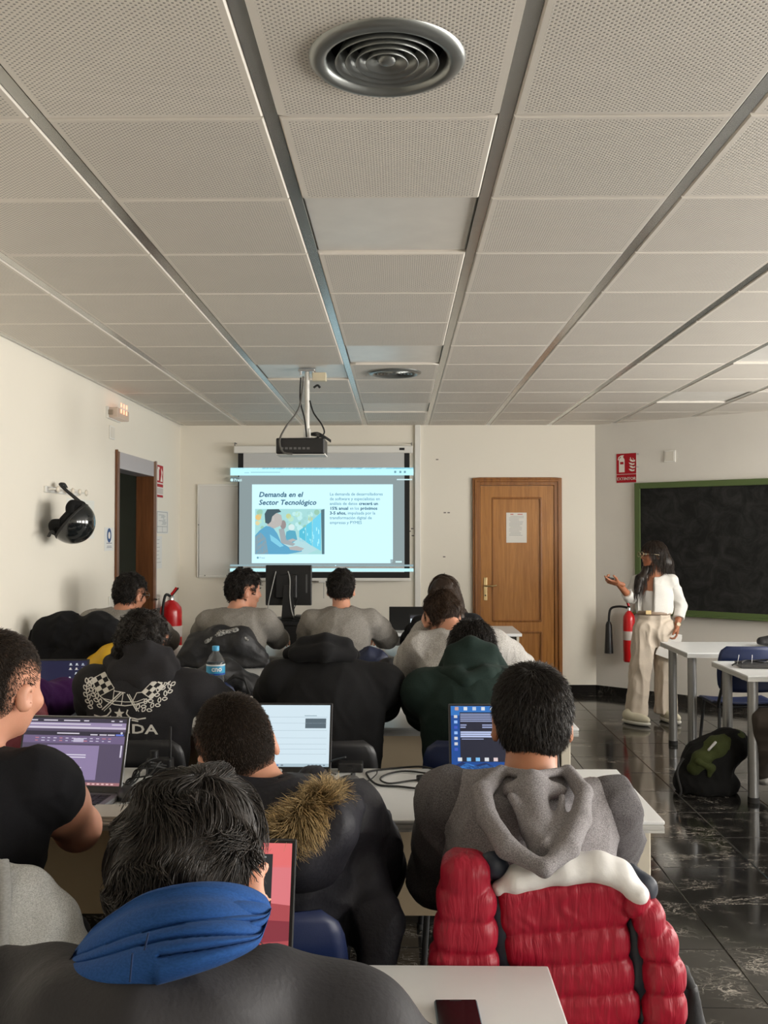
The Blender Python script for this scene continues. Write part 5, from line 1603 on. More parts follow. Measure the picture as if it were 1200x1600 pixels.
def scr_navy(f, W, H):
    f.rect(0, 0, W, H, (.012, .014, .045)); f.up()
    for r in range(9):
        for c in range(3): 
            if (r * 3 + c) % 7 == 6: continue
            x = W * (.76 + c * .08); y = H * (.9 - r * .105)
            f.disc(x + W * .02, y + H * .02, W * .014, rl.choice([(.5, .55, .6), (.3, .35, .45), (.55, .5, .45)]), 8); f.rect(x, y - H * .01, x + W * .045, y, (.5, .52, .56))
    for c in range(2): f.disc(W * (.10 + c * .07), H * .92, W * .014, (.5, .55, .6), 8)
    f.rect(0, 0, W, H * .05, (.02, .022, .03))
def scr_blank(f, W, H): f.rect(0, 0, W, H, (.62, .70, .74)); f.up(); f.rect(0, H * .88, W, H, (.05, .05, .06)); rows_(f, W * .08, H * .2, W * .9, H * .8, 6, (.3, .35, .4), .25, 8)

laptop((-.365, 1.78, DT), -.05, .34, 'dark grey laptop with a red desktop beside the blue-hooded person', scr_red, 104, (.05, .052, .055), .225)
laptop((-.392, 3.20, DT), 0, .335, 'laptop with a white document on screen before the fur-hooded person', scr_white, 112, (.045, .045, .048), .235, logo=1)
laptop((.345, 3.16, DT), .0, .36, 'grey laptop showing a blue desktop and terminal before the grey-hooded person', scr_term, 108, (.09, .09, .095), .238)
laptop((-1.02, 2.96, DT), -.09, .345, 'silver laptop with a purple document editor before the black T-shirt person', scr_purple, 108, (.30, .30, .31), .232, metal=.8)
laptop((-1.60, 4.36, DT), .05, .36, 'black laptop with a navy desktop full of icons beside the purple sleeve', scr_navy, 105, (.03, .03, .032), .225)
laptop((.24, 6.85, DT), 0, .33, 'laptop with a pale screen before the long-haired student', scr_blank, 105, (.03, .03, .032), .225)
tl = laptop((.07, 8.10, DT), PI, .30, 'black laptop seen from behind on the pale desk by the wall', scr_blank, 95, (.012, .012, .012), .185, depth=.2)

# monitor
def monitor():
    Ym = 8.85; a, b = at(415, 883, Ym), at(487, 946, Ym)
    t = thing('monitor', 'old black computer monitor seen from behind on the black desk', 'monitor', ((a.x + b.x) / 2, Ym, .76))
    cx, zc = (a.x + b.x) / 2, (a.z + b.z) / 2
    MB().span((a.x, Ym, b.z), (b.x, Ym + .035, a.z)).build('housing', M_BLACK, t, bevel=.008)
    MB().span((cx - .12, Ym - .03, zc - .12), (cx + .08, Ym + .002, zc + .1)).build('rear_bulge', M_BLACK, t, bevel=.012)
    MB().span((a.x + .012, Ym + .034, b.z + .015), (b.x - .012, Ym + .037, a.z - .012)).build('panel', plain('panel_off', (.01, .01, .012), .2), t)
    MB().span((b.x - .055, Ym - .002, zc - .07), (b.x - .04, Ym + .001, zc + .1)).build('sticker', plain('grey_sticker', (.10, .10, .10), .6), t)
    MB().hexa([(cx - .06, Ym - .05, .78), (cx + .06, Ym - .05, .78), (cx + .06, Ym - .01, .78), (cx - .06, Ym - .01, .78)], [(cx - .04, Ym - .04, zc), (cx + .04, Ym - .04, zc), (cx + .04, Ym - .002, zc), (cx - .04, Ym - .002, zc)]).build('stand_neck', M_BLACK, t)
    MB().lathe([(.001, .025), (.05, .024), (.085, .010), (.09, 0), (.001, 0)], (cx, Ym, .761), 28).build('stand_base', M_BLACK, t)
    mg = plain('pale_cable', (.42, .42, .40), .5)
    P = lambda l: [at(x, y, Ym - d) for x, y, d in l]
    MB().tube(smooth_path(P([(450, 893, .0), (453, 905, .04), (453, 935, .05), (458, 962, .05), (470, 980, .08), (480, 987, .1)])), .006, 8).build('video_cable', mg, t)
    MB().tube(smooth_path(P([(431, 893, .0), (427, 910, .04), (420, 940, .05), (418, 958, .05)])), .005, 8).build('power_cable', mg, t)
    MB().tube(smooth_path(P([(466, 935, .0), (461, 948, .03), (456, 958, .03)])), .004, 8).build('signal_cable', M_RUBBER, t)
monitor()
for i, (px, py, w, hgt) in enumerate(((470, 967, .14, .05), (488, 968, .05, .02))):
    p = at(px, py, 8.75)
    o = thing('optical_drive' if i == 0 else 'computer_mouse', 'stack of black boxes beside the old monitor' if i == 0 else 'black mouse beside the old monitor', 'device', (p.x, 8.75, .76))
    if i == 0:
        for k in range(3): MB().span((p.x - w / 2 + .008 * k, 8.68, .761 + k * .017), (p.x + w / 2 - .004 * k, 8.85, .775 + k * .017)).build('box', M_BLACK, o, bevel=.003)
    else:
        MB().lathe([(.028 * math.sin(q), .022 * math.cos(q)) for q in np.linspace(.02, PI / 2, 8)], (p.x, 8.75, .761), 16).build('shell', M_BLACK, o)
        MB().span((p.x - .003, 8.72, .778), (p.x + .003, 8.74, .785)).build('wheel', M_RUBBER, o)

# phones, mice, cables, bottle
def phone(p, rz, label, w=.074, l=.15):
    t = thing('phone', label, 'phone', p, rz, 'smartphones on the desks')
    MB().box((0, 0, .005), (w, l, .009)).build('case', plain('phone_case', (.10, .14, .17), .4), t, bevel=.003, base=(0, 0, 0))
    MB().box((0, 0, .0098), (w - .005, l - .005, .0008)).build('glass', plain('phone_glass', (.008, .008, .009), .12), t, base=(0, 0, 0))
    MB().box((0, l / 2 - .006, .0104), (.02, .002, .0004)).build('earpiece', M_RUBBER, t, base=(0, 0, 0))
phone(tuple(at_z(718, 1605, DT)), .03, 'black-glass phone lying on the nearest white desk')
phone(tuple(at_z(952, 1233, DT)), .35, 'phone beside the grey-hooded person on the desk edge', .07, .145)
def mouse(p, rz, label, col=(.02, .02, .022)):
    t = thing('computer_mouse', label, 'mouse', p, rz, 'computer mice')
    S = Soft(); S.ell((0, 0, .012), (.030, .052, .026), None, .01); S.cut((0, 0, .001), (0, 0, -1))
    V, F = S.mesh(.004); link_mesh('shell', np_mesh('shell', relax(V, F, 1), F), plain('mouse_%d' % int(col[0] * 1000), col, .45), t)
    MB().box((0, .026, .036), (.007, .016, .008)).build('wheel', M_RUBBER, t, base=(0, 0, 0))
    MB().tube(smooth_path([Vector((0, .05, .008)), Vector((.01, .09, .006)), Vector((-.02, .16, .006)), Vector((-.05, .2, .006))]), .002, 6).build('cord', M_RUBBER, t, base=(0, 0, 0))
mouse(tuple(at_z(543, 1230, DT)), -.7, 'dark grey mouse on the desk right of the fur hood', (.05, .05, .05))
mouse(tuple(at_z(198, 1248, DT)), .2, 'black mouse at the right corner of the silver laptop')
def brick(p, size, rz, label):
    t = thing('power_adapter', label, 'adapter', p, rz, 'power adapters')
    MB().box((0, 0, size[2] / 2), size).build('case', M_BLACK, t, bevel=.005, base=(0, 0, 0))
    MB().box((0, -size[1] / 2 - .004, size[2] / 2), (.014, .01, .01)).build('plug_socket', M_RUBBER, t, base=(0, 0, 0))
brick(tuple(at_z(548, 1205, DT)), (.085, .05, .032), 0, 'black box behind the dark grey mouse')
brick(tuple(at_z(664, 1220, DT)), (.052, .035, .018), .3, 'small black cable block in the middle of the desk')
def cable(name, pts, r, label, mat=M_RUBBER):
    P = [at_z(x, y, DT + r + dz) for x, y, dz in pts]
    o = MB().tube(smooth_path(P), r, 7).build(name, mat, None, base=tuple(P[0]))
    tag(o, label, 'cable', 'black cables on the desks')
cable('cable', [(690, 1206, .001), (660, 1198, .012), (620, 1200, .001), (578, 1205, .001), (574, 1212, .001), (590, 1226, .001), (625, 1229, .001), (655, 1232, .004), (690, 1230, .001)], .0035, 'black cable looping across the desk towards the grey hoodie')
cable('cable', [(690, 1212, .001), (640, 1205, .003), (610, 1208, .001), (594, 1217, .001), (608, 1224, .001), (640, 1220, .001), (658, 1218, .006)], .003, 'thin black cable in the inner loop on the desk')
cable('cable', [(525, 1210, .001), (512, 1203, .02), (516, 1190, .05), (540, 1183, .09)], .003, 'black cable rising behind the dark grey mouse')
rc = random.Random(4)
for i in range(7):
    pts = [(188 + rc.uniform(0, 8), 1238 + rc.uniform(-8, 8), .002), (205 + rc.uniform(-6, 10), 1222 + rc.uniform(-8, 8), .01), (222 + rc.uniform(-10, 10), 1205 + rc.uniform(-12, 12), .03 + rc.uniform(0, .05)), (238 + rc.uniform(-8, 8), 1196 + rc.uniform(-12, 8), .05 + rc.uniform(0, .08)), (258 + rc.uniform(-8, 8), 1194 + rc.uniform(-6, 10), .02), (276 + rc.uniform(-6, 8), 1206, .002)]
    cable('cable', pts, .0028, ['black cable tangle strand nearest the silver laptop', 'black cable strand curling behind the wavy-haired head', 'thin black wire in the tangle by the silver laptop', 'black charger lead arching over the tangle', 'black lead lying lowest in the tangle', 'black lead looping highest in the tangle', 'black lead running to the desk joint'][i])
t = thing('power_socket', 'black multi-plug block standing in the cable tangle', 'socket', tuple(at_z(250, 1210, DT)))
b0_ = Vector(t.location)
MB().box(b0_ + Vector((0, 0, .028)), (.085, .05, .055)).build('block', M_BLACK, t, bevel=.006)
MB().tube([b0_ + Vector((.035, 0, .05)), b0_ + Vector((.035, 0, .16))], .004, 6).build('antenna', M_BLACK, t)
MB().cyl(b0_ + Vector((-.02, 0, .055)), b0_ + Vector((-.02, 0, .08)), .015, 12).build('plug', M_BLACK, t)
# papers under the mouse
t = thing('notebook_stack', 'small stack of pale notebooks at the desk edge by the bare elbow', 'notebooks', tuple(at_z(176, 1280, DT)))
for k in range(3): MB().box(Vector(t.location) + Vector((.004 * k, .003 * k, .004 + k * .008)), (.15, .12, .007)).build('notebook', plain('notebook_%d' % k, (.60 - .05 * k, .58 - .05 * k, .54 - .05 * k), .6), t, bevel=.001)

def bottle():
    Yb = 4.52
    base = at_z(337, 1091, DT); x = at(337, 1050, Yb).x
    t = thing('water_bottle', 'clear plastic water bottle with a blue cap and label', 'bottle', (x, Yb, DT))
    m, nt, b = nodes_of('clear_pet'); b.inputs['Base Color'].default_value = (.86, .9, .92, 1); b.inputs['Roughness'].default_value = .06; b.inputs['Transmission Weight'].default_value = .92; b.inputs['IOR'].default_value = 1.2
    c = (x, Yb, DT)
    prof = [(.001, .004), (.030, .0), (.041, .012)]
    for k in range(7): prof += [(.042, .02 + k * .018), (.0385, .029 + k * .018)]
    prof += [(.043, .146), (.043, .205), (.040, .215), (.030, .236), (.017, .255), (.0145, .262), (.0145, .272)]
    MB().lathe(prof, c, 28).build('body', m, t)
    MB().lathe([(.001, .006), (.028, .003), (.038, .014), (.038, .198), (.001, .198)], c, 24).build('water', m, t)
    MB().lathe([(.0436, .152), (.0438, .153), (.0438, .200), (.0436, .201)], c, 32).build('label', plain('bottle_label', srgb(60, 160, 205), .4), t)
    f = MB(); vs, fs = text_polys('cno', .034, bold=.001)
    for colr, z0, z1 in (((.75, .8, .82), .194, .201), ((.02, .06, .35), .153, .16)):
        f.col = colr; f.lathe([(.0441, z0), (.0442, z1)], c, 32)
    f.col = (.8, .85, .88)
    f.add([Vector(c) + Vector((.0444 * math.sin((a - .012) / .0444), -.0444 * math.cos((a - .012) / .0444), .170 + bb)) for a, bb in vs], fs)
    f.build('label_print', M_PRINT, t)
    MB().lathe([(.0165, .262), (.0165, .282), (.015, .284), (.001, .284)], c, 24).build('cap', plain('cap_blue', srgb(70, 165, 215), .4), t)
bottle()
# ================================================================== people
BLK = dict(name='hair_black', col=(.010, .008, .007), tip=(.022, .018, .015))
BRN = dict(name='hair_brown', col=(.022, .012, .007), tip=(.05, .028, .016))
DBR = dict(name='hair_dark_brown', col=(.014, .009, .006), tip=(.030, .020, .014))
F_GREY = fabric('grey_marl_sweater', (.27, .25, .225), 700, heather=.35, hcol=(.45, .43, .40))
F_GREYL = fabric('pale_grey_marl', (.42, .40, .375), 600, heather=.4, hcol=(.62, .60, .57))
F_BLACK = fabric('black_cotton', (.012, .012, .013), 800)
F_BLACKT = fabric('black_tshirt', (.009, .009, .011), 900)
F_CHAR = fabric('charcoal_hoodie', (.022, .021, .023), 700)
F_GREEN = fabric('dark_green_fleece', (.014, .026, .022), 600)
F_JACKET = plain('dark_softshell', (.032, .031, .034), .62, bump=.12, bscale=160, spec=.22)
F_BLUEH = fabric('blue_sweat_hood', srgb(38, 78, 138), 800)
F_PARKA = plain('navy_black_parka', (.020, .020, .026), .55, bump=.15, bscale=120, spec=.25)
F_GHOOD = fabric('melange_grey_hoodie', (.21, .20, .205), 1100, heather=.32, hcol=(.52, .48, .50))
F_GSLV = fabric('darker_melange_sleeve', (.10, .095, .10), 1100, heather=.3, hcol=(.30, .28, .29))
F_PURP = fabric('purple_sleeve', (.055, .012, .085), 700)
F_WHITE = fabric('white_jersey', (.72, .70, .66), 800, bump=.12)
F_CREAM = fabric('cream_trousers', (.60, .52, .43), 900, bump=.1)

def A(px, py, Y): return V3(tuple(at(px, py, Y)))
def back(P, dy):
    """move a seated person dy further from the viewer, keeping the line of sight to head and shoulders"""
    def mv(p, keep_z):
        k = (p[1] + dy) / p[1]
        return (p[0] * k, p[1] + dy, p[2] if keep_z else CAM_H + (p[2] - CAM_H) * k)
    for key, kz in (('pel', True), ('neck', False), ('head', False)): P[key] = mv(P[key], kz)
    for key in ('elb', 'wri'): P[key] = tuple(mv(p, True) for p in P[key])
    return P
D3, D4, D5 = .22, .28, .40
def A3(px, py, Y): return A(px, py, Y + D3)
def mid(a, b, t): return a * (1 - t) + b * t

# ---- front person with the blue hood
P1 = dict(pel=(-.25, .86, .56), neck=(-.25, 1.0, 1.045), head=A(298, 1376, 1.18), hrot=(.0, .32, -.02), hsc=.955, ear=2.0, sw=.19, sht=.94, trap=1.15, bw=1.05, shf=.03, h=.007, hb=.0055,
          elb=((-.56, 1.04, .84), (.05, 1.05, .84)), wri=((-.43, 1.40, .835), (-.24, 1.42, .835)), skin=SKIN_A,
          top=dict(name='jacket', mat=F_JACKET, g=.034, more=[lambda S: S.chain([(-.37, 1.02, 1.06), (-.31, .93, 1.07), (-.25, .915, 1.075), (-.19, .93, 1.07), (-.13, 1.02, 1.06)], [.05] * 5, .04)], fold=[(.011, 15, 4, (1, 1, .5)), (.004, 42, 8)], label='dark grey soft-shell jacket'),
          hair=dict(BLK, t=.008, vol=.013, earcut=1.2, n=15000, len=.055, lift=.13, jit=.10, wave=(.36, 62), grav=.04, r=.0010, seg=7, low=-.072, lump=.007, seed=5, h=.0055, crown=(.01, -.055, .12), shade=(.5, 2.6)))
r1, _ = person('seated person in a blue hood and dark jacket nearest the viewer', P1)
def hood_blue():
    """hood lying on the collar: a layered roll of cloth between a top and a bottom edge curve"""
    T = np.array([(106, 1502), (124, 1478), (186, 1434), (240, 1414), (300, 1405), (360, 1409), (402, 1426), (414, 1446)], float)
    B = np.array([(106, 1502), (116, 1534), (166, 1556), (232, 1544), (300, 1524), (360, 1502), (402, 1478), (414, 1450)], float)
    nu, nv = 110, 76
    u = np.linspace(0, 1, nu)
    cub = lambda Q: np.stack([np.array([v[i] for v in smooth_path([Vector((x, y, 0)) for x, y in Q], 16)]) for i in (0, 1)], 1)
    Tc, Bc = cub(T), cub(B); k = np.linspace(0, len(Tc) - 1, nu)
    Tp = np.stack([np.interp(k, np.arange(len(Tc)), Tc[:, i]) for i in (0, 1)], 1); Bp = np.stack([np.interp(k, np.arange(len(Bc)), Bc[:, i]) for i in (0, 1)], 1)
    c1 = .24 + .10 * u + .03 * np.sin(5 * u); c2 = .42 + .26 * u ** 1.5 + .03 * np.sin(7 * u + 1); c3 = np.where(u > .45, .62 + .30 * u - .1, 2.0)
    V = []
    for j in range(nv):
        v = j / (nv - 1)
        for i in range(nu):
            lo_, hi_ = 0, c1[i]; lay = 0
            for lay_, (a_, b_) in enumerate(((0, c1[i]), (c1[i], c2[i]), (c2[i], min(c3[i], 1.0)), (min(c3[i], .999), 1.0))):
                if a_ <= v <= b_: lo_, hi_, lay = a_, b_, lay_; break
            w = (v - lo_) / max(hi_ - lo_, 1e-4)
            bulge = math.sqrt(max(0, 1 - (2 * w - 1) ** 2)) * (.010, .013, .017, .010)[lay] * (.4 + .6 * math.sin(PI * min(max(u[i], .04), .96)) ** .6)
            p = Tp[i] * (1 - v) + Bp[i] * v
            Yd = .905 + .085 * (2 * u[i] - 1) ** 2 + .060 * (1 - v) ** 1.4 - .010 * lay - bulge + .012 * v ** 5
            V.append(tuple(at(p[0], p[1], Yd)))
    V = np.array(V, np.float32); n = len(V)
    V = V + .0014 * wav(V, 60, 9)[:, None] * np.array([0, 1, .3], np.float32)
    V2 = V + np.array([0, .05, .0], np.float32)
    Q = lambda i, j: j * nu + i
    F = [(Q(i, j), Q(i, j + 1), Q(i + 1, j + 1), Q(i + 1, j)) for j in range(nv - 1) for i in range(nu - 1)]
    F += [(n + a_, n + d_, n + c_, n + b_) for a_, b_, c_, d_ in F]
    rim = [Q(i, 0) for i in range(nu)] + [Q(nu - 1, j) for j in range(1, nv)] + [Q(i, nv - 1) for i in range(nu - 2, -1, -1)] + [Q(0, j) for j in range(nv - 2, 0, -1)]
    F += [(rim[i], rim[(i + 1) % len(rim)], n + rim[(i + 1) % len(rim)], n + rim[i]) for i in range(len(rim))]
    off = np.array(r1.location, np.float32)
    o = link_mesh('hood', np_mesh('hood', np.concatenate([V, V2]) - off, np.array(F)), F_BLUEH, r1)
    o['label'] = 'blue hood bunched over the collar'
    for (x0, y0, x1, y1) in ((232, 1458, 226, 1484), (207, 1490, 203, 1534)):
        pts = [at(x0 + (x1 - x0) * t_, y0 + (y1 - y0) * t_, .853 + .012 * t_) for t_ in (0, .5, 1)]
        MB().tube(pts, .0009, 5).build('seam', plain('blue_thread', srgb(20, 44, 84), .8), o)
hood_blue()

# ---- fur parka
P3 = dict(pel=(-.31, 2.06, .55), neck=(-.29, 2.12, .98), head=A(372, 1176, 2.2), hrot=(.30, .25, -.30), hsc=1.02, ear=.6, sw=.185, bw=1.05, shf=.02, h=.0075,
          elb=((-.62, 2.30, .76), (-.065, 2.32, .74)), wri=((-.48, 2.78, .82), (-.24, 2.80, .82)), skin=SKIN_A,
          top=dict(name='parka', mat=F_PARKA, g=.042, more=[lambda S: S.chain([A(575, 1370, 2.10), A(592, 1440, 2.05), A(588, 1530, 2.0)], [.05, .045, .04], .04)], sg=.85, fold=[(.011, 20, 14, (1, 1, .7)), (.004, 55, 18)], label='navy black padded parka'),
          hair=dict(DBR, t=.004, vol=.008, n=9000, len=.011, lift=.4, jit=.2, grav=.02, r=.0008, seg=3, low=-.075, thin=.045, lump=.001, seed=9, fade=(-.09, .06), shade=(.6, 2.0)))
r3, pk = person('seated person in a dark parka with a fur-trimmed hood', P3)
def parka_hood():
    S = Soft()
    S.chain([A(420, 1310, 1.95), A(470, 1320, 1.93), A(520, 1290, 1.94), A(545, 1262, 2.0)], [.05, .062, .055, .03], .03)
    S.ell(A(470, 1345, 1.96), (.085, .05, .06), None, .04)
    ho = soft_obj('hood', S, .007, F_PARKA, r3, [(.006, 30, 4)], 2)
    arc = [A(376, 1366, 1.92), A(408, 1338, 1.895), A(442, 1310, 1.885), A(476, 1281, 1.895), A(503, 1258, 1.93), A(516, 1250, 1.99), A(496, 1246, 2.06)]
    S = Soft(); S.chain(arc, [.022, .026, .027, .026, .023, .018, .014], .02)
    V, F = S.mesh(.006); V = relax(V, F, 1)
    off = np.array(r3.location, np.float32)
    me = np_mesh('fur_trim', V - off, F)
    for nm, v in (('shade', .6), ('along', .2)):
        a = me.attributes.new(nm, 'FLOAT', 'POINT'); a.data.foreach_set('value', np.full(len(V), v, np.float32))
    m = hair_mat('golden_fur', (.10, .055, .016), (.60, .44, .22), .6)
    fo = link_mesh('fur_trim', me, m, ho); fo['label'] = 'golden brown fur trim'
    nn = vnormals(V, F); rg = np.random.default_rng(3); pick = rg.choice(len(V), 9000)
    d = nn[pick] * .85 + np.array([-.15, -.2, -.15]) + rg.normal(size=(9000, 3)) * .28
    fld = lambda Q: .22 * np.stack([wav(Q, 70, 31 + i, 5) for i in range(3)], 1)
    strands('fur_hairs', V[pick], d, .036 * rg.uniform(.4, 1.3, 9000), m, fo, 4, .0010, .2, fld, .12, None, 4, 3, (.35, 1.35))
parka_hood()

# ---- grey hoodie
P4 = dict(pel=(.275, 2.10, .55), neck=(.292, 2.16, .992), head=A(831, 1132, 2.27), hrot=(-.05, .12, .0), hsc=1.04, ear=.9, sw=.178, bw=1.05, sht=.90, shf=.02, h=.007,
          elb=((.092, 2.30, .74), (.495, 2.32, .75)), wri=((.20, 2.72, .80), (.44, 2.72, .80)), skin=SKIN_B,
          top=dict(name='hoodie', mat=F_GHOOD, sleeve_mat=F_GSLV, g=.020, fold=[(.007, 26, 24, (1, 1, .7)), (.0025, 70, 28)], label='melange grey hooded top with darker sleeves'),
          hair=dict(BLK, t=.008, vol=.013, n=12000, len=.024, lift=.25, jit=.16, grav=.05, r=.0009, seg=4, low=-.066, lump=.002, seed=12, crown=(.0, -.06, .12), shade=(.5, 1.9), fade=(-.10, -.02)))
r4, h4 = person('seated person in a melange grey hoodie before the red jacket', P4)
def hood_grey():
    S = Soft(); k = .010; fl = None
    bot = A(850, 1358, 1.82)
    S.chain([A(782, 1206, 2.13), A(752, 1238, 2.05), A(762, 1280, 1.97), A(792, 1325, 1.875), bot], [.014, .020, .022, .022, .016], k)
    S.chain([A(888, 1206, 2.13), A(912, 1238, 2.05), A(906, 1280, 1.97), A(888, 1325, 1.875), bot], [.014, .020, .022, .022, .016], k)
    S.chain([A(784, 1204, 2.14), A(832, 1212, 2.075), A(888, 1204, 2.14)], [.010, .010, .010], k)
    S.chain([A(800, 1236, 2.07), A(832, 1228, 2.065), A(872, 1236, 2.07)], [.018, .022, .018], .02)
    S.chain([A(832, 1240, 2.06), A(840, 1290, 1.98), A(848, 1330, 1.90)], [.034, .034, .026], .02)
    S.chain([A(800, 1245, 2.03), A(826, 1296, 1.945), A(850, 1318, 1.88)], [.010, .011, .009], .012)
    S.chain([A(878, 1245, 2.03), A(874, 1296, 1.945), A(852, 1318, 1.88)], [.010, .011, .009], .012)
    soft_obj('hood', S, .005, F_GHOOD, r4, [(.0025, 40, 33, (1, 1, .6), False)], 1)['label'] = 'hood hanging in a V down the back'
hood_grey()

# ---- black T-shirt, far left
P5 = dict(pel=(-.97, 2.06, .55), neck=(-.945, 2.10, 1.075), head=A(-4, 1080, 2.16), hrot=(-.32, .10, .05), hsc=1.03, ear=1.2, sw=.168, sht=.90, bw=1.12, h=.0075, bare=True, armt=1.22,
          elb=((-1.28, 2.25, .80), (-.765, 2.30, .85)), wri=((-1.15, 2.62, .83), (-.93, 2.60, .83)), skin=SKIN_A, hsk=1,
          top=dict(name='t_shirt', mat=F_BLACKT, sleeve='short', slen=.26, g=.014, fold=[(.006, 24, 44, (.6, .6, 1.4)), (.002, 70, 48)], label='plain black T-shirt'),
          hair=dict(DBR, t=.004, vol=.008, n=7000, len=.011, lift=.4, jit=.2, grav=.03, r=.0008, seg=3, low=-.075, thin=.04, lump=.001, seed=15, fade=(-.09, .03), shade=(.6, 2.0)))
person('seated person in a black T-shirt with a bare forearm at the left edge', P5)

# ---- purple sleeve (row three, mostly out of frame)
P6 = dict(pel=(-1.60, 3.40, .55), neck=(-1.58, 3.47, 1.05), head=(-1.64, 3.56, 1.20), hrot=(0, .2, 0), sw=.18, h=.009,
          elb=((-1.82, 3.7, .83), (-1.34, 3.66, .87)), wri=((-1.72, 3.98, .83), (-1.25, 3.82, .895)), skin=SKIN_B, hand={1: dict(dir=(.45, .7, -.25), palm=(0, .2, -1), curl=.5)},
          top=dict(name='sweater', mat=F_PURP, g=.03, sg=1.0, label='purple sweater'), hair=dict(BLK, t=.012, n=1500, len=.03, seg=4, r=.0016, seed=18))
person('seated person in a purple sweater reaching to the navy-screened laptop', back(P6, D3))

# ---- wing-print hoodie
P7 = dict(pel=(-.92, 3.36, .55), neck=(-.905, 3.43, 1.065), head=A(222, 1013, 3.50), hrot=(-.12, .25, .05), ear=1.1, sw=.19, bw=1.08, h=.008,
          elb=((-1.12, 3.58, .84), (-.665, 3.62, .87)), wri=((-1.04, 3.98, .80), (-.76, 4.02, .80)), skin=SKIN_C,
          top=dict(name='hoodie', mat=F_CHAR, g=.026, fold=[(.004, 24, 54, (1, 1, .8)), (.0015, 60, 58)], label='charcoal hoodie with a white winged print on the back'),
          hair=dict(BLK, t=.017, n=5000, len=.026, lift=.28, jit=.25, wave=(.75, 150), grav=.04, r=.0013, seg=5, low=-.075, lump=.006, seed=21, shade=(.5, 2.4)))
r7, h7 = person('seated person in a charcoal hoodie with a white wreath print', back(P7, D3))
def hood7():
    S = Soft()
    S.chain([A3(172, 1034, 3.44), A3(186, 1056, 3.36), A3(222, 1068, 3.33), A3(255, 1056, 3.36), A3(272, 1036, 3.44)], [.028, .036, .034, .036, .026], .03)
    S.chain([A3(180, 1016, 3.46), A3(200, 1010, 3.39), A3(230, 1010, 3.37), A3(262, 1020, 3.41), A3(278, 1042, 3.40)], [.018, .020, .022, .020, .016], .012)
    S.ell(A3(224, 1046, 3.38), (.10, .048, .075), None, .03)
    S.cone(A3(222, 1050, 3.48), A3(222, 990, 3.52), .062, .085, .01, '-')
    soft_obj('hood', S, .007, F_CHAR, r7, [(.0025, 30, 61)], 2)
hood7()
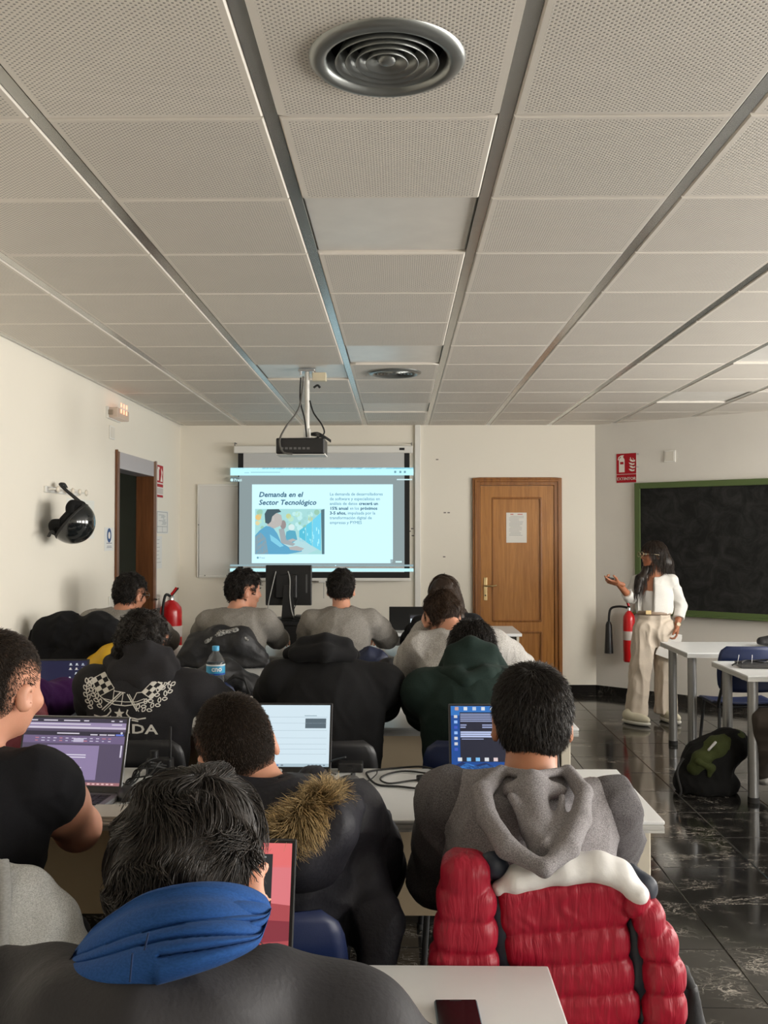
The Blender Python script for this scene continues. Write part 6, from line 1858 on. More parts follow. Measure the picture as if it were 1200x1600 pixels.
def back_print(obj, root):
    """wreath, chequered flags, star and lettering wrapped on the garment's back"""
    dg = bpy.context.evaluated_depsgraph_get()
    me = obj.data
    co = np.empty(len(me.vertices) * 3, np.float32); me.vertices.foreach_get('co', co); co = co.reshape(-1, 3)
    off = np.array(root.location); vs = [Vector(v + off) for v in co]
    bvh = BVHTree.FromPolygons(vs, [tuple(p.vertices) for p in me.polygons])
    mb = MB(); COLR = (.62, .60, .55)
    def hit(px, py):
        r = at(px, py, 2.2) - Vector((0, 0, CAM_H)); 
        h = bvh.ray_cast(at(px, py, 2.5), r.normalized())
        return (h[0] + h[1] * .003) if h[0] is not None else None
    def poly(pts, n=1):
        q = [hit(*p) for p in pts]
        if any(x is None for x in q): return
        d = [x.y for x in q]
        if max(d) - min(d) > .12: return
        mb.col = COLR; mb.poly(q)
    def line(pts, w):
        for (a, b) in zip(pts[:-1], pts[1:]):
            dx, dy = b[0] - a[0], b[1] - a[1]; L = math.hypot(dx, dy) or 1; nx, ny = -dy / L * w / 2, dx / L * w / 2
            m = max(1, int(L / 5))
            for i in range(m):
                p = (a[0] + dx * i / m, a[1] + dy * i / m); q = (a[0] + dx * (i + 1) / m, a[1] + dy * (i + 1) / m)
                poly([(p[0] + nx, p[1] + ny), (q[0] + nx, q[1] + ny), (q[0] - nx, q[1] - ny), (p[0] - nx, p[1] - ny)])
    # star
    cx, cy = 187, 1115
    st = [(cx + (8.5 if i % 2 == 0 else 3.6) * math.sin(i * PI / 5), cy - (8.5 if i % 2 == 0 else 3.6) * math.cos(i * PI / 5)) for i in range(10)]
    for i in range(10): poly([(cx, cy), st[i], st[(i + 1) % 10]])
    # laurel leaves in two rows on both sides
    def leaf(x, y, ang, L, w):
        c, s = math.cos(ang), math.sin(ang)
        o = [(0, 0), (.35 * L, w), (.75 * L, w * .75), (L, 0), (.75 * L, -w * .75), (.35 * L, -w)]
        pts = [(x + a * c - b * s, y + a * s + b * c) for a, b in o]
        line(pts + [pts[0]], 1.5)
    for side in (-1, 1):
        path = [(146, 1107), (141, 1098), (137, 1088), (135.5, 1078), (136.5, 1068), (140, 1060)] if side < 0 else [(222, 1112), (236, 1106), (248, 1098), (258, 1088), (265, 1077), (269, 1066)]
        path2 = [(160, 1105), (155, 1096), (150, 1088), (146, 1080), (143, 1072), (143, 1064)] if side < 0 else [(214, 1108), (226, 1100), (236, 1092), (246, 1082), (254, 1072), (262, 1062)]
        for pth in (path, path2):
            P_ = [(pth[i][0] * (1 - t) + pth[i + 1][0] * t, pth[i][1] * (1 - t) + pth[i + 1][1] * t) for i in range(len(pth) - 1) for t in (0, .5)] + [pth[-1]]
            for i in range(len(P_) - 1):
                a = math.atan2(P_[i + 1][1] - P_[i][1], P_[i + 1][0] - P_[i][0])
                leaf(P_[i][0], P_[i][1], a + (.55 if i % 2 else -.55), 8.6, 2.4)
    line([(148, 1117), (158, 1120), (168, 1118), (174, 1111), (172, 1106)], 2); line([(158, 1124), (168, 1123), (174, 1119)], 2)
    line([(228, 1122), (215, 1124), (203, 1121), (198, 1115), (200, 1109)], 2); line([(216, 1127), (206, 1125)], 2)
    # chequered flags: flag corners (top outer, top inner, bottom inner, bottom outer)
    def flag(Q, nu, nv):
        def p(u, v):
            return tuple((Q[0][k] * (1 - u) + Q[1][k] * u) * (1 - v) + (Q[3][k] * (1 - u) + Q[2][k] * u) * v for k in (0, 1))
        for i in range(nu):
            for j in range(nv):
                if (i + j) % 2 == 0: poly([p(i / nu, j / nv), p((i + 1) / nu, j / nv), p((i + 1) / nu, (j + 1) / nv), p(i / nu, (j + 1) / nv)])
        line([p(0, 0), p(1, 0), p(1, 1), p(0, 1), p(0, 0)], 1.3)
    flag([(143, 1062), (164, 1051), (179, 1076), (157, 1088)], 3, 4)
    flag([(222, 1082), (246, 1058), (264, 1066), (236, 1092)], 4, 3)
    # trailing flag lines, poles
    line([(157, 1088), (166, 1095), (180, 1101), (196, 1103), (212, 1101), (228, 1096), (238, 1090)], 1.5); line([(162, 1092), (176, 1095), (196, 1097), (214, 1097), (226, 1092)], 1.2)
    line([(179, 1078), (176, 1100)], 1.2); line([(193, 1082), (190, 1102)], 1.2); line([(179, 1080), (196, 1083)], 1.2); line([(214, 1083), (206, 1100)], 1.2); line([(214, 1083), (224, 1082)], 1.2)
    line([(189, 1082), (160, 1109)], 1.8); line([(192, 1083), (163, 1111)], 1.2); line([(199, 1085), (214, 1111)], 1.8); line([(202, 1085), (217, 1112)], 1.2)
    # lettering below the star
    vs2, fs2 = text_polys('HONDA', 25, bold=.55, align='LEFT', spacing=1.02)
    mx = max(v[0] for v in vs2)
    for f in fs2:
        poly([(137 + vs2[i][0] / mx * 110, 1143 - vs2[i][1] * .82 + (vs2[i][0] / mx) * 4) for i in f])
    mb.build('back_print', tinted('garment_print', .8), obj)['label'] = 'white wreath, flags, star and block lettering'
back_print(h7, r7)

# ---- black hoodie
P8 = dict(pel=(-.25, 3.38, .55), neck=(-.24, 3.52, 1.075), head=(-.24, 3.74, .98), hrot=(0, .95, 0), sw=.195, bw=1.12, h=.008,
          elb=((-.49, 3.66, .85), (-.065, 3.74, .85)), wri=((-.40, 4.06, .82), (-.14, 4.08, .82)), skin=SKIN_C,
          top=dict(name='hoodie', mat=F_BLACK, g=.03, fold=[(.005, 24, 64, (1, 1, .8)), (.002, 60, 68)], label='black hoodie'),
          hair=dict(BLK, t=.012, n=1500, len=.03, seg=4, r=.0014, seed=24))
r8, _ = person('seated person in a black hoodie bent low over the desk', back(P8, D3))
S = Soft()
S.chain([A3(450, 1022, 3.52), A3(475, 1006, 3.48), A3(508, 1000, 3.46), A3(540, 1008, 3.48), A3(555, 1024, 3.54)], [.022, .026, .028, .026, .020], .012)
S.chain([A3(462, 1022, 3.46), A3(508, 1020, 3.42), A3(548, 1024, 3.47)], [.030, .036, .028], .008)
soft_obj('hood', S, .008, F_BLACK, r8, [(.0035, 34, 71)], 2)

# ---- green hoodie with headphones
P9 = dict(pel=(.27, 3.38, .55), neck=(.265, 3.47, 1.055), head=(.275, 3.62, 1.09), hrot=(0, .55, 0), sw=.19, bw=1.1, h=.008,
          elb=((.098, 3.64, .84), (.535, 3.66, .83)), wri=((.14, 4.04, .82), (.42, 4.04, .82)), skin=SKIN_C,
          top=dict(name='hoodie', mat=F_GREEN, g=.03, fold=[(.006, 24, 74, (1, 1, .8)), (.002, 60, 78)], label='dark green hoodie'),
          hair=dict(BLK, t=.014, n=2500, len=.028, seg=4, r=.0013, seed=27))
r9, _ = person('seated person in a dark green hoodie wearing headphones', back(P9, D3))
S = Soft()
S.chain([A3(694, 1044, 3.52), A3(708, 1020, 3.48), A3(735, 1006, 3.47), A3(765, 1018, 3.48), A3(786, 1044, 3.52)], [.026, .032, .034, .032, .026], .012)
S.chain([A3(688, 1054, 3.44), A3(715, 1056, 3.39), A3(728, 1066, 3.36), A3(760, 1054, 3.39), A3(788, 1050, 3.45)], [.022, .034, .032, .032, .022], .010)
S.ell(A3(735, 1040, 3.46), (.10, .05, .055), None, .03)
soft_obj('hood', S, .007, F_GREEN, r9, [(.003, 30, 81)], 2)
hc = Vector(P9['head'])
ph = thing('headphones', 'black headphones on the person in the green hoodie', 'headphones', tuple(hc))
for s in (-1, 1):
    c = hc + Vector((s * .098, -.02, -.012))
    MB().lathe([(.001, .018), (.030, .016), (.036, .006), (.036, -.008), (.024, -.014), (.001, -.014)], c, 20, Matrix.Rotation(s * PI / 2, 3, 'Y')).build('ear_cup', M_BLACK, ph)
MB().tube([hc + Vector((.10 * math.cos(w), -.02 + .05 * math.sin(w), .13 * math.sin(w))) for w in np.linspace(0, PI, 15)], .009, 8).build('headband', M_BLACK, ph)

# ---- pale grey sweater resting cheek on hand
P10 = dict(pel=(.30, 4.62, .55), neck=(.275, 4.68, 1.075), head=A(692, 964, 4.82), hrot=(.1, .72, -.10), ear=1.0, sw=.19, bw=1.12, h=.0085,
           elb=((.045, 4.86, .85), (.625, 4.92, .84)), wri=((.122, 4.90, 1.03), (.45, 5.28, .80)), skin=SKIN_A, hand={0: dict(dir=(.15, -.02, 1), palm=(1, .1, 0), curl=.35, side=1)},
           top=dict(name='sweater', mat=F_GREYL, g=.028, fold=[(.007, 24, 84, (1, 1, .8)), (.002, 60, 88)], label='pale grey sweater'),
           hair=dict(BRN, t=.014, n=3500, len=.035, lift=.3, jit=.2, wave=(.25, 90), seg=5, r=.0014, seed=30, low=-.085))
person('seated person in a pale grey sweater resting a cheek on one hand', back(P10, D4))

# ---- long-haired student in front row
P11 = dict(pel=(.30, 5.76, .55), neck=(.29, 5.82, 1.06), head=A(693, 931, 5.93), hrot=(.1, .1, 0), sw=.16, bw=.92, h=.0095, hb=.008,
           elb=((.07, 6.02, .84), (.55, 6.02, .82)), wri=((.14, 6.18, .84), (.40, 6.18, .84)), skin=SKIN_A,
           top=dict(name='top', mat=F_BLACK, g=.018, label='black top'),
           hair=dict(BRN, t=.012, earcut=0, vol=.02, n=2500, len=.10, lift=.1, jit=.1, seg=6, r=.0018, seed=33, grav=.25, low=-.10))
r11, _ = person('seated student with long wavy brown hair in the front row', back(P11, D5))
def long_hair(root, head, R, mat, pts, rs, n, ln, seed, h=.008, k=.03, wave=.18, r=.0016, flat=None, grav=.5):
    """a body of hair hanging from the head plus loose strands on it"""
    S = Soft()
    for p, q in zip(pts, rs): S.chain(p, q, k, flat=flat)
    V, F = S.mesh(h); V = relax(V, F, 2); V = folds(V, F, .004, 90, seed, (1.5, 1.5, .15), False)
    off = np.array(root.location, np.float32); me = np_mesh('long_hair', V - off, F)
    for nm, v in (('shade', .9), ('along', .2)):
        a = me.attributes.new(nm, 'FLOAT', 'POINT'); a.data.foreach_set('value', np.full(len(V), v, np.float32))
    o = link_mesh('long_hair', me, mat, root)
    nn = vnormals(V, F); rg = np.random.default_rng(seed); pick = rg.choice(len(V), n)
    d = nn[pick] * .15 + np.array([0, 0, -1.0]) + rg.normal(size=(n, 3)) * .10
    fld = lambda Q: wave * np.stack([wav(Q, 60, seed + 3 + i, 5) for i in range(3)], 1)
    strands('hair_strands', V[pick] + nn[pick] * .0005, d, ln * rg.uniform(.5, 1.2, n), mat, o, 6, r, .3, fld, grav, None, seed, 3, (.6, 1.9))
h11 = P11['head']
long_hair(r11, h11, None, hair_mat('hair_brown', BRN['col']), [[h11 + V3(0, -.04, .05), h11 + V3(.01, -.08, -.04), h11 + V3(.07, -.11, -.16), h11 + V3(.13, -.10, -.22)], [h11 + V3(-.04, -.04, .02), h11 + V3(-.05, -.07, -.12)], [h11 + V3(.05, -.03, .02), h11 + V3(.09, -.08, -.14), h11 + V3(.16, -.10, -.20)]],
          [[.085, .085, .075, .045], [.055, .04], [.06, .06, .03]], 2600, .12, 35)

# ---- three grey sweaters in the front row
P12 = dict(pel=(-.97, 5.70, .55), neck=(-.975, 5.78, 1.095), head=A(382, 924, 5.86), hrot=(-1.05, .12, .05), sw=.19, bw=1.08, h=.0095, hb=.0075, tyaw=-.12,
           elb=((-1.22, 5.92, .85), (-.755, 5.98, .86)), wri=((-1.12, 6.32, .82), (-.76, 6.34, .82)), skin=SKIN_A,
           top=dict(name='sweater', mat=F_GREY, g=.024, fold=[(.006, 24, 94, (1, 1, .8)), (.002, 60, 98)], label='grey marl sweater'),
           hair=dict(BLK, t=.018, n=3500, len=.030, lift=.28, jit=.25, wave=(.5, 130), seg=5, r=.0017, seed=36, low=-.07, lump=.006))
person('seated curly-haired person in a grey sweater turning to the right', back(P12, D5))
P13 = dict(pel=(-.345, 5.74, .55), neck=(-.345, 5.82, 1.09), head=A(533, 923, 5.90), hrot=(0, .05, 0), ear=1.2, sw=.19, bw=1.05, h=.0095, hb=.0075,
           elb=((-.57, 5.98, .85), (-.075, 6.00, .86)), wri=((-.48, 6.36, .82), (-.12, 6.38, .82)), skin=SKIN_A,
           top=dict(name='sweater', mat=F_GREY, g=.024, fold=[(.006, 24, 104, (1, 1, .8)), (.002, 60, 108)], label='grey marl sweater'),
           hair=dict(BLK, t=.014, n=3500, len=.018, lift=.35, jit=.25, wave=(.6, 160), seg=4, r=.0016, seed=39, low=-.052, lump=.004, slope=.3))
person('seated short-haired person in a grey sweater facing the lit screen', back(P13, D5))
P14 = dict(pel=(-1.66, 5.66, .55), neck=(-1.65, 5.72, 1.09), head=A(204, 930, 5.80), hrot=(-.5, .15, .05), ear=1.1, sw=.185, bw=1.05, h=.0095, hb=.0075,
           elb=((-1.84, 5.9, .85), (-1.42, 5.94, .85)), wri=((-1.78, 6.30, .82), (-1.5, 6.32, .82)), skin=SKIN_C,
           top=dict(name='sweater', mat=F_GREY, g=.024, fold=[(.006, 24, 114, (1, 1, .8)), (.002, 60, 118)], label='grey sweater'),
           hair=dict(BLK, t=.016, n=3500, len=.024, lift=.3, jit=.25, wave=(.6, 150), seg=4, r=.0017, seed=42, low=-.07, lump=.006))
person('seated person in glasses and a grey sweater by the left doorway', back(P14, D5))

def glasses(P, label, mat):
    c = V3(tuple(P['head'])); R = eul(*P['hrot']); L = lambda x, y, z: Vector(c + R @ np.array([x, y, z], np.float32))
    t = thing('glasses', label, 'glasses', tuple(c))
    for s in (-1, 1):
        rim = [L(s * .034 + .026 * math.cos(w), .116 - .006 * abs(math.cos(w)), .010 + .021 * math.sin(w)) for w in np.linspace(0, 2 * PI, 17)]
        MB().tube(rim, .002, 6).build('rim', mat, t)
        MB().tube([L(s * .060, .108, .014), L(s * .080, .04, .012), L(s * .086, -.015, .004)], .002, 6).build('temple', mat, t)
    MB().tube([L(-.008, .117, .012), L(.008, .117, .012)], .002, 6).build('bridge', mat, t)
glasses(P14, 'thin glasses worn by the person by the doorway', plain('glasses_metal', (.35, .33, .30), .3, .8))

# ---- sitter behind the right-hand desk: only a leg in view
P15 = dict(pel=(2.75, 5.02, .55), neck=(2.75, 5.1, 1.06), head=(2.75, 5.2, 1.21), sw=.18, h=.011, hb=.009, elb=((2.47, 5.22, .84), (3.03, 5.22, .84)), wri=((2.6, 5.60, .83), (2.9, 5.60, .83)),
           trouser=fabric('olive_trousers', (.055, .045, .038)), top=dict(name='sweater', mat=F_BLACK, g=.02), hair=dict(DBR, t=.012, n=800, len=.03, seg=3, r=.002, seed=45))
r15, _ = person('seated person at the right edge with only an olive trouser leg showing', P15)
def side_leg():
    S = Soft()
    kn = A(1196, 1128, 5.60); an = A(1188, 1205, 5.75)
    S.chain([V3(2.68, 5.05, .53), kn, mid(kn, an, .5), an], [.09, .072, .068, .055], .03)
    soft_obj('crossed_leg', S, .010, _m['olive_trousers'], r15, [(.006, 34, 7)], 2)
    S = Soft(); S.ell(an + V3(.02, .06, -.05), (.05, .12, .04), None, .02); S.cut((0, 0, .012), (0, 0, -1))
    soft_obj('trainer', S, .009, plain('pale_trainer', (.42, .41, .40), .6), r15)
side_leg()
# ================================================================== the standing teacher
def teacher():
    Y = 8.02
    q = lambda px, py, d=0.0: A(px, py, Y + d)
    root = thing('person', 'standing teacher in a white cropped jacket and cream trousers pointing left', 'person', (float(q(1020, 1120)[0]), Y, 0), 0, 'people in the room')
    head = q(1021, 868); hr = (1.72, .0, .02); R = eul(*hr); neck = q(1023, 898, .03)
    sc = .90
    shL, shR = q(996, 909, .06), q(1049, 908, -.02)        # camera-left and camera-right shoulders
    elL, wrL = q(985, 934, -.03), q(966, 912, -.16)
    elR, wrR = q(1064, 948, .05), q(1058, 978, -.05)
    pelv = q(1022, 972)
    sk = skin_mat('skin_teacher', srgb(160, 104, 74))
    S = Soft(); add_head(S, head, R, neck, sc, .5)
    S.ell(mid(neck, pelv, .30), (.135, .085, .13), None, .05); S.ell(mid(neck, pelv, .65), (.115, .08, .13), None, .05); S.ell(pelv, (.11, .075, .09), None, .05)
    S.chain([shL, mid(neck, pelv, .16), shR], [.042, .06, .042], .03); S.chain([neck, mid(neck, pelv, .2)], [.048, .06], .03)
    S.chain([shL, elL], [.040, .033], .02); S.chain([elL, wrL], [.033, .023], .02); S.chain([shR, elR], [.040, .033], .02); S.chain([elR, wrR], [.033, .023], .02)
    V, F = S.mesh(.006); V = relax(V, F, 2)
    Vs, Fs = [V], [F]; n = len(V)
    for v, f in (hand_mesh(wrL, (-1, -.2, .25), (.1, .35, .9), 1, .95, 1, .95, .0036, (.25, 1.1, 1.2, 1.2)), hand_mesh(wrR, (-.1, -.1, -1), (-1, .2, 0), 1, .8, 1, .95, .0036)):
        Vs.append(v); Fs.append(f + n); n += len(v)
    off = np.array(root.location, np.float32)
    link_mesh('body', np_mesh('body', np.concatenate(Vs) - off, np.concatenate(Fs)), sk, root)
    # blouse
    S = Soft(); S.ell(mid(neck, pelv, .36), (.128, .088, .125), None, .05); S.ell(mid(neck, pelv, .72), (.118, .092, .15), None, .04)
    S.cut(q(1020, 922), (0, 0, 1))
    b = soft_obj('blouse', S, .007, fabric('grey_white_blouse', (.55, .53, .50), 900, bump=.1), root, [(.003, 40, 3)], 2)
    # cropped jacket: shell around the torso, open at the front, three-quarter sleeves
    S = Soft(); S.ell(mid(neck, pelv, .40), (.162, .118, .185), None, .05); S.chain([shL, mid(neck, pelv, .14), shR], [.058, .062, .058], .04)
    S.ell(mid(neck, pelv, .74), (.150, .118, .12), None, .05)
    S.box(q(1014, 935, -.14), (.052, .12, .30), np.array(Matrix.Rotation(.05, 3, 'Y'), np.float32), .01, .01, '-')
    S.ell(neck + V3(0, -.01, .0), (.068, .07, .06), None, .02, '-')
    S.cut(q(1020, 959), (0, 0, -1))
    j = soft_obj('jacket', S, .006, F_WHITE, root, [(.003, 36, 13, (1, 1, .5))], 2); j['label'] = 'white cropped open jacket'
    for (a, e, w, t) in ((shL, elL, wrL, .32), (shR, elR, wrR, .62)):
        S = Soft(); c = e + (w - e) * t; S.chain([a, mid(a, e, .5), e], [.057, .053, .048], .02); S.chain([e, c], [.048, .046], .02)
        d = unit(c - e); S.cut(c, d)
        so = soft_obj('sleeve', S, .006, F_WHITE, j, [(.004, 45, 17)], 2)
    for k in range(2):
        p = Vector(q(1068, 962 + 5 * k, .0)); MB().lathe([(.001, .004), (.006, .003), (.007, 0)], p, 10, Matrix.Rotation(PI / 2, 3, 'X')).build('cuff_button', M_BLACK, j)
    # trousers, wide leg
    S = Soft(); S.ell(q(1022, 985), (.155, .108, .13), None, .05); S.ell(q(1022, 962), (.128, .098, .06), None, .03)
    fl_, fr_ = q(988, 1112, -.04), q(1040, 1112, .06)
    S.chain([q(1008, 985), q(1001, 1040, -.02), fl_ + V3(.03, 0, .0)], [.098, .082, .088], .03)
    S.chain([q(1038, 985), q(1040, 1040, .03), fr_ + V3(.0, 0, 0)], [.098, .082, .088], .03)
    S.cut(q(1010, 1116), (0, 0, -1)); S.cut(q(1020, 951), (0, 0, 1))
    tr = soft_obj('trousers', S, .007, F_CREAM, root, [(.009, 30, 23, (1.6, 1.6, .22)), (.003, 60, 3)], 2); tr['label'] = 'cream wide-leg trousers'
    bl = [Vector(pelv + V3(.131 * math.cos(w), .101 * math.sin(w), (q(1022, 957) - pelv)[2])) for w in np.linspace(0, 2 * PI, 33)]
    bt = MB().tube(bl, .013, 8, flat=1.3).build('belt', plain('taupe_belt', (.30, .22, .16), .5), root)
    MB().box(Vector(q(1013, 957, -.112)), (.045, .01, .034)).build('buckle', M_BRASS, bt, bevel=.003)
    for (p, rz) in ((fl_ + V3(-.02, -.05, 0), .75), (fr_ + V3(.0, -.04, 0), .35)):
        M_ = np.array(Matrix.Rotation(rz, 3, 'Z'), np.float32); fw = M_ @ V3(0, -1, 0)
        c = V3(p[0], p[1], .05); S = Soft(); S.ell(c + fw * .05, (.045, .125, .045), M_, .02); S.ell(c - fw * .02 + V3(0, 0, .02), (.042, .06, .05), M_, .02); S.cut((0, 0, .03), (0, 0, -1))
        so = soft_obj('shoe', S, .007, plain('cream_trainer', (.62, .58, .45), .55), root)
        S = Soft(); S.ell(c + fw * .045 + V3(0, 0, -.03), (.05, .135, .032), M_, .01); S.cut((0, 0, .002), (0, 0, -1)); S.cut((0, 0, .032), (0, 0, 1))
        soft_obj('sole', S, .007, plain('pale_sole', (.66, .64, .58), .6), so)
    P = dict(head=head, hrot=hr, hsc=sc, skin=sk)
    make_hair(root, P, dict(DBR, t=.012, n=2500, len=.10, lift=.08, jit=.1, seg=5, r=.0016, seed=51, grav=.3, low=-.085, front=.05, earcut=0, crown=(0, 0, .12)))
    m = hair_mat('hair_dark_brown', DBR['col'])
    L = lambda x, y, z: head + R @ V3(x, y, z) * sc
    long_hair(root, head, R, m, [[L(.0, -.05, .05), q(1038, 880, .03), q(1043, 905, .06), q(1046, 918, .07)], [L(-.05, .0, .02), q(1012, 888, .0), q(1000, 905, -.05), q(996, 925, -.09)], [L(-.03, -.03, .02), q(1020, 893, .07)]],
              [[.07, .068, .060, .03], [.03, .034, .036, .022], [.05, .045]], 2400, .10, 53, .007, .025, .05, .0014, None, .6)
    add_eyes(root, P)
    glasses(dict(head=head, hrot=hr), 'thin-rimmed glasses worn by the standing teacher', plain('gold_rims', (.6, .52, .36), .25, .9))
    er = thing('earring', 'gold drop earring on the standing teacher', 'earring', tuple(L(.088, -.005, -.045)))
    MB().lathe([(.009 * math.sin(w), .012 * math.cos(w)) for w in np.linspace(.01, 3.13, 8)], Vector(L(.088, -.005, -.05)), 12).build('drop', M_BRASS, er)
    MB().tube([Vector(L(.088, -.005, -.03)), Vector(L(.088, -.005, -.045))], .002, 6).build('hook', M_BRASS, er)
    wt = thing('wristwatch', 'gold wristwatch on the teacher\'s lowered arm', 'watch', tuple(wrR))
    d = unit(wrR - elR); M_ = np.array(Vector((0, 0, 1)).rotation_difference(Vector(d)).to_matrix(), np.float32)
    c = wrR - d * .02
    MB().lathe([(.027, -.008), (.029, -.006), (.029, .006), (.027, .008)], Vector(c), 20, Matrix([list(r) for r in M_])).build('strap', M_BRASS, wt)
    MB().cyl(Vector(c) + Vector((.0, -.027, 0)), Vector(c) + Vector((.0, -.036, 0)), .016, 16).build('dial', plain('watch_dial', (.7, .62, .45), .25, .6), wt)
    rm = thing('remote_clicker', 'small dark clicker in the teacher\'s raised hand', 'remote', tuple(q(950, 903, -.2)))
    a, b = Vector(q(946, 903, -.20)), Vector(q(959, 905, -.19))
    MB().tube([a, a.lerp(b, .2), b], [.008, .011, .010], 10).build('body', M_BLACK, rm); MB().cyl(a.lerp(b, .5), a.lerp(b, .5) + Vector((0, 0, .013)), .004, 8).build('button', M_STEELG, rm)
    pp = thing('papers', 'white sheets held in the teacher\'s lowered hand', 'papers', tuple(q(1050, 1000, -.05)))
    for k in range(2):
        Q = [q(1040, 988, -.06 + .02 * k), q(1066, 992 + 4 * k, -.10 + .02 * k), q(1056, 1034, -.12 + .02 * k), q(1024, 1022 - 3 * k, -.07 + .02 * k)]
        MB().hexa([Vector(x) for x in Q], [Vector(x) + Vector((0, .0015, 0)) for x in Q]).build('sheet', plain('paper_white', (.78, .77, .75), .6), pp)
teacher()
# ================================================================== chairs, hung clothes, bags
chair(-.25, .88, 0, 'blue chair under the person with the blue hood')
chair(-.30, 2.10, 0, 'blue chair under the person in the fur-hooded parka')
chair(.30, 2.13, 0, 'blue chair draped with the red puffer jacket')
chair(-.97, 2.10, 0, 'blue chair under the person in the black T-shirt')
chair(-1.60, 3.62, 0, 'blue chair under the person in purple')
chair(-.95, 3.62, 0, 'blue chair under the person with the wreath print')
chair(-.275, 3.62, 0, 'blue chair under the person in the black hoodie')
chair(.285, 3.62, .0, 'blue chair under the person in the green hoodie')
chair(.32, 4.92, 0, 'blue chair under the person in the pale grey sweater')
chair(-.30, 4.90, .12, 'empty blue chair between the black hoodie and the front row')
chair(-.99, 4.92, 0, 'blue chair stacked with black bags behind the water bottle')
chair(.32, 6.14, 0, 'blue chair under the long-haired student')
chair(-.365, 6.13, 0, 'blue chair under the short-haired person facing the screen')
chair(-1.02, 6.13, 0, 'blue chair under the curly-haired person')
chair(-1.74, 6.13, 0, 'blue chair under the person with glasses by the doorway')
chair(2.25, 6.46, .0, 'blue chair with a wide back between the two right-hand desks')
chair(2.75, 5.02, 0, 'blue chair under the person at the right edge')

def repaint(ch, mat):
    for o in ch.children:
        if o.name.split('.')[0] in ('backrest', 'seat'):
            o.data = o.data.copy(); o.data.materials.clear(); o.data.materials.append(mat)
M_BLKC = plain('black_chair_shell', (.014, .014, .016), .4, bump=.05, bscale=400)
for o in [c for c in COL.objects if c.name.split('.')[0] == 'chair']:
    if 'black hoodie' in o['label'] or 'wreath' in o['label']:
        repaint(o, M_BLKC); o['label'] = o['label'].replace('blue chair', 'black chair')

def red_puffer():
    Yj = 1.885
    q = lambda px, py, d=0: A(px, py, Yj + d)
    t = thing('puffer_jacket', 'red quilted puffer jacket with a white yoke hung on a chair back', 'jacket', tuple(q(870, 1600)))
    M_R, nt_, b_ = nodes_of('red_nylon')
    b_.inputs['Base Color'].default_value = (*srgb(150, 18, 42), 1); b_.inputs['Roughness'].default_value = .45; b_.inputs['Specular IOR Level'].default_value = .35
    tc_ = N(nt_, 'ShaderNodeTexCoord'); mp_ = N(nt_, 'ShaderNodeMapping'); mp_.inputs['Scale'].default_value = (1, .5, .16)
    no_ = N(nt_, 'ShaderNodeTexNoise', i_Scale=75.0, i_Detail=3.0, i_Distortion=.6); bp_ = N(nt_, 'ShaderNodeBump', i_Strength=.55, i_Distance=.008)
    nt_.links.new(tc_.outputs['Object'], mp_.inputs[0]); nt_.links.new(mp_.outputs[0], no_.inputs['Vector']); nt_.links.new(no_.outputs['Fac'], bp_.inputs['Height']); nt_.links.new(bp_.outputs[0], b_.inputs['Normal'])
    M_NV = plain('navy_nylon', (.012, .018, .032), .5, bump=.1, bscale=60)
    def baffles(rows, th, k=.006, h=.005, fold=None, name='back_panel'):
        S = Soft()
        for (x0, y0, x1, y1, hh) in rows:                      # left point, right point, half height
            a, b = q(x0, y0), q(x1, y1); c = (a + b) / 2; d = b - a; L = np.linalg.norm(d); u = unit(d)
            w = unit(np.cross(np.array([0, 1, 0], np.float32), u)) * -1; f = np.cross(w, u) * -1
            S.box(c, (L / 2, th, hh), axes_R(u, V3(0, 1, 0), unit(np.cross(u, V3(0, 1, 0)))), min(th, hh) * .80, k)
        return soft_obj(name, S, h, M_R, t, [(.0016, 170, 7, (1.5, .4, .12), False), (.003, 34, 9, (1, 1, .3), False)], 1)
    baffles([(778, 1400, 985, 1384, .026), (779, 1430, 984, 1412, .038), (785, 1481, 984, 1464, .039), (793, 1530, 990, 1515, .038), (800, 1576, 998, 1566, .038), (806, 1626, 1002, 1618, .04), (810, 1680, 1004, 1672, .04)], .034)
    baffles([(690, 1362, 762, 1368, .040), (682, 1404, 772, 1406, .038), (676, 1452, 776, 1454, .040), (668, 1502, 780, 1504, .040), (664, 1552, 782, 1552, .04)], .050, name='sleeve')
    baffles([(968, 1392, 1006, 1410, .034), (985, 1428, 1034, 1434, .034), (993, 1468, 1056, 1472, .036), (1000, 1518, 1068, 1518, .038), (1000, 1568, 1070, 1566, .038), (998, 1618, 1070, 1612, .038)], .046, name='sleeve')
    S = Soft(); S.chain([q(782, 1388, -.01), q(806, 1374, -.008), q(880, 1356, -.006), q(935, 1354, -.006), q(968, 1366, -.010), q(996, 1396, -.03)], [.016, .024, .028, .028, .027, .020], .01, flat=((0, 1, 0), 1.35))
    y = soft_obj('yoke', S, .005, plain('white_nylon', (.72, .71, .70), .45, bump=.15, bscale=45), t, [(.002, 90, 3, (2, 1, .3), False)], 1); y['label'] = 'white shoulder yoke'
    S = Soft(); S.chain([q(742, 1350, .03), q(772, 1352, .0), q(790, 1362, .01)], [.014, .020, .012], .02); S.chain([q(780, 1400, .01), q(788, 1500, .01), q(800, 1600, .01)], [.03, .032, .03], .02); S.chain([q(985, 1360, .03), q(1008, 1385, .02), q(1012, 1400, .01)], [.016, .018, .012], .02)
    S.chain([q(990, 1440, .02), q(1000, 1520, .02), q(1010, 1620, .02)], [.03, .03, .03], .02)
    l = soft_obj('lining', S, .006, M_NV, t, [(.003, 40, 4)], 1); l['label'] = 'navy lining and side strips'
red_puffer()

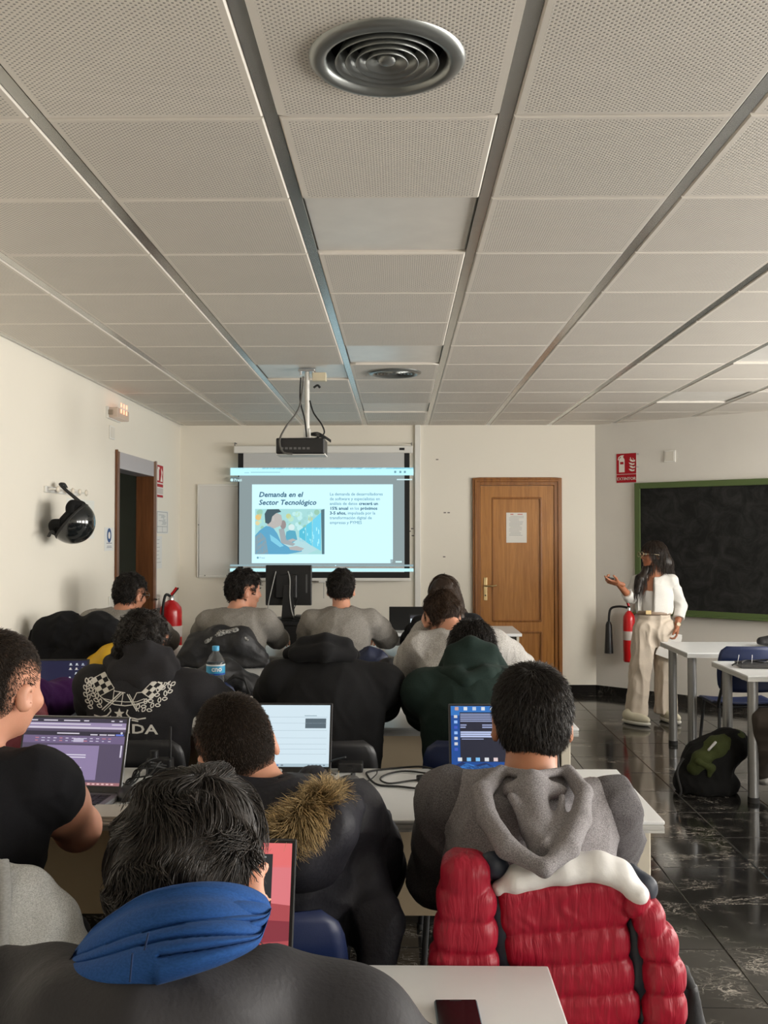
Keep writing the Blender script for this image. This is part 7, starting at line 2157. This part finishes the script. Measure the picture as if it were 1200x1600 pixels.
def grey_sweatshirt():
    Yj = 1.90
    q = lambda px, py, d=0: A(px, py, Yj + d)
    t = thing('sweatshirt', 'light grey zip sweatshirt hung over a chair at the left edge', 'sweatshirt', tuple(q(40, 1500)))
    S = Soft(); fl = ((0, 1, 0), 1.0)
    S.chain([q(-120, 1390), q(-20, 1382), q(40, 1398), q(85, 1440), q(108, 1490), q(112, 1560)], [.035, .045, .045, .040, .034, .034], .03)
    S.box(q(-20, 1490), (.15, .035, .10), None, .03, .03)
    S.chain([q(40, 1440), q(60, 1500), q(62, 1580)], [.05, .055, .055], .04)
    soft_obj('body', S, .006, fabric('light_grey_marl', (.50, .51, .50), 1100, heather=.3, hcol=(.72, .73, .72)), t, [(.006, 26, 7, (1.3, 1, .3)), (.002, 70, 3)], 2)
    MB().tube(smooth_path([q(4, 1345, -.03), q(8, 1380, -.055), q(8, 1430, -.058), q(6, 1500, -.06), q(5, 1560, -.06)]), .012, 8, flat=.6).build('zip_band', fabric('darker_grey_rib', (.30, .30, .29), 500), t)
    MB().tube(smooth_path([q(-6, 1360, -.045), q(-6, 1430, -.066), q(-8, 1560, -.068)]), .004, 6).build('zip', M_RUBBER, t)
grey_sweatshirt()

def lump(name, label, cat, prims, mat, base, h=.009, fold=None, parts=(), floor=None):
    t = thing(name, label, cat, tuple(base))
    S = Soft()
    for p in prims: S.chain(*p[:2], p[2] if len(p) > 2 else .03)
    if floor is None and abs(base[2] - DT) < .02: floor = DT + .012
    if floor is not None: S.cut((0, 0, floor), (0, 0, -1)); S.cut((XL + .012, 0, 0), (-1, 0, 0))
    soft_obj('body', S, h, mat, t, fold or [(.010, 24, len(label), (1, 1, 1)), (.004, 60, 5)], 2)
    for nm, pr, mt in parts:
        S = Soft()
        for p in pr: S.chain(*p[:2], p[2] if len(p) > 2 else .02)
        if floor is not None: S.cut((0, 0, floor), (0, 0, -1)); S.cut((XL + .012, 0, 0), (-1, 0, 0))
        soft_obj(nm, S, h, mt, t, [(.004, 40, 3)], 2)
    return t
C_BLK = plain('black_nylon', (.010, .010, .012), .55, bump=.2, bscale=70)
lump_bag = [([(.600, 2.0, .62), (.612, 2.02, .50), (.622, 2.04, .34), (.625, 2.05, .08)], [.014, .026, .048, .078], .03)]
C_BLK2 = fabric('black_wool', (.008, .008, .009), 500)
q = lambda Y: (lambda px, py, d=0: A(px, py, Y + d))
a = q(5.50)
lump('coat_pile', 'heap of black coats piled on the desk by the left wall', 'coats', [([a(60, 1020), a(75, 990), a(100, 985), a(130, 995)], [.07, .09, .10, .10]), ([a(120, 1000), a(150, 985), a(168, 990), a(178, 1015)], [.10, .10, .085, .06]), ([a(55, 1035), a(110, 1032), a(170, 1035)], [.07, .10, .08])], C_BLK2, (a(110, 1050)[0], 5.5, DT),
     parts=(('hem', [([a(48, 1040), a(52, 1010), a(50, 985)], [.035, .035, .012])], C_BLK2),))
a = q(5.36)
lump('yellow_jacket', 'bright yellow jacket sleeve spilling beside the black coats', 'jacket', [([a(140, 1062), a(150, 1040), a(168, 1024), a(186, 1012)], [.05, .06, .055, .035]), ([a(150, 1060), a(172, 1045), a(190, 1030)], [.05, .055, .045])], plain('yellow_nylon', srgb(205, 160, 20), .55, bump=.1, bscale=50), (a(160, 1060)[0], 5.36, DT),
     fold=[(.006, 30, 3)], parts=(('cuff', [([a(186, 1012), a(190, 1004)], [.035, .022])], C_BLK),))
a = q(5.84)
lump('black_coat', 'black coat with a patterned strap over the curly-haired person\'s chair', 'coat', [([a(292, 1030), a(310, 1012), a(345, 1002), a(375, 1005), a(398, 1022)], [.06, .08, .09, .09, .06]), ([a(300, 1045), a(350, 1040), a(400, 1042)], [.06, .09, .06]), ([a(395, 1020), a(415, 1035)], [.05, .03])], C_BLK, (a(345, 1060)[0], 5.84, DT),
     parts=(('strap', [([a(322, 1003, -.09), a(345, 990, -.07), a(368, 985, -.05), a(386, 1000, -.08)], [.014, .016, .016, .012])], fabric('speckled_strap', (.10, .10, .095), 260, heather=.8, hcol=(.5, .5, .48))),))
a = q(4.86)
lump('black_backpack', 'black backpack with a loop handle behind the water bottle', 'backpack', [([a(300, 1075), a(345, 1062), a(385, 1072)], [.085, .10, .075]), ([a(305, 1110), a(345, 1105), a(385, 1110)], [.09, .11, .08]), ([a(310, 1140), a(345, 1140), a(380, 1140)], [.09, .10, .08])], C_BLK, (a(345, 1110)[0], 4.86, .45),
     parts=(('loop_handle', [([a(347, 1092, -.12), a(352, 1068, -.12), a(366, 1056, -.12), a(382, 1062, -.12), a(390, 1085, -.12)], [.009] * 5, .005)], M_RUBBER), ('tag', [([a(392, 1090, -.1), a(396, 1094, -.1)], [.012, .014])], F_WHITE)))
a = q(5.86)
lump('blue_jacket', 'dark blue jacket over the chair of the person facing the screen', 'jacket', [([a(556, 1030), a(575, 1022), a(598, 1030)], [.04, .045, .04]), ([a(560, 1045), a(595, 1045)], [.05, .045])], plain('dark_blue_nylon', (.012, .018, .05), .5, bump=.15, bscale=60), (a(575, 1045)[0], 5.86, DT))
a = q(5.42)
lump('pencil_pouch', 'small black pouch lying on the desk beside the pale grey sweater', 'pouch', [([a(592, 1046), a(606, 1042), a(622, 1050)], [.035, .045, .035])], C_BLK, (a(606, 1058)[0], 5.42, DT), .006, [(.004, 40, 3)])
a = q(3.40)
lump('red_jacket', 'dark red jacket over the chair of the person in purple', 'jacket', [([a(20, 1112), a(45, 1108), a(62, 1122)], [.05, .05, .035]), ([a(15, 1150), a(55, 1150)], [.06, .05])], plain('dark_red_cloth', (.10, .010, .016), .7, bump=.2, bscale=60), (a(40, 1150)[0], 3.40, .7))

lump('shoulder_bag', 'dark bag standing on the floor beside the red puffer jacket', 'bag', lump_bag, C_BLK, (.62, 2.04, 0), .008, [(.005, 28, 3)], (('strap', [([(.60, 2.0, .62), (.58, 2.0, .66), (.53, 2.0, .64)], [.010, .010, .010], .01)], M_RUBBER),))

def green_backpack():
    a = q(5.86)
    t = thing('backpack', 'dark green and black backpack on the floor under the right-hand desk', 'backpack', (a(1112, 1240)[0], 5.86, 0))
    S = Soft(); S.chain([a(1085, 1215), a(1105, 1190), a(1140, 1165)], [.11, .13, .11], .05); S.ell(a(1105, 1225), (.19, .14, .09), None, .05); S.cut((0, 0, .003), (0, 0, -1))
    soft_obj('body', S, .009, fabric('black_cordura', (.008, .008, .008), 400), t, [(.007, 30, 3), (.003, 70, 4)], 2)
    G = fabric('moss_green_cordura', (.045, .055, .018), 400)
    S = Soft(); S.chain([a(1098, 1185, -.09), a(1118, 1168, -.07), a(1150, 1152, -.02)], [.055, .06, .05], .03); S.chain([a(1095, 1190, -.10), a(1085, 1200, -.09)], [.05, .04], .03)
    soft_obj('flap', S, .008, G, t, [(.006, 36, 8)], 2)
    S = Soft(); S.chain([a(1092, 1190, -.14), a(1112, 1200, -.14), a(1108, 1212, -.14)], [.022, .022, .015], .02)
    soft_obj('front_strap', S, .007, G, t, [(.003, 40, 3)], 2)
    S = Soft(); S.chain([a(1107, 1172, -.135), a(1118, 1160, -.125)], [.008, .009], .01); soft_obj('reflector', S, .005, plain('pale_patch', (.45, .45, .45), .5), t)
    MB().tube(smooth_path([a(1068, 1185, -.05), a(1058, 1205, -.08), a(1064, 1235, -.1), a(1060, 1246, -.1)]), .008, 6).build('strap', M_RUBBER, t)
green_backpack()
# items on the right-hand desks
p = at_z(1185, 1042, DT)
t = thing('tablet', 'closed black device with coiled cables on the nearer right-hand desk', 'device', tuple(p))
MB().box(p + Vector((.03, 0, .012)), (.30, .20, .022), Matrix.Rotation(-.15, 3, 'Z')).build('body', plain('dark_device', (.06, .06, .062), .35, .3), t, bevel=.004)
MB().tube(smooth_path([p + Vector(v) for v in ((-.12, -.05, .03), (-.06, .03, .035), (.02, -.02, .03), (.08, .05, .035), (.0, .07, .03), (-.1, .02, .03), (-.16, .0, .01))]), .0045, 6).build('coiled_cable', M_RUBBER, t)
for k in range(2): MB().tube([p + Vector((-.13 + .09 * k, .0, .005)), p + Vector((-.11 + .08 * k, .02, .07))], .0015, 5).build('wire', M_ALU, t)
a = q(7.0)
lump('black_bag', 'black bag lying on the farther right-hand desk', 'bag', [([a(1190, 1003), a(1215, 1000), a(1240, 1004)], [.035, .05, .04])], C_BLK, (a(1215, 1010)[0], 7.0, DT), .008, [(.004, 40, 3)])
